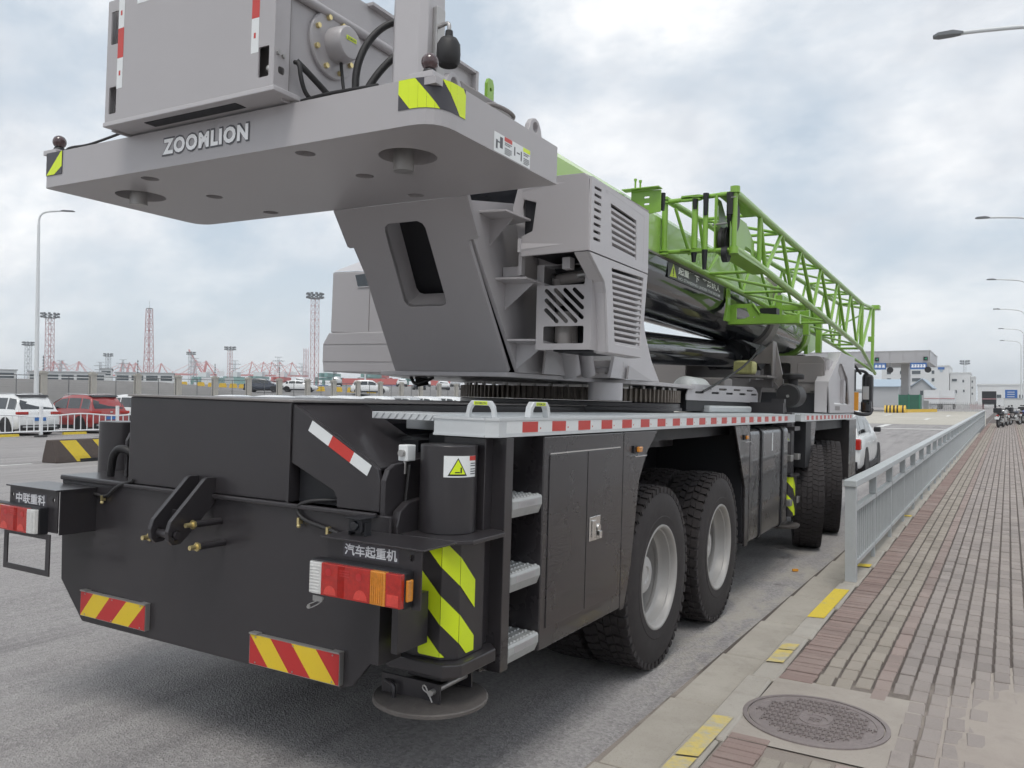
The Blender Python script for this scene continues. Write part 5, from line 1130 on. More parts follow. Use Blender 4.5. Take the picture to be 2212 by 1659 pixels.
# luffing cylinder and its fork
B(MB().cyl((-2.97,6.4,2.16),(-2.97,11.05,2.335),0.165,seg=40).cyl((-2.97,10.98,2.333),(-2.97,11.10,2.338),0.176,seg=40), 'luffing_cylinder', 'black_gloss', smooth=40)
B(MB().prism([(10.2,2.47),(11.9,2.47),(11.75,2.40),(11.45,2.20),(11.3,2.14),(11.1,2.2),(10.95,2.42)], 'X', -2.70, -2.62).prism([(10.2,2.47),(11.9,2.47),(11.75,2.40),(11.45,2.20),(11.3,2.14),(11.1,2.2),(10.95,2.42)], 'X', -3.32, -3.24).cyl((-3.32,11.3,2.26),(-2.62,11.3,2.26),0.06,seg=20), 'cylinder_fork', 'black', smooth=40)
B(MB().prism([(10.6,2.50),(11.9,2.50),(11.6,2.30),(11.3,2.15),(11.12,2.25)], 'X', -3.23, -2.71), 'cylinder_bracket', 'black')
B(MB().tube([(-2.30,7.6,1.78),(-2.34,8.5,1.93),(-2.38,9.6,2.15),(-2.42,10.45,2.42)],0.012,8,1), 'support_cable', 'hose', smooth=60)
# bracket on the boom top near the jib root
an = B(plate([(-2.54,3.385),(-2.285,3.375),(-2.285,3.20),(-2.54,3.17)], [slot(-2.42,3.325,-2.39,3.325,0.008),slot(-2.42,3.27,-2.39,3.27,0.008)], 'Y', 6.30, 6.31), 'anchor_plate', 'green', bevel=0.002)
B(MB().box(-2.60,-2.285,6.24,6.33,3.386,3.394).cyl((-2.49,6.26,3.394),(-2.49,6.26,3.46),0.008,seg=10).cyl((-2.455,6.28,3.394),(-2.455,6.28,3.45),0.008,seg=10).cyl((-2.49,6.26,3.455),(-2.49,6.26,3.473),0.013,seg=8).cyl((-2.455,6.28,3.445),(-2.455,6.28,3.463),0.013,seg=8), 'anchor_bolts', 'green', an)
B(MB().cyl((-2.29,6.36,3.36),(-2.29,6.36,3.22),0.022,0.016,14), 'anchor_pin', 'black', an, smooth=40)

# ---- lattice jib stowed at the right of the boom
jb = B(MB().cyl((-1.90,7.08,3.02),(-1.90,7.08,3.50),0.024,seg=14), 'lattice_jib', 'green', smooth=40)
def zt(y): return 3.490
def zb(y): return 3.01-0.0305*max(0,y-7.6)-0.0020*max(0,y-9)**2*0.7
def xi(y): return -2.52+0.031*(y-7.0)
XO = -1.90
def J(pts, r, nm='lacing', seg=8, sm=0): return B(MB().tube(pts, r, seg, sm), nm, 'green', jb, smooth=60)
E_ = 15.5
ys_ = [7.08+i*(E_-7.08)/14 for i in range(15)]
J([(XO,y,zt(y)) for y in (7.08,E_)], 0.036, 'chord', 12); J([(XO,y,zb(y)) for y in ys_], 0.036, 'chord', 12)
J([(xi(y),y,zt(y)) for y in (7.08,E_)], 0.031, 'chord', 12); J([(xi(y),y,zb(y)) for y in ys_], 0.031, 'chord', 12)
B(MB().box(XO-0.14,XO+0.03,7.10,7.95,3.470,3.515).box(XO-0.14,XO+0.03,7.10,8.3,2.965,2.998), 'root_plate', 'green', jb, bevel=0.004)
# outer face zigzag
tn = [7.98,8.95,10.0,11.35,12.75,14.1,15.4]; bn = [8.25,9.5,10.85,12.2,13.6,14.9]
J([(XO,7.98,zt(0)),(XO,7.98,zb(7.98))], 0.022)
for i, y in enumerate(bn):
    J([(XO,tn[i],zt(0)),(XO,y,zb(y))], 0.021); J([(XO,y,zb(y)),(XO,tn[i+1],zt(0))], 0.021)
# inner face
for i, y in enumerate(bn):
    J([(xi(tn[i]),tn[i],zt(0)),(xi(y),y,zb(y))], 0.018); J([(xi(y),y,zb(y)),(xi(tn[i+1]),tn[i+1],zt(0))], 0.018)
# top and bottom faces
for i, y in enumerate(tn):
    J([(XO,y,zt(0)),(xi(y),y,zt(0))], 0.017)
    if i < 6: J([(xi(y),y,zt(0)),(XO,tn[i+1],zt(0))], 0.016)
for i, y in enumerate(bn):
    J([(XO,y,zb(y)),(xi(y),y,zb(y))], 0.017)
    if i < 5: y2 = bn[i+1]; J([(xi(y),y,zb(y)),(XO,y2,zb(y2))], 0.016)
# rear frame of the root
J([(-2.50,7.05,3.46),(-1.90,7.08,3.49)], 0.020, 'root_tube', 12); J([(-2.50,7.05,3.01),(-1.90,7.08,3.0)], 0.020, 'root_tube', 12)
J([(-2.515,7.05,2.99),(-2.515,7.05,3.47)], 0.027, 'root_post', 12); J([(-2.23,7.02,3.02),(-2.23,7.02,3.44)], 0.027, 'root_post', 12); J([(-2.135,7.02,3.0),(-2.135,7.02,3.46)], 0.023, 'root_post', 12)
J([(-2.47,7.2,3.43),(-2.36,7.3,3.02)], 0.015)
for x0, x1, z in ((-2.36,-2.18,3.445),(-2.36,-2.18,3.475),(-2.27,-2.10,3.468),(-2.36,-2.16,3.005),(-2.27,-2.10,2.99),(-2.56,-2.47,2.985),(-2.56,-2.47,3.012),(-2.56,-2.48,3.475),(-2.56,-2.48,3.445)):
    B(MB().prism(slot(x0+0.025,7.03,x1-0.025,7.03,0.028), 'Z', z, z+0.014), 'pin_lug', 'green', jb)
for x, z0, z1 in ((-2.13,3.49,3.30),(-2.225,3.45,3.36),(-2.13,3.0,2.83),(-2.225,2.98,2.90)): B(MB().cyl((x,7.0,z0),(x,7.0,z1),0.026,0.017,14), 'tapered_pin', 'black', jb, smooth=40)
J([(-2.05,7.05,3.20),(-2.05,7.05,3.49)], 0.012); 
B(plate([(7.03,2.985),(7.5,2.985),(7.5,3.25),(7.2,3.46),(7.03,3.46)], [rrect(7.06,7.14,3.26,3.42,0.02)], 'X', -2.062, -2.052), 'sheave_cheek', 'green', jb)
B(plate([(7.07,2.985),(7.9,2.985),(7.9,3.2),(7.6,3.33),(7.07,3.33)], [rrect(7.55,7.8,3.02,3.12,0.04)], 'X', -1.935, -1.928), 'sheave_cheek', 'green', jb)
B(MB().lathe([(-2.035,0.10),(-2.03,0.118),(-2.005,0.105),(-1.98,0.118),(-1.975,0.10)],32,(0,7.16,3.10),'X').cyl((-2.04,7.16,3.10),(-1.97,7.16,3.10),0.10,seg=28), 'sheave', 'hose', jb, smooth=40)
B(MB().cyl((-1.962,7.2,3.33),(-1.925,7.2,3.33),0.155,seg=32), 'sheave', 'hose', jb, smooth=40)
B(MB().cyl((-1.935,7.05,3.49),(-1.935,7.05,3.30),0.030,0.026,16), 'tapered_pin', 'hose', jb, smooth=40)
B(MB().cyl((-2.0,7.1,2.97),(-1.95,7.1,2.97),0.07,seg=20), 'guide_roller', 'black', jb, smooth=40)
B(MB().cyl((-1.90,7.08,3.49),(-1.90,7.08,3.545),0.042,0.042,16).cyl((-1.90,7.08,2.965),(-1.90,7.08,3.02),0.042,seg=16), 'hinge_boss', 'green', jb, smooth=40)
B(MB().tube([(-2.08,7.04,3.22),(-1.95,7.04,3.225)],0.008,6).tube([(-1.92,7.03,3.44),(-1.88,7.03,3.445)],0.006,6), 'locking_pin', 'steel', jb)
# tip beyond the last bay
J([(XO,E_,zb(E_)),(XO,17.65,2.36)], 0.030, 'chord', 12); J([(XO,E_,zt(0)),(XO,17.25,3.60)], 0.028, 'chord', 12)
J([(XO,17.15,3.62),(XO,17.15,2.44)], 0.030, 'tip_post', 12); J([(XO,15.48,3.5),(XO,15.48,zb(15.48))], 0.034, 'tip_post', 12); J([(XO,16.9,3.58),(XO,15.55,zb(15.5))], 0.028, 'lacing')
J([(xi(E_),E_,zt(0)),(XO-0.05,17.2,3.58)], 0.024, 'chord'); J([(xi(E_),E_,zb(E_)),(XO-0.03,17.5,2.40)], 0.024, 'chord'); J([(XO,15.45,zt(0)),(xi(E_),15.45,zt(0))], 0.02); J([(XO,15.45,zb(E_)),(xi(E_),15.45,zb(E_))], 0.02)
J([(xi(E_),E_,zb(E_)),(xi(E_),E_,zt(0))], 0.024, 'tip_post', 12); J([(XO,15.48,3.30),(xi(E_),13.6,zb(13.6))], 0.014)
B(MB().box(-1.94,-1.80,17.2,17.45,3.58,3.66).box(-1.98,-1.90,17.12,17.18,2.95,3.05), 'tip_lug', 'green', jb, bevel=0.004)
# transverse carrier that holds the jib
cr = B(plate([(-2.545,2.575),(-1.77,2.578),(-1.77,2.655),(-1.98,2.67),(-2.20,2.69),(-2.27,2.80),(-2.48,2.80),(-2.545,2.78)], [[(-2.45,2.63),(-2.36,2.635),(-2.30,2.66),(-2.34,2.755),(-2.45,2.755)], circ(-2.25,2.65,0.010,10)], 'Y', 9.30, 9.33), 'jib_carrier', 'green', bevel=0.003)
B(MB().box(-2.545,-1.77,9.332,9.42,2.575,2.59).box(-1.79,-1.76,9.28,9.36,2.57,2.67).tube([(-2.27,9.29,2.80),(-2.19,9.29,2.69)],0.012,8), 'carrier_flange', 'green', cr)
B(plate([(9.1,2.60),(9.3,2.60),(9.3,2.98),(9.2,2.98),(9.18,2.75)], [rrect(9.22,9.26,2.86,2.95,0.01)], 'X', -2.543, -2.52), 'carrier_foot', 'green', cr)
B(MB().box(-2.20,-2.02,9.34,9.5,2.665,2.75).cyl((-2.1,9.4,2.62),(-1.95,9.4,2.62),0.03,seg=12), 'carrier_latch', 'black', cr)
for y in (10.6, 12.4): B(MB().box(-2.54,-1.95,y,y+0.06,2.86,2.93).box(-2.30,-2.22,y-0.03,y+0.09,2.70,3.05), 'jib_support', 'green', cr, bevel=0.004)
B(MB().box(-2.62,-2.2,13.3,13.38,2.95,3.15).box(-2.28,-2.2,13.28,13.40,2.5,3.2), 'jib_support', 'green', cr, bevel=0.004)

# ---- boom rest, guards, air cleaner, driver's cab
br2 = B(plate([(-2.26,2.46),(-2.30,2.46),(-2.56,2.22),(-2.56,1.60),(-2.45,1.60),(-2.42,1.90),(-2.26,1.90),(-2.20,1.60),(-2.12,1.60),(-2.17,2.05)], [[(-2.50,2.19),(-2.33,2.19),(-2.27,2.05),(-2.27,1.985),(-2.50,1.985)]], 'Y', 10.46, 10.50), 'boom_rest', 'cab_gray', bevel=0.004)
B(MB().box(-2.27,-2.255,10.3,10.46,1.9,2.46).prism([(-2.60,1.90),(-2.52,1.985),(-2.27,1.985),(-2.18,1.88)], 'Y', 10.36, 10.455), 'rest_web', 'cab_gray', br2)
sh = plate([(7.28,1.70),(7.28,1.745),(7.34,1.81),(7.44,1.848),(9.72,1.880),(9.88,1.855),(9.98,1.81),(9.98,1.70)], [slot(7.78+0.56*i,1.815+0.006*i,8.05+0.56*i,1.818+0.006*i,0.0105) for i in range(4)]+[slot(7.55+0.53*i,1.775+0.004*i,7.80+0.53*i,1.778+0.004*i,0.0105) for i in range(5)], 'X', -2.36, -2.35)
hs = B(sh, 'heat_guard', 'gray_light', bevel=0.002)
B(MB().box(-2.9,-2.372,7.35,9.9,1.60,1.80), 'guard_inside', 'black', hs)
B(MB().cyl((-2.62,8.1,1.80),(-2.62,8.55,1.82),0.145,0.12,24).sphere((-2.62,8.1,1.80),0.145,20,12,(1,0.8,1)), 'wrapped_pipe', 'cover_white', smooth=60)
B(MB().box(-2.85,-2.38,8.62,8.95,1.68,1.95), 'exhaust_box', 'cab_gray', bevel=0.02)
B(MB().box(-2.65,-2.30,7.9,9.5,1.585,1.655), 'side_fender', 'alu', bevel=0.02)
B(MB().box(-2.60,-1.98,9.62,9.72,1.584,1.705).box(-2.12,-1.98,9.66,9.74,1.584,1.75), 'hose_tray', 'dark_paint')
ad_ = B(MB().lathe([(10.22,0.0),(10.22,0.125),(10.235,0.142),(10.62,0.142),(10.64,0.12),(10.64,0.0)],36,(-2.055,0,1.80),'Y'), 'air_cleaner', 'hose', smooth=35)
B(MB().cyl((-2.055,10.22,1.79),(-2.055,10.205,1.79),0.018,seg=12), 'wing_nut', 'steel', ad_)
B(MB().cyl((-2.035,10.42,1.92),(-2.035,10.42,2.0),0.055,seg=20).lathe([(2.0,0.0),(2.0,0.12),(2.012,0.128),(2.05,0.128),(2.065,0.11),(2.068,0.0)],28,(-2.035,10.42,0),'Z'), 'intake_cap', 'hose', ad_, smooth=35)
B(MB().sphere((-2.495,9.9,2.11),0.10,16,12,(1.1,0.9,0.95)), 'lime_crate', 'crate_lime', smooth=40) if False else None
ck = B(MB().prism(rrect(-2.61,-2.375,2.035,2.195,0.045), 'Y', 9.82, 10.02), 'lime_canister', 'crate_lime', bevel=0.02, smooth=40)
kr = MB()
for i in range(5): kr.box(-2.60+0.05*i,-2.59+0.05*i,9.812,9.82,2.05,2.18)
for i in range(4): kr.box(-2.60,-2.385,9.812,9.82,2.06+0.035*i,2.066+0.035*i)
B(kr, 'canister_ribs', 'crate_lime', ck)
B(MB().box(-2.66,-2.2,9.78,10.35,2.0,2.022), 'canister_shelf', 'cab_gray')
# cab rear wall with pressed panels and a window
cabw = plate([(-4.62,1.62),(-1.93,1.62),(-1.93,2.30),(-1.98,2.365),(-2.05,2.378),(-4.5,2.378),(-4.62,2.30)], [rrect(-2.76,-2.385,1.99,2.275,0.04), rrect(-3.9,-3.2,1.99,2.275,0.04)], 'Y', 12.0, 12.05)
cb_ = B(cabw, 'driver_cab', 'cab_gray', bevel=0.006)
B(MB().prism([(-4.62,1.60),(-1.95,1.60),(-1.95,2.29),(-2.0,2.36),(-4.55,2.36),(-4.62,2.30)], 'Y', 12.45, 14.75), 'cab_shell', 'cab_gray', cb_, bevel=0.03)
B(MB().box(-4.60,-1.95,12.05,12.45,1.62,1.66).box(-4.60,-1.95,12.05,12.45,2.33,2.36).box(-1.985,-1.945,12.05,12.45,1.66,2.33), 'cab_floor', 'cab_gray', cb_)
B(MB().prism(rrect(-2.29,-1.955,2.005,2.275,0.03), 'Y', 11.985, 12.0).box(-2.25,-2.17,11.985,12.0,1.885,1.92).box(-2.12,-2.04,11.985,12.0,1.885,1.92), 'pressed_panel', 'cab_gray', cb_, bevel=0.006)
B(MB().prism(rrect(-2.95,-2.80,1.95,2.275,0.03), 'Y', 11.985, 12.0), 'pressed_panel', 'gray_paint', cb_, bevel=0.006)
B(MB().box(-4.4,-1.95,11.9,12.0,1.55,1.86), 'cab_bulkhead', 'black', cb_)
fa = plate([(11.95,1.595),(14.32,1.595),(14.28,2.478),(12.86,2.478),(11.80,2.02),(11.80,1.95)], [[(12.30,1.72),(13.80,1.72),(13.80,1.76),(13.55,2.12),(12.95,2.31),(12.72,2.30),(12.28,1.97)]], 'X', -1.862, -1.842)
f_ = B(fa, 'cab_fairing', 'gray_light', bevel=0.004)
B(MB().box(-1.95,-1.90,12.2,13.9,1.70,2.33), 'fairing_recess', 'gray_light', f_)
B(MB().add([(-1.862,12.95,2.31),(-1.862,13.80,2.10),(-1.899,13.35,2.05),(-1.899,12.95,2.22)],[(0,1,2,3)]).box(-1.899,-1.855,13.25,13.45,1.74,2.08), 'fairing_vent', 'gray_paint', f_)
B(MB().add([(-1.862,12.30,1.72),(-1.862,13.80,1.72),(-1.93,13.7,1.755),(-1.93,12.35,1.755)],[(0,1,2,3)]), 'fairing_ledge', 'sticker', f_)
B(MB().box(-2.02,-1.8625,11.80,11.82,1.60,2.02).add([(-1.862,11.80,2.02),(-2.02,11.82,2.02),(-2.02,12.88,2.478),(-1.862,12.86,2.478)],[(0,1,2,3)]).add([(-1.862,12.86,2.478),(-2.02,12.88,2.478),(-2.02,14.28,2.478),(-1.862,14.28,2.478)],[(0,1,2,3)]), 'fairing_return', 'gray_light', f_)
B(MB().box(-1.8418,-1.841,12.38,12.82,1.632,1.69), 'model_badge', 'cab_gray', f_)
# mirrors and cab corner
mi = B(MB().box(-1.80,-1.735,15.0,15.13,1.66,2.26), 'mirror', 'black', bevel=0.03)
B(MB().box(-1.82,-1.66,15.02,15.3,1.60,2.25), 'mirror_housing', 'black', mi, bevel=0.05)
B(MB().tube([(-1.95,14.5,2.26),(-1.86,14.8,2.30),(-1.76,15.0,2.29),(-1.72,15.1,2.2)],0.025,8,2).tube([(-1.95,14.5,1.62),(-1.8,14.7,1.57),(-1.68,15.0,1.57),(-1.66,15.1,1.66)],0.03,8,2), 'mirror_arm', 'black', mi, smooth=60)
B(MB().prism([(15.0,1.60),(15.3,1.62),(15.3,1.78),(15.0,1.80)], 'X', -1.83, -1.66), 'lower_mirror', 'black_gloss', mi, bevel=0.03)
B(MB().box(-1.80,-1.70,14.995,14.9995,1.82,2.04), 'mirror_glass', 'car_silver', mi)
B(MB().box(-1.89,-1.805,14.52,14.55,1.63,1.93), 'marker_panel', 'orange', mi)
B(MB().box(-2.0,-1.87,14.45,14.72,1.95,2.3).tube([(-1.88,14.3,2.40),(-1.85,14.5,2.34),(-1.80,14.7,2.24)],0.02,8,1), 'cab_corner', 'black')
OFF = Vector((0,0,0))
OR = ['first', 'second', 'third', 'fourth', 'fifth', 'sixth', 'seventh', 'eighth', 'ninth', 'tenth', 'eleventh', 'twelfth', 'thirteenth', 'fourteenth', 'fifteenth', 'sixteenth']
# ================================================================== cars
def car_meshes(kind):
    """local frame: rear bumper at y=0, forward +y, width along x"""
    if kind == 'suv':
        Lr, Hf = 4.55, 0.925
        st = [(0.00,0.72,0.42,0.74),(0.06,0.86,0.30,0.98),(0.25,0.91,0.27,1.02),(0.9,0.925,0.25,1.03),(2.2,0.925,0.24,1.02),(3.2,0.92,0.25,1.03),(3.6,0.915,0.26,0.99),(4.25,0.87,0.28,0.88),(4.47,0.76,0.32,0.76),(4.55,0.60,0.42,0.62)]
        gh = [(0.16,1.02,0.84,0.80),(0.30,1.30,0.82,0.74),(0.52,1.60,0.78,0.64),(1.0,1.665,0.78,0.64),(1.9,1.675,0.78,0.65),(2.55,1.62,0.79,0.65),(3.0,1.36,0.82,0.73),(3.42,1.05,0.86,0.84)]
    else:
        Lr, Hf = 4.7, 0.915
        st = [(0.00,0.70,0.45,0.78),(0.08,0.86,0.32,0.98),(0.45,0.90,0.27,1.02),(1.0,0.915,0.25,1.0),(2.2,0.915,0.22,0.97),(3.3,0.91,0.23,0.97),(3.8,0.90,0.25,0.90),(4.4,0.84,0.28,0.80),(4.62,0.72,0.32,0.68),(4.7,0.55,0.42,0.56)]
        gh = [(0.45,1.01,0.80,0.78),(0.9,1.28,0.80,0.70),(1.35,1.43,0.76,0.60),(1.9,1.47,0.76,0.60),(2.5,1.42,0.77,0.61),(2.95,1.22,0.80,0.70),(3.5,0.96,0.84,0.82)]
    body = MB(); ring = []
    for y, w, z0, z1 in st:
        zm = z0+(z1-z0)*0.45
        sec = [(-w*0.90,z0),(-w*0.985,z0+0.10),(-w,zm),(-w*0.975,z0+(z1-z0)*0.80),(-w*0.92,z1),(-w*0.5,z1+0.015),(0,z1+0.02),(w*0.5,z1+0.015),(w*0.92,z1),(w*0.975,z0+(z1-z0)*0.80),(w,zm),(w*0.985,z0+0.10),(w*0.90,z0)]
        ring.append([(x,y,z) for x,z in sec])
    k = len(ring[0]); body.add([p for r in ring for p in r], [(i*k+j,(i+1)*k+j,(i+1)*k+(j+1)%k,i*k+(j+1)%k) for i in range(len(ring)-1) for j in range(k)]+[tuple(range(k)),tuple(range((len(ring)-1)*k,len(ring)*k))])
    ring = []
    for y, zr, wb, wr in gh:
        zb_ = 0.96
        sec = [(-wb,zb_),(-wb*0.98,zb_+(zr-zb_)*0.1),(-wr,zb_+(zr-zb_)*0.86),(-wr*0.86,zr),(0,zr+0.018),(wr*0.86,zr),(wr,zb_+(zr-zb_)*0.86),(wb*0.98,zb_+(zr-zb_)*0.1),(wb,zb_)]
        ring.append([(x,y,z) for x,z in sec])
    k = len(ring[0]); body.add([p for r in ring for p in r], [(i*k+j,(i+1)*k+j,(i+1)*k+(j+1)%k,i*k+(j+1)%k) for i in range(len(ring)-1) for j in range(k)]+[tuple(range(k)),tuple(range((len(ring)-1)*k,len(ring)*k))])
    # glass, set just proud of the shell
    def side(y, t, s):
        for a, b in zip(gh, gh[1:]):
            if a[0] <= y <= b[0]:
                u = (y-a[0])/(b[0]-a[0]); zr = a[1]+(b[1]-a[1])*u; wb = a[2]+(b[2]-a[2])*u; wr = a[3]+(b[3]-a[3])*u
                z = 0.96+(zr-0.96)*t; tt = (t-0.1)/0.76; return (s*(wb*0.98+(wr-wb*0.98)*tt+0.006), y, z)
    sw_ = MB()
    spans = ((0.42,1.02),(1.12,1.98),(2.06,2.95)) if kind == 'suv' else ((0.85,1.15),(1.22,2.0),(2.08,2.95))
    for s in (-1, 1):
        for a, b in spans:
            n = 5; pts = [side(a+(b-a)*i/n, 0.16, s) for i in range(n+1)]; top = [side(a+(b-a)*i/n, 0.80, s) for i in range(n+1)]
            sw_.add(pts+top, [(i,i+1,n+2+i,n+1+i) for i in range(n)])
    a, b = gh[0], gh[2]
    rw = MB().add([(-a[2]*0.80,a[0]-0.004+0.02,a[1]+0.05),(a[2]*0.80,a[0]+0.016,a[1]+0.05),(gh[1][3]*0.92,gh[1][0]-0.012,gh[1][1]),(b[3]*0.84,b[0]-0.03,b[1]-0.05),(-b[3]*0.84,b[0]-0.03,b[1]-0.05),(-gh[1][3]*0.92,gh[1][0]-0.012,gh[1][1])],[(0,1,2,3,4,5)])
    a, b = gh[-1], gh[-3]
    fw = MB().add([(-a[2]*0.85,a[0]-0.03,a[1]+0.03),(a[2]*0.85,a[0]-0.03,a[1]+0.03),(gh[-2][3]*0.95,gh[-2][0]+0.02,gh[-2][1]),(b[3]*0.85,b[0]+0.06,b[1]-0.03),(-b[3]*0.85,b[0]+0.06,b[1]-0.03),(-gh[-2][3]*0.95,gh[-2][0]+0.02,gh[-2][1])],[(0,1,2,3,4,5)])
    wy = (0.86,3.62) if kind == 'suv' else (1.0,3.75); R_ = 0.345 if kind == 'suv' else 0.325
    return dict(body=body, side=sw_, rear=rw, front=fw, wy=wy, R=R_, st=st, gh=gh)
CARM = {}
for kd in ('suv', 'sedan'):
    c = car_meshes(kd); W = 0.925
    arch = MB()
    for y in c['wy']:
        for s in (-1, 1):
            P = [(y+(c['R']+0.07)*math.cos(R(a)), c['R']+(c['R']+0.07)*math.sin(R(a))) for a in range(-20, 201, 20)]
            arch.prism(P, 'X', s*(W-0.04), s*(W+0.004))
    arch.box(-0.80,0.80,-0.012,0.10,0.25,0.44).box(-0.9,0.9,0.6,4.0,0.20,0.30).box(-0.932,-0.90,1.3,3.2,0.24,0.36).box(0.90,0.932,1.3,3.2,0.24,0.36)
    ty = MB().lathe([(-0.11,0.20),(-0.115,c['R']-0.03),(-0.09,c['R']),(0.09,c['R']),(0.115,c['R']-0.03),(0.11,0.20)], 28, axis='X').mesh('tyre', 'rubber', 40)
    rm = MB().lathe([(0.118,0.225),(0.10,0.205),(0.07,0.20),(0.075,0.0)], 24, axis='X')
    sp = MB()
    for i in range(5):
        a = 2*math.pi*i/5; sp.add([(0.10,0.05*math.cos(a+1.2),0.05*math.sin(a+1.2)),(0.10,0.05*math.cos(a-1.2),0.05*math.sin(a-1.2)),(0.118,0.21*math.cos(a-0.16),0.21*math.sin(a-0.16)),(0.118,0.21*math.cos(a+0.16),0.21*math.sin(a+0.16))],[(0,1,2,3)])
    CARM[kd] = dict(c, shell={}, sidem=[q.mesh('side_window','window_dark') for q in c['side'].pieces()], rearm=c['rear'].mesh('rear_window','window_dark'), frontm=c['front'].mesh('windscreen','window_dark'),
        archm=arch.mesh('cladding','black'), tyre=ty, rimd=rm.mesh('rim','hose',40), spokes=sp.mesh('spokes','car_silver'))
def car(name, label, kind, color, loc, rz, full=True, group=None, bands='wide'):
    c = CARM[kind]; root = empty(name, loc, rz); tag(root, label, 'car', group)
    if color not in c['shell']: c['shell'][color] = c['body'].mesh('body', color, 38)
    b = link('body', c['shell'][color], root)
    [link('side_window', q, root) for q in c['sidem']]; link('rear_window', c['rearm'], root); link('windscreen', c['frontm'], root); link('cladding', c['archm'], root)
    for y in c['wy']:
        for s in (-1, 1):
            w = link('wheel', c['rimd'], root); w.location = (s*0.81, y, c['R']); w.rotation_euler = (0, 0, 0 if s > 0 else math.pi); link('tyre', c['tyre'], w); link('spokes', c['spokes'], w)
    if not full: return root
    Pz = 0.86
    if bands == 'wide':
        for s in (-1, 1): MB().box(min(s*0.46,s*0.885),max(s*0.46,s*0.885),-0.005,0.20,Pz,Pz+0.115).build('tail_light', 'lens_red', root, bevel=0.02)
    else:
        for s in (-1, 1): MB().box(min(s*0.66,s*0.88),max(s*0.66,s*0.88),-0.006,0.22,0.72,0.98).build('tail_light', 'lens_red', root, bevel=0.03)
    MB().box(-0.24,0.24,-0.022,0.03,0.60,0.74).build('number_plate', 'plate_blue', root)
    MB().box(-0.19,0.19,-0.026,-0.0225,0.65,0.69).box(-0.02,0.02,-0.0262,-0.0258,0.645,0.695).build('plate_characters', 'plate_blue', root)
    MB().box(-0.70,0.70,-0.018,0.05,0.34,0.40).build('bumper_strip', 'car_silver', root)
    MB().prism([(0.42,1.575),(0.50,1.60),(0.75,1.665),(0.55,1.655)], 'X', -0.62, 0.62).build('spoiler', 'black', root)
    for s in (-1, 1):
        MB().box(min(s*0.87,s*1.04),max(s*0.87,s*1.04),2.85,2.98,1.06,1.19).build('door_mirror', 'black', root, bevel=0.03)
        MB().tube([(s*0.57,0.75,1.67),(s*0.57,1.0,1.715),(s*0.57,2.2,1.72),(s*0.57,2.5,1.675)],0.014,6,1).build('roof_rail', 'car_silver', root)
        MB().box(min(s*0.915,s*0.935),max(s*0.915,s*0.935),1.25,1.45,0.84,0.87).box(min(s*0.915,s*0.935),max(s*0.915,s*0.935),2.15,2.35,0.84,0.87).build('door_handle', color, root)
    MB().box(-0.06,0.06,-0.012,0.1,0.90,0.955).build('emblem', 'chrome', root)
    return root
GC = 'cars parked in the row behind the white railing'
car('parked_car', 'white SUV parked tail-out behind the white railing, leftmost in the photo', 'suv', 'car_white', (-33.4,19.72,0), R(90))
car('parked_car', 'dark red SUV parked next to the white one, partly hidden by the crane', 'suv', 'car_red', (-33.2,22.75,0), R(90))
rowc = [('car_white','suv',25.6),('car_silver','sedan',28.4),('car_white','suv',31.2),('car_white','suv',34.1),('car_silver','suv',37.0),('car_white','suv',39.9),('car_white','suv',42.8),('car_silver','suv',45.7),('car_white','suv',48.6),('car_white','suv',51.5)]
for (col_, kd, y), q in zip(rowc, ('first','second','third','fourth','fifth','sixth','seventh','eighth','ninth','tenth')): car('parked_car', q+' from the left of the car roofs showing above the crane deck', kd, col_, (-33.5+random.uniform(-0.3,0.3),y,0.03), R(90+random.uniform(-2,2)), False, 'car roofs showing above the crane deck')
car('parked_car', 'white car between the white and red SUVs, only its roof showing', 'sedan', 'car_white', (-41.5,24.3,0.15), R(92), False)
# yard beyond the fence
def yz(x, y): return yard_z(x, y)
car('yard_car', 'dark navy SUV driving in the yard beyond the post fence', 'suv', 'car_navy', (-77.9,71.0,yard_z(-77.9,71)), R(-58), False)
car('yard_car', 'white sedan in the yard beyond the fence, next to the navy SUV', 'sedan', 'car_white', (-77.0,75.8,yard_z(-77,75.8)), R(-55), False)
car('yard_car', 'white SUV in the yard, seen just right of the operator cab', 'suv', 'car_white', (-65.6,76.0,yard_z(-65.6,76)), R(-52), False)
k_ = 0
for x, y in ((-90,118),(-87,121),(-83,125),(-80,128),(-76,131),(-72,134),(-68,136),(-100,112),(-105,108),(-73,100),(-70,102),(-67,104),(-64.5,106),(-62.5,109)):
    car('yard_car', OR[k_]+' of the distant cars parked at the far side of the yard', 'suv' if k_ % 2 else 'sedan', ('car_white','car_white','car_silver','car_white','car_navy')[k_ % 5], (x,y,yard_z(x,y)), R(40), False, 'far cars in the yard'); k_ += 1
car('white_suv', 'white SUV on the road just ahead of the crane, red tail light showing', 'suv', 'car_white', (-3.42,20.9,H(-3.4,21.5)), R(0.5), True, None, 'tall')

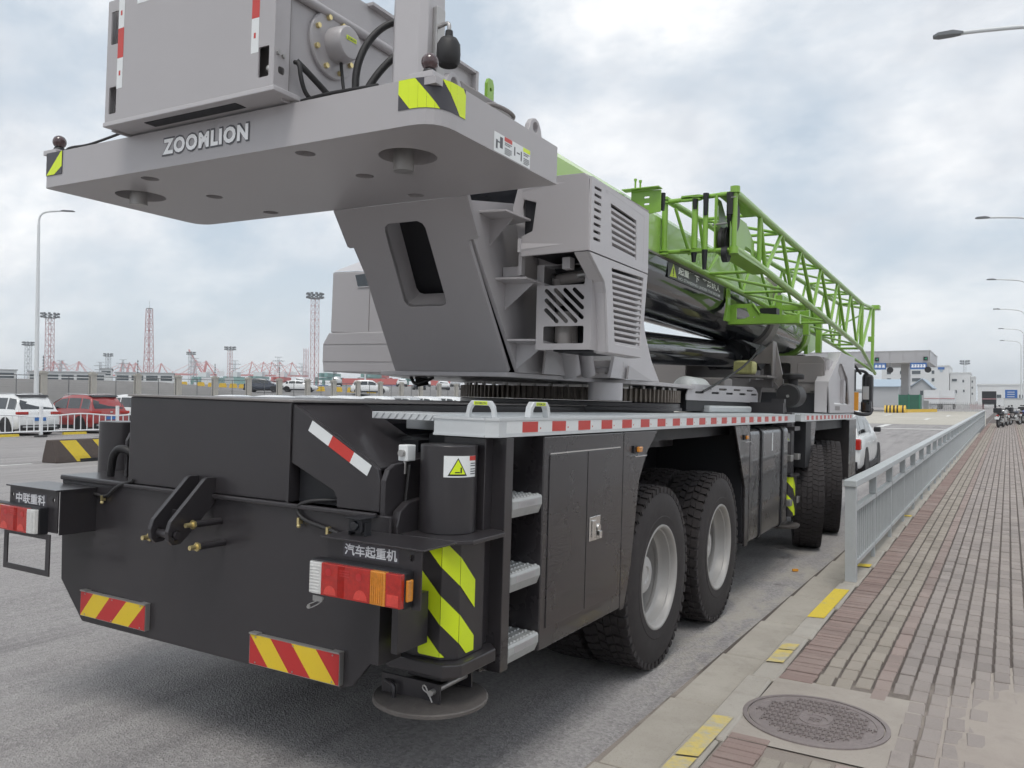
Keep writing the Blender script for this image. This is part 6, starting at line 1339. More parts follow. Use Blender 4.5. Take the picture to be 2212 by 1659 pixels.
# ================================================================== left side
# white railing
rl = empty('white_railing', (-32.2,19.05,0)); tag(rl, 'low white traffic railing with arched panels in front of the parked cars', 'railing')
pitch = 3.29
for i in range(-2, 9):
    y = pitch*i
    MB().box(-0.05,0.05,y-0.05,y+0.05,0,1.18).box(-0.055,0.055,y-0.055,y+0.055,1.18,1.21).build('post', 'rail_white', rl)
    MB().lathe([(0.0,0.24),(0.07,0.22),(0.09,0.08),(0.09,0.0)],20,(0,y,0),'Z').build('post_base', 'hose', rl, 40)
    N_ = 12
    arc = lambda t: 0.80+0.10*(0.5-0.5*math.cos(2*math.pi*t))
    MB().tube([(0,y+0.05+(pitch-0.1)*t/10,arc(t/10)) for t in range(11)],0.026,8).build('top_rail', 'rail_white', rl, 60)
    MB().tube([(0,y+0.05,0.22),(0,y+pitch-0.05,0.22)],0.026,8).build('bottom_rail', 'rail_white', rl, 60)
    for j in range(1, N_):
        t = j/N_; MB().cyl((0,y+pitch*t,0.22),(0,y+pitch*t,arc(t)),0.020,seg=8).build('bar', 'rail_white', rl, 60)
# wheel stops
for k_, (x, y) in enumerate(((-33.3,18.3),(-33.4,21.2),(-33.4,24.1))):
    MB().prism([(-0.08,0),(0.08,0),(0.05,0.10),(-0.05,0.10)], 'Y', -0.5, 0.5)
    w = MB().prism([(-0.08,0),(0.08,0),(0.05,0.10),(-0.05,0.10)], 'Y', -0.5, 0.5).build('wheel_stop', 'barrier_yellow', None, loc=(x,y,0)); tag(w, ('yellow wheel stop by the white SUV, at the left edge','yellow wheel stop between the white and the red SUV','yellow wheel stop right of the red SUV')[k_], 'wheel stop', 'yellow wheel stops')
# striped concrete barrier
cbx = empty('concrete_barrier', (-19.85,11.95,0)); tag(cbx, 'dark concrete barrier with yellow diagonal stripes on the asphalt left of the crane', 'barrier')
PR = [(-0.30,0.0),(0.30,0.0),(0.27,0.16),(0.13,0.56),(-0.13,0.56),(-0.27,0.16)]
bp = plate([(0,0),(0.55,0),(0.60,0.09),(1.15,0.09),(1.2,0),(2.0,0),(2.05,0.09),(2.6,0.09),(2.65,0),(3.2,0),(3.2,0.56),(0,0.56)], [], 'X', 0, 0.001)
MB().prism(PR, 'Y', 0, 3.2).build('barrier_body', 'barrier_dark', cbx, bevel=0.02)
def fx(z): return (0.27-0.14*(z-0.16)/0.40 if z > 0.16 else 0.30-0.03*z/0.16)+0.004
for s in range(4):
    a = 0.18+0.86*s
    P = [(a,0.54),(a+0.42,0.54),(a+0.42+0.36,0.02),(a+0.36,0.02)]
    zz = [0.54,0.16,0.02]
    mb = MB(); vs = []
    for z in zz:
        t = (0.54-z)/0.52
        for yy in (a+0.36*t, a+0.42+0.36*t): vs.append((fx(z), min(yy,3.18), z))
    mb.add(vs, [(0,1,3,2),(2,3,5,4)]); mb.build('stripe', 'barrier_yellow', cbx)
MB().box(0.255,0.31,0.62,1.1,0.0,0.085).box(0.255,0.31,2.05,2.55,0.0,0.085).build('lifting_slot', 'black', cbx)
MB().tube([(0,1.1,0.55),(0,1.15,0.60),(0,1.3,0.60),(0,1.35,0.55)],0.008,6).tube([(0.03,1.45,0.55),(0.03,1.5,0.59),(0.03,1.6,0.59),(0.03,1.65,0.55)],0.008,6).build('lifting_loop', 'steel', cbx)
# post and mesh fence
fe = empty('post_fence', (-60,35.6,0)); tag(fe, 'long fence of pale concrete posts with dark mesh panels', 'fence')
pi_ = MB().box(-0.21,0.21,-0.21,0.21,0.5,3.22).mesh('post','concrete_post'); pc_ = MB().box(-0.26,0.26,-0.26,0.26,3.22,3.34).box(-0.15,0.15,-0.15,0.15,3.34,3.42).mesh('post_cap','concrete_post')
insl = MB().cyl((0,0,3.42),(0,0,4.55),0.02,seg=6)
for q in range(5): insl.lathe([(3.5+0.22*q,0.0),(3.5+0.22*q,0.05),(3.58+0.22*q,0.05),(3.58+0.22*q,0.0)],8,(0,0,0),'Z')
insm = insl.mesh('wire_mast','mesh_dark')
pan = MB()
for j in range(2): pan.box(-0.02,0.02,0.21+j*1.74,0.25+j*1.74,0.9,3.1)
pan.box(-0.02,0.02,3.65,3.69,0.9,3.1).box(-0.02,0.02,0.25,3.65,3.05,3.10).box(-0.02,0.02,0.25,3.65,0.9,0.95)
for j in range(12): pan.box(-0.004,0.004,0.25,3.65,1.1+0.16*j,1.106+0.16*j)
panm = pan.mesh('mesh_panel','mesh_dark')
for i in range(-10, 22):
    y = 3.9*i
    p = link('post', pi_, fe); p.location = (0,y,0); c = link('post_cap', pc_, p)
    q = link('mesh_panel', panm, fe); q.location = (0,y,0)
    if i % 2 == 0 and i < 9: w = link('wire_mast', insm, p)
MB().box(-0.15,0.15,-40,86,0.0,0.6).build('plinth', 'concrete_post', fe)
# street lamps
def lamp(name, label, base, hgt, arm, dirx, head=0.75, group=None, rr=0.10, az=None):
    root = empty(name, base); tag(root, label, 'street lamp', group)
    MB().cyl((0,0,0),(0,0,hgt*0.5),rr,rr*0.8,14).cyl((0,0,hgt*0.5),(0,0,hgt-1.0),rr*0.8,rr*0.55,14).build('pole', 'lamp_pole', root, 50)
    MB().cyl((0,0,0),(0,0,0.03),rr*2.2,seg=16).cyl((0,0,0.03),(0,0,0.5),rr*1.15,seg=16).build('base', 'lamp_pole', root, 40)
    d = Vector((math.cos(dirx), math.sin(dirx), 0)); P = [Vector((0,0,hgt-1.0)), Vector((0,0,hgt-0.45))+d*0.03, Vector((0,0,hgt-0.12))+d*arm*0.25, Vector((0,0,hgt))+d*arm*0.8, Vector((0,0,hgt+0.03))+d*arm]
    MB().tube(P, rr*0.42, 8, 2).build('arm', 'lamp_pole', root, 60)
    e = P[-1]; n = d.cross(Vector((0,0,1)))
    mb = MB(); vs = []
    for t, w, h in ((-0.05,0.05,0.05),(0.15,0.11,0.09),(head*0.8,0.13,0.07),(head,0.06,0.04)):
        for s, z in ((-1,0),(1,0),(1,h),(-1,h)): vs.append(e+d*t+n*(w*s)+Vector((0,0,z-0.03+0.05*t)))
    mb.add(vs, [(4*i+j,4*i+(j+1)%4,4*i+4+(j+1)%4,4*i+4+j) for i in range(3) for j in range(4)]+[(0,1,2,3),(12,13,14,15)]); mb.build('lamp_head', 'lamp_head', root)
    return root
lamp('street_lamp', 'tall white street lamp at the far left, arm bent to the right', (-55.2,32.3,0), 14.1, 1.3, R(52), 0.85, None, 0.16)
lamp('street_lamp', 'white lamp post in the yard under the operator cab', (-70.5,84.5,1.75), 9, 1.2, R(52), 0.7, None, 0.13)
LR = [(20.6,1.55),(43.8,2.15),(66.5,2.62),(88.3,3.15),(112.6,3.85),(135,4.3)]
nm_ = ['first and nearest street lamp on the pavement, only its head in view at the top', 'second street lamp along the pavement, its curved arm reaching over the road', 'third street lamp along the pavement from the camera', 'fourth street lamp along the pavement, near the parked motorcycles', 'fifth street lamp along the pavement, beyond the motorcycles', 'sixth and farthest street lamp, near the blue sign']
for (y, x), lb in zip(LR, nm_): lamp('street_lamp', lb, (x,y,H(x,y)+0.1), 9.95, 2.0, R(180), 0.55, None, 0.11)

# lattice masts
def lattice(name, label, x, y, h, w0, w1, mat, head=None, z0=1.5, bays=14):
    root = empty(name, (x,y,z0)); tag(root, label, 'lighting mast')
    mb = MB(); r = w0*0.05
    def c(i, t): w = w0+(w1-w0)*t; return Vector(((-1,1,1,-1)[i]*w/2, (-1,-1,1,1)[i]*w/2, h*t))
    for i in range(4): mb.cyl(c(i,0), c(i,1), r, r*0.8, 5)
    for b in range(bays):
        t0, t1 = b/bays, (b+1)/bays
        for i in range(4):
            j = (i+1)%4; mb.cyl(c(i,t0), c(j,t0), r*0.6, seg=4); mb.cyl(c(i,t0) if b%2 else c(j,t0), c(j,t1) if b%2 else c(i,t1), r*0.55, seg=4)
    mb.build('lattice', mat, root)
    if head:
        hb = MB().lathe([(h,0.0),(h,head*0.75),(h+0.15,head*0.8),(h+0.15,0.0)],14,axis='Z'); p = hb.build('platform', 'lattice_gray', root)
        lm = MB()
        for i in range(10):
            a = 2*math.pi*i/10; lm.box(head*math.cos(a)-0.32,head*math.cos(a)+0.32,head*math.sin(a)-0.3,head*math.sin(a)+0.3,h+0.2,h+0.75).box(head*math.cos(a)-0.3,head*math.cos(a)+0.3,head*math.sin(a)-0.3,head*math.sin(a)+0.3,h+1.2,h+1.75)
        lm.lathe([(h+1.0,head*0.9),(h+1.15,head*0.9)],14,axis='Z'); lm.build('floodlights', 'lamp_head', root)
    return root
lattice('lighting_mast', 'red and white lattice lighting mast at the left, ring of floodlights on top', -274.3,164.8, 26.0, 2.1, 1.9, 'lattice_red', 2.6)
lattice('radio_mast', 'red lattice tower tapering upwards, without floodlights', -217.0,160.6, 26.0, 2.3, 1.3, 'lattice_red', None, 1.5, 12)
MB_ = D.objects['radio_mast']; o = MB().cyl((0,0,26),(0,0,28.5),0.05,seg=6).cyl((0,0,26),(0,0,26.2),0.9,seg=12).build('mast_top','lattice_gray',MB_)
lattice('lighting_mast', 'tall red lattice lighting mast just left of the operator cab', -171.2,182.2, 28.8, 1.75, 1.65, 'lattice_red', 2.2)
lattice('lighting_mast', 'thin reddish mast without head, left of the tall red mast', -207.5,216.6, 17.0, 1.3, 1.2, 'lattice_red', None)
for (x, y, h), lb in zip(((-364.1,209.3,21.5),(-413.6,281.0,21.0),(-388.5,314.7,23.0)), ('grey lattice lighting mast at the far left edge behind the lamp', 'grey lighting mast left of the tapering red tower', 'grey lighting mast right of the tapering red tower')):
    lattice('lighting_mast', lb, x, y, h, 2.0, 1.9, 'lattice_gray', 2.2)
lattice('lighting_mast', 'reddish lighting mast right of the raised red jib', -315.1,277.7, 22.0, 1.7, 1.6, 'lattice_red', 2.4)
# car park building behind the yard
def facade(name, label, x0, y0, x1, y1, z1, bays, zb_=1.8, rows_=1):
    root = empty(name, (x0,y0,0)); tag(root, label, 'building'); d = Vector((x1-x0,y1-y0,0)); L_ = d.length; d.normalize(); n = Vector((d.y,-d.x,0)); 
    if n.dot(Vector((-x0,-y0,0))) < 0: n = -n
    def bx(mb, a, b, z0, z1_, t0, t1):
        c = [d*u+n*t+Vector((0,0,z)) for z in (z0,z1_) for u, t in ((a,t0),(b,t0),(b,t1),(a,t1))]; mb.add(c, [(0,3,2,1),(4,5,6,7),(0,1,5,4),(1,2,6,5),(2,3,7,6),(3,0,4,7)]); return mb
    bx(MB(),0,L_,0,z1,-25,0).build('wall','wall_white',root)
    bx(MB(),-0.3,L_+0.3,z1,z1+0.25,-25,0.3).build('roof_edge','wall_gray',root)
    for r in range(rows_):
        zt_ = z1-0.7-r*2.3
        for i in range(bays):
            a = L_*(i+0.10)/bays; b = L_*(i+0.90)/bays
            w = bx(MB(),a,b,zt_-1.4,zt_,0.0,0.06).build('window','window_far',root); bx(MB(),a,b,zt_-0.85,zt_-0.62,0.061,0.16).build('parapet','wall_white',w)
    return root
facade('car_park', 'long white car park building with dark openings at the left', -236,112,-228,128,8.2,3)
facade('car_park', 'white multi-storey car park with dark openings behind the red mast', -226,130,-216,146,7.9,5)
facade('car_park', 'white car park block right of the tapering red tower', -214.5,148,-205,160,8.0,4)
MB_ = facade('white_tower_block', 'plain white stair tower beside the car park buildings', -249.4,166.8,-247.5,169.5,10.2,1)
# yellow water barriers in the yard
wb = MB().prism([(-0.55,0),(0.55,0),(0.50,0.45),(0.40,0.62),(-0.40,0.62),(-0.50,0.45)],'Y',-0.25,0.25).mesh('water_barrier','barrier_plastic')
wbp = [(-109.4,87.3),(-105.8,87.6),(-102.2,86.6),(-98.6,85.6),(-95.6,84.9),(-92.6,84.0),(-76.1,82.2),(-73.1,82.2),(-70.5,81.8),(-66.5,80.9),(-62.6,80.3),(-88.5,83.4)]
for (x, y), q in zip(sorted(wbp, key=lambda p: p[0]/p[1]), OR):
    o = link('water_barrier', wb); o.location = (x,y,yz(x,y)); o.rotation_euler = (0,0,R(45)); tag(o, q+' from the left of the yellow water barriers beyond the fence', 'barrier', 'yellow water barriers in the yard')
# container yard: teal rail gantries, containers
def gantry(x, y, h, w, mat, lb, rz=R(112), nm='yard_gantry'):
    root = empty(nm, (x,y,2.5), rz); tag(root, lb, 'gantry crane', 'yard gantry cranes')
    mb = MB()
    for sx in (-1, 1):
        for sy in (-1, 1): mb.box(sx*w-0.5,sx*w+0.5,sy*4-0.5,sy*4+0.5,0,h)
        mb.box(sx*w-0.6,sx*w+0.6,-4.6,4.6,0.2,1.2); mb.box(sx*w-0.5,sx*w+0.5,-4.5,4.5,h-1.2,h-0.2)
    mb.build('legs', mat, root)
    MB().box(-w-4,w+4,-2.0,-0.8,h,h+1.6).box(-w-4,w+4,0.8,2.0,h,h+1.6).build('beam', mat, root); MB().box(-1.5,2.5,-2.3,2.3,h+1.6,h+4.0).box(3,4.4,-1,1,h-2.4,h).build('trolley', 'port_white', root)
    return root
gl = 'teal yard gantry crane in the container yard'
for (x, y, s), q in zip(((-346,288,1.0),(-336,299,1.05),(-330,310,1.1),(-235,259,1.0),(-222,270,1.0),(-208,281,1.0),(-197,292,1.0),(-186,300,1.0)), OR):
    gantry(x, y, 7.0*s, 4.0*s, 'port_teal', q+' from the left of the teal gantry cranes in the yard')
for (x, y), q in zip(((-322,318),(-229,284),(-203,300)), ('left', 'middle', 'right')): gantry(x, y, 7.5, 4.2, 'port_red', q+' one of three red gantry cranes among the teal ones')
cm_ = [MB().box(-6,6,-1.2,1.2,0,2.55).mesh('container', m) for m in ('port_blue','port_red','port_white','port_teal')]
random.seed(5)
for x, y in ((-262,225),(-258,229),(-240,238),(-232,246),(-214,252),(-206,258),(-194,262),(-186,268),(-176,276),(-168,280)):
    for lv in range(random.choice((1,2,2))):
        ci = random.randrange(4); o = link('container', cm_[ci]); o.location = (x,y,3.6+2.6*lv); o.rotation_euler = (0,0,R(45)); tag(o, ('dark blue','red','white','teal')[ci]+' shipping container far off in the port yard', 'container', 'shipping containers in the port')
# quay cranes
def quay_crane(x, y, S, lb, raised=False):
    root = empty('quay_crane', (x,y,0), R(-44)); tag(root, lb, 'quay crane', None if raised else 'quay cranes on the skyline'); root.scale = (S,S,S)
    mb = MB()
    for sx in (-9, 9):
        for sy in (-12, 12): mb.cyl((sx,sy,0),(sx,sy,42),1.1,seg=6)
        mb.cyl((sx,-12,42),(sx,-12,42),0.5,seg=4) if False else None
        mb.box(sx-0.9,sx+0.9,-12,12,20,22); mb.cyl((sx,-12,0),(sx,12,20),0.5,seg=5)
    mb.build('legs', 'port_red', root)
    a = MB()
    for sx in (-6, 6): a.cyl((sx*1.5,-12,42),(sx*0.6,-6,70),0.9,seg=6).cyl((sx*1.5,12,42),(sx*0.6,-6,70),0.6,seg=6)
    a.box(-5,5,-7,-5,69,71); a.build('apex_frame', 'port_red', root)
    if raised: MB().cyl((-3,-12,43),(-3,-42,98),1.2,seg=6).cyl((3,-12,43),(3,-42,98),1.2,seg=6).build('raised_jib', 'port_red', root)
    else: MB().box(-4,-2.0,-48,26,41.5,45).box(2.0,4,-48,26,41.5,45).build('girder', 'port_red', root)
    MB().box(-5,5,14,28,44.5,51).box(-14,14,-13,-11,40,42).box(-14,14,11,13,40,42).build('machine_house', 'port_white', root)
    st = MB().cyl((0,-6,70),(0,-55,44.5),0.4,seg=4).cyl((0,-6,70),(0,-32,44.5),0.4,seg=4).cyl((0,-6,70),(0,28,44.5),0.4,seg=4); st.build('stay', 'port_red', root)
for (x, y), q in zip(((-1097.8,1022.2),(-1084.5,1036.3),(-1074.8,1046.3),(-1065.4,1055.9),(-1050.9,1070.3)), OR): quay_crane(x, y, 0.86, q+' from the left of five quay cranes left of the tall red mast')
for (x, y), q in zip(((-1156.8,954.8),(-1147,966.6)), ('left', 'right')): quay_crane(x, y, 0.86, q+' one of the two quay cranes beside the raised red jib')
for (x, y), q in zip(((-1536,938),(-1529,950),(-1513,974)), OR): quay_crane(x, y, 0.93, q+' from the left of three far quay cranes right of the leftmost mast')
for (x, y), q in zip(((-1471,1037),(-1464,1047),(-1457,1056)), OR): quay_crane(x, y, 0.93, q+' from the left of three quay cranes left of the tapering tower')
quay_crane(-1429.7,1093.6,0.93, 'single far quay crane just right of the tapering red tower')
quay_crane(-458.5*1.9,387*1.9,0.62, 'red quay crane with its jib raised, left of the reddish mast', True)
# power pylons
def pylon(x, y, h, lb):
    root = empty('power_pylon', (x,y,0), R(40)); tag(root, lb, 'pylon', 'far power pylons'); mb = MB()
    for sx, sy in ((-1,-1),(1,-1),(1,1),(-1,1)): mb.cyl((sx*3,sy*3,0),(sx*0.8,sy*0.8,h*0.75),0.25,seg=4).cyl((sx*0.8,sy*0.8,h*0.75),(sx*0.6,sy*0.6,h),0.2,seg=4)
    for z in (0.15,0.35,0.55,0.75): w = 3-2.2*z/0.75; mb.box(-w,w,-0.15,0.15,h*z,h*z+0.3); mb.cyl((-w,0,h*z),(w*0.8,0,h*(z+0.19)),0.15,seg=4)
    mb.build('tower','lattice_gray',root); MB().box(-5,5,-0.3,0.3,h*0.78,h*0.80).box(-6,6,-0.3,0.3,h*0.9,h*0.92).box(-3.5,3.5,-0.3,0.3,h,h+0.5).build('cross_arms','lattice_gray',root)
for (x, y, h), q in zip(((-766.6,471.6,33.9),(-748.2,500.2,33.2),(-737,516.6,36.2),(-696.9,569.6,39.2),(-672.1,598.5,37.6),(-642.5,630.2,42.2),(-625.6,647,35.5)), OR): pylon(x, y, h, q+' from the left of the far grey power pylons')
# white port sheds that close the skyline
for x0, y0, x1, y1, z1, lb in ((-420,330,-330,420,7.5,'low white port shed behind the container yard'),(-330,420,-240,500,9,'pale white port shed behind the operator cab'),(-240,470,-60,560,8,'pale long shed on the skyline behind the slewing gear')):
    facade('port_shed', lb, x0, y0, x1, y1, z1, 9)
# ================================================================== right side: gate, buildings, motorcycles
gt_ = empty('gate_canopy', (-10,125,0)); tag(gt_, 'flat grey panelled gate canopy over the road, on a square column', 'gate canopy'); OFF = Vector((-10,125,0))
MB().box(-26,-6.58,125,144,6.78,8.28).build('canopy_core', 'panel_gray', gt_)
for i in range(12): MB().box(-26.0+1.62*i,-24.42+1.62*i,124.90,124.99,6.75,8.30).build('fascia_panel', 'panel_gray', gt_)
for i in range(6): MB().box(-6.57,-6.50,124.92+3.18*i,128.05+3.18*i,6.75,8.30).build('fascia_panel', 'panel_gray', gt_)
MB().box(-26.1,-6.45,124.85,144.1,8.30,8.42).build('coping', 'panel_gray', gt_)
for x in (-10.6, -20.5):
    c = MB().box(x,x+1.0,131.5,135.0,0,6.78).build('column', 'panel_gray', gt_)
    for z in (1.3, 2.9, 4.5, 6.1): MB().box(x-0.01,x+1.01,131.49,135.01,z,z+0.03).build('joint', 'wall_gray', c)
def blob_text(x0, x1, z0, z1, n, parent, y):
    w = (x1-x0)/n
    for i in range(n):
        a = x0+w*(i+0.14); b = x0+w*(i+0.86); mb = MB()
        mb.box(a,b,y-0.01,y,z1-0.08,z1).box(a,b,y-0.01,y,(z0+z1)/2-0.03,(z0+z1)/2+0.04).box((a+b)/2-0.04,(a+b)/2+0.04,y-0.012,y-0.011,z0,z1).box(a,a+0.07,y-0.012,y-0.011,z0,(z0+z1)/2).box(b-0.07,b,y-0.012,y-0.011,z0,(z0+z1)/2+0.1)
        mb.build('character', 'letter_white', parent)
for x0, x1, n in ((-13.50,-11.92,3),(-8.90,-6.90,5)):
    s = MB().box(x0,x1,124.70,124.80,5.85,6.72).build('lane_sign', 'sign_blue', gt_); blob_text(x0+0.1,x1-0.1,6.08,6.50,n,s,124.69)
for x in (-11.41, -6.75):
    m = MB().lathe([(124.66,0.0),(124.66,0.40),(124.76,0.42),(124.80,0.40)],24,(x,0,5.78),'Y').build('round_mirror', 'black', gt_, 40); MB().box(x-0.05,x+0.05,124.80,124.86,5.8,6.76).build('mirror_stay','lamp_head',m)
for x in (-13.08, -7.03):
    a = MB().box(x-0.26,x+0.26,124.72,124.86,7.02,7.54).build('signal_box', 'black', gt_); MB().add([(x+0.15,124.71,7.45),(x+0.15,124.71,7.12),(x-0.16,124.71,7.28)],[(0,1,2)]).build('green_arrow','sign_green',a)
OFF = Vector((0,0,0))
# green fence screens at the column
g = empty('green_screen', (-9.4,128,0)); tag(g, 'green mesh screen around the foot of the gate column', 'screen')
MB().box(-1.2,1.4,0,0.06,0,2.4).box(1.4,1.46,0,4,0,2.4).build('net', 'green_net', g)
for x in (-1.2, 0.1, 1.4): MB().box(x-0.04,x+0.04,-0.05,0.0,0,2.5).build('screen_post','sign_green',g)
# striped arches
for i, (x, y) in enumerate(((-10.9,117.5),(-10.1,118.0),(-9.5,118.6))):
    a = empty('crash_barrel', (x,y,0)); tag(a, ['leftmost black and yellow striped crash cushion by the gate','middle black and yellow striped crash cushion by the gate','rightmost black and yellow striped crash cushion by the gate'][i], 'crash cushion')
    for q in range(5):
        MB().lathe([(-0.5+0.2*q,0.0),(-0.5+0.2*q,0.62),(-0.3+0.2*q,0.62),(-0.3+0.2*q,0.0)],20,(0,0,0.35),'X').build('band', 'barrier_plastic' if q % 2 == 0 else 'black', a, 30)
for i in range(7):
    o = MB().box(-0.75,0.75,-0.2,0.2,0,0.42).build('kerb_block','barrier_plastic',None,loc=(-8.9+0.35*i*1.2,122+1.4*i,0)); o.rotation_euler = (0,0,R(70)); tag(o, OR[i]+' of the faded yellow blocks in the line leading to the gate', 'block', 'yellow blocks beside the gate lane')
# folding gate
fg = empty('folding_gate', (-7.2,139,0)); tag(fg, 'low silver folding gate across the road', 'gate')
for i in range(26):
    x = 0.27*i; MB().cyl((x,0,0),(x,0,1.35),0.03,seg=6).build('upright','car_silver',fg); MB().cyl((x,0.02,0.3),(x+0.27,0.02,1.2),0.018,seg=5).cyl((x,-0.02,1.2),(x+0.27,-0.02,0.3),0.018,seg=5).build('scissor_bar','lattice_red' if i > 18 else 'car_silver',fg)
MB().box(-0.9,-0.2,-0.4,0.4,0,1.6).build('gate_motor','wall_gray',fg)
# buildings
def block(name, label, x0, x1, y0, y1, z1, wins, mat='wall_white', cat='building'):
    global OFF
    root = empty(name, ((x0+x1)/2,y0,0)); tag(root, label, cat); OFF = Vector(((x0+x1)/2,y0,0))
    MB().box(x0,x1,y0,y1,0,z1).build('wall', mat, root); MB().box(x0-0.2,x1+0.2,y0-0.2,y1,z1,z1+0.5).build('parapet', mat, root)
    for a, b, c, d in wins:
        w = MB().box(a,b,y0-0.06,y0,c,d).build('window','window_far',root); MB().box(a-0.15,b+0.15,y0-0.14,y0-0.06,c-0.18,c-0.03).build('sill','wall_white',w)
    OFF = Vector((0,0,0)); return root
w1 = [(x,x+w,z,z+1.4) for z in (2.6,6.0,9.3,12.4) for x, w in ((-36,1.6),(-31,1.6),(-26.5,3.2),(-19.2,1.0))]
b1 = block('white_building', 'tall white port building behind the gate, blue sign near its roof', -38,-12.9,380,420,15.4,w1)
OFF = Vector((-25.45,380,0)); MB().box(-16.9,-14.5,379.8,379.95,14.2,15.1).build('roof_sign','sign_blue',b1); MB().box(-16.2,-15.2,379.85,379.95,13.2,14.1).build('roof_sign','roof_blue',b1); OFF = Vector((0,0,0))
block('white_building', 'lower white building right of the tall one, with stairwell windows', -12.7,-5.4,384,420,12.6,[(-12,-10.2,9.4,10.4),(-11,-10.2,4.6,5.8),(-8.2,-7.6,9,10),(-8,-7.4,5,6)])
block('white_building', 'narrow white building at the end of the row', -5.3,-3.7,390,420,11.0,[(-5,-4.5,9,9.8),(-5,-4.5,6.5,7.3),(-5,-4.5,4,4.8)])
lattice('lighting_mast', 'pale lighting mast above the white buildings on the right', -7.5,392,15.0,1.0,0.9,'lattice_gray',1.6)
ls = empty('blue_roof_shed', (-19.5,205,0)); tag(ls, 'grey shed with pale blue roof left of the gate column', 'shed')
MB().box(-4,2.6,0,12,0,4.7).build('wall','wall_gray',ls); MB().prism([(-0.5,4.6),(6,6.3),(12.5,4.6),(12.5,4.75),(6,6.45),(-0.5,4.75)],'X',-4.3,2.9).build('roof','roof_blue',ls)
for nm2, lb, x0, x1, y, zr, ze in (('gabled_shed','grey gabled shed with blue roof right of the gate column',-15.2,-10.7,210,6.45,4.4),):
    root = empty(nm2, ((x0+x1)/2,y,0)); tag(root, lb, 'shed'); OFF = Vector(((x0+x1)/2,y,0)); xm = (x0+x1)/2+0.4
    MB().prism([(x0,0),(x1,0),(x1,ze),(xm,zr),(x0,ze)],'Y',y,y+18).build('wall','wall_gray',root)
    MB().prism([(x0-0.3,ze-0.1),(xm,zr),(x1+0.3,ze-0.1),(x1+0.3,ze+0.1),(xm,zr+0.2),(x0-0.3,ze+0.1)],'Y',y-0.4,y+18.3).build('roof','roof_blue',root)
    for q in range(2): MB().box(xm-0.4+q*1.3,xm+0.2+q*1.3,y-0.05,y,2.8,3.8).build('window','window_far',root)
    OFF = Vector((0,0,0))
block('far_hall', 'long low white hall closing the road on the right', -2.2,16,300,330,6.4,[(a,a+1.2,2.5,3.5) for a in (3,6,9)])
# trucks and sign at the end
def lorry(x, y, col_, lb):
    root = empty('lorry', (x,y,0)); tag(root, lb, 'lorry'); OFF_ = 0
    MB().box(-1.25,1.25,0,6,1.0,2.5).box(-1.25,1.25,0.2,5.5,2.5,3.5).build('load_bed', col_, root); MB().box(-1.2,1.2,6.2,8,0.8,3.2).build('cab','wall_gray',root); MB().box(-1.26,1.26,-0.05,0,1.9,2.05).build('rear_bar','lattice_red',root)
    for yy in (1,2.2,7):
        for s in (-1, 1): w = MB().cyl((s*0.9,yy,0.5),(s*1.22,yy,0.5),0.5,seg=20).build('wheel','rubber',root,40)
lorry(0.6,190,'black','dark lorry parked at the end of the road'); lorry(-8.6,170,'port_white','white lorry seen behind the folding gate'); lorry(-6.2,172,'port_white','second white lorry behind the folding gate')
sg = empty('road_sign', (4.6,200,0)); tag(sg, 'blue direction sign near the lamp posts at the right', 'sign'); p = MB().box(-1.1,1.1,-0.05,0.05,2.0,3.9).build('sign_panel','sign_blue',sg); MB().cyl((0,0.1,0),(0,0.1,3.8),0.08,seg=8).build('sign_post','lamp_pole',sg)
q = MB()
for z in (2.4,2.9,3.35): q.box(-0.7,0.6,-0.07,-0.06,z,z+0.14)
q.build('lettering','letter_gray',sg)
pk = empty('low_kiosk', (3.4,132,0)); tag(pk, 'low white box cabinet behind the motorcycles', 'cabinet'); MB().box(-1.2,1.6,0,2,0.1,1.9).build('cabinet_body','wall_white',pk,bevel=0.03); MB().box(-1.25,1.65,-0.05,2.05,1.9,2.0).build('cabinet_top','wall_gray',pk)

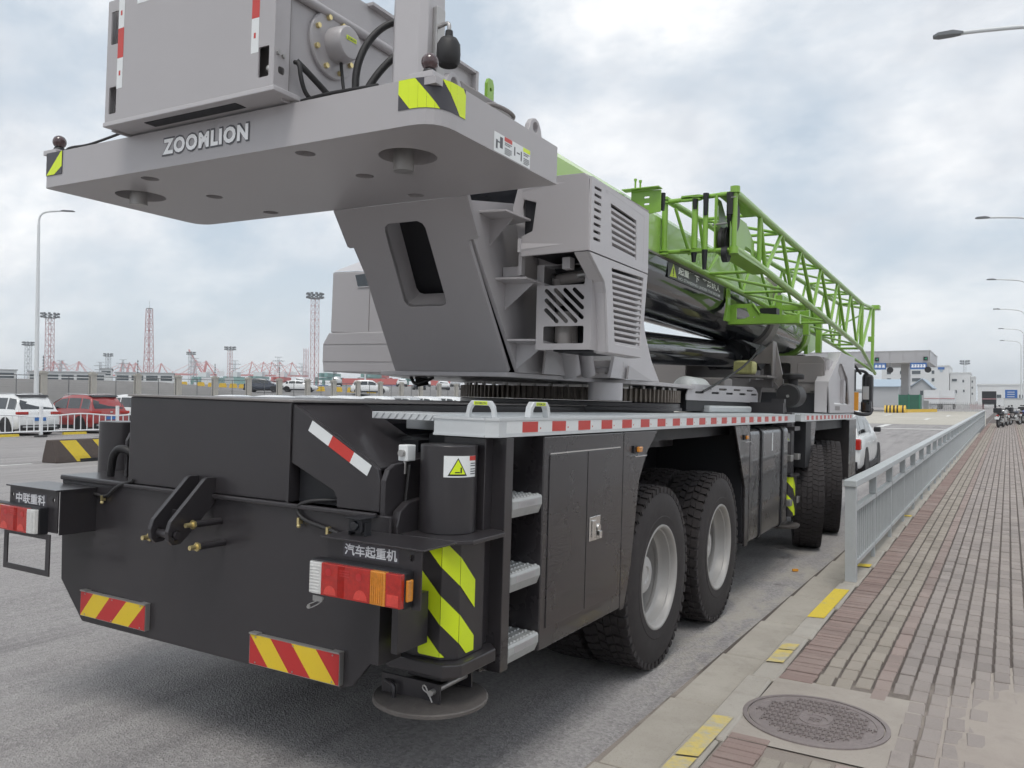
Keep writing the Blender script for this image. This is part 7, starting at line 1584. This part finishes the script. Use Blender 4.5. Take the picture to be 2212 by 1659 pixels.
# motorcycles
def moto(x, y, rz, body, lb, box=True):
    root = empty('motorcycle', tuple(Vector((x,y,H(x,y)+ZT))), rz); tag(root, lb, 'motorcycle')
    for yy in (0.0, 1.25):
        t = MB().lathe([(-0.05,0.20),(-0.055,0.26),(0,0.30),(0.055,0.26),(0.05,0.20)],28,(0,yy,0.30),'X').build('wheel','rubber',root,40)
        MB().lathe([(-0.02,0.21),(-0.02,0.185),(0.02,0.185),(0.02,0.21)],24,(0,yy,0.30),'X').build('rim','car_silver',t); sp = MB()
        for a in range(6): sp.cyl((0,yy,0.30),(0,yy+0.19*math.cos(R(60*a)),0.30+0.19*math.sin(R(60*a))),0.008,seg=4)
        sp.cyl((-0.06,yy,0.30),(0.06,yy,0.30),0.045,seg=12).build('spokes','steel',t)
    MB().box(-0.13,0.13,0.45,0.85,0.28,0.52).cyl((-0.15,0.7,0.36),(0.15,0.7,0.36),0.10,seg=14).build('engine','steel',root,40,0.02)
    MB().tube([(0,0.0,0.32),(0,0.35,0.38),(0,0.5,0.62),(0,0.95,0.80),(0,1.02,0.86)],0.03,8,1).tube([(0.1,0.0,0.30),(0.1,0.45,0.36)],0.02,6).tube([(-0.1,0.0,0.30),(-0.1,0.45,0.36)],0.02,6).build('frame','black',root,60)
    MB().sphere((0,0.78,0.80),0.2,16,10,(0.75,1.35,0.62)).build('fuel_tank',body,root,60)
    MB().sphere((0,0.28,0.80),0.2,16,10,(0.7,1.7,0.30)).build('seat','black',root,60)
    MB().tube([(0.07,1.25,0.30),(0.08,1.08,0.80),(0.08,1.02,0.98)],0.022,8).tube([(-0.07,1.25,0.30),(-0.08,1.08,0.80),(-0.08,1.02,0.98)],0.022,8).build('fork','chrome',root,60)
    MB().tube([(-0.36,0.88,1.02),(-0.2,0.98,1.03),(0.2,0.98,1.03),(0.36,0.88,1.02)],0.014,8,1).build('handlebar','black',root,60)
    for s in (-1, 1):
        m = MB().tube([(s*0.25,0.96,1.03),(s*0.32,0.98,1.20)],0.007,6).build('mirror_stalk','black',root); MB().sphere((s*0.34,0.97,1.23),0.06,10,8,(1,0.35,0.7)).build('mirror','black',m,60)
    MB().sphere((0,1.14,0.92),0.10,14,10,(1,0.7,1)).build('headlight','chrome',root,60)
    MB().tube([(0,-0.32,0.42),(0,-0.18,0.60),(0,0.1,0.66)],0.03,6).box(-0.08,0.08,-0.33,-0.30,0.45,0.60).build('rear_mudguard','black',root); MB().box(-0.06,0.06,-0.27,-0.22,0.66,0.72).build('tail_light','lens_red',root); MB().box(-0.11,0.11,-0.36,-0.345,0.48,0.62).build('number_plate','sticker',root)
    MB().cyl((0.16,0.5,0.30),(0.17,-0.2,0.38),0.035,0.05,10).build('exhaust','steel',root,40)
    if box: MB().box(-0.2,0.2,-0.30,0.02,0.85,1.12).build('top_box','black',root,0,0.04)
    return root
moto(0.62,54.5,R(-12),'black','nearest motorcycle on the pavement, black, with a rear top box')
moto(0.75,57.8,R(-18),'car_silver','second motorcycle on the pavement, silver tank',False)
moto(1.35,61.0,R(-25),'car_navy','third motorcycle on the pavement, dark, behind the first two')
moto(1.85,63.5,R(-30),'moto_blue','blue motorcycle on the pavement next to the lamp post',False)
moto(2.25,67.5,R(-30),'black','farthest motorcycle on the pavement',True)
# litter
mb = MB().box(-0.03,0.03,-0.012,0.012,0,0.022); o = mb.build('litter', 'orange', None, loc=tuple(SP(-1.83,8.75,0.004))); o.rotation_euler = (0,0,0.6); tag(o, 'small orange scrap lying on the asphalt by the gutter', 'litter')

# ------------------------------------------------------------------ air
hm = D.materials.new('haze'); hm.use_nodes = True; hn = hm.node_tree; hn.nodes.clear()
ho = hn.nodes.new('ShaderNodeOutputMaterial'); hv = hn.nodes.new('ShaderNodeVolumePrincipled'); hn.links.new(hv.outputs[0], ho.inputs['Volume'])
hv.inputs['Color'].default_value = (0.90, 0.94, 0.98, 1); hv.inputs['Density'].default_value = 0.00030; hv.inputs['Anisotropy'].default_value = 0.0
MATS['haze'] = hm
tag(MB().box(-2650,1550,-350,3050,-3,90).build('haze', 'haze'), kind='stuff')
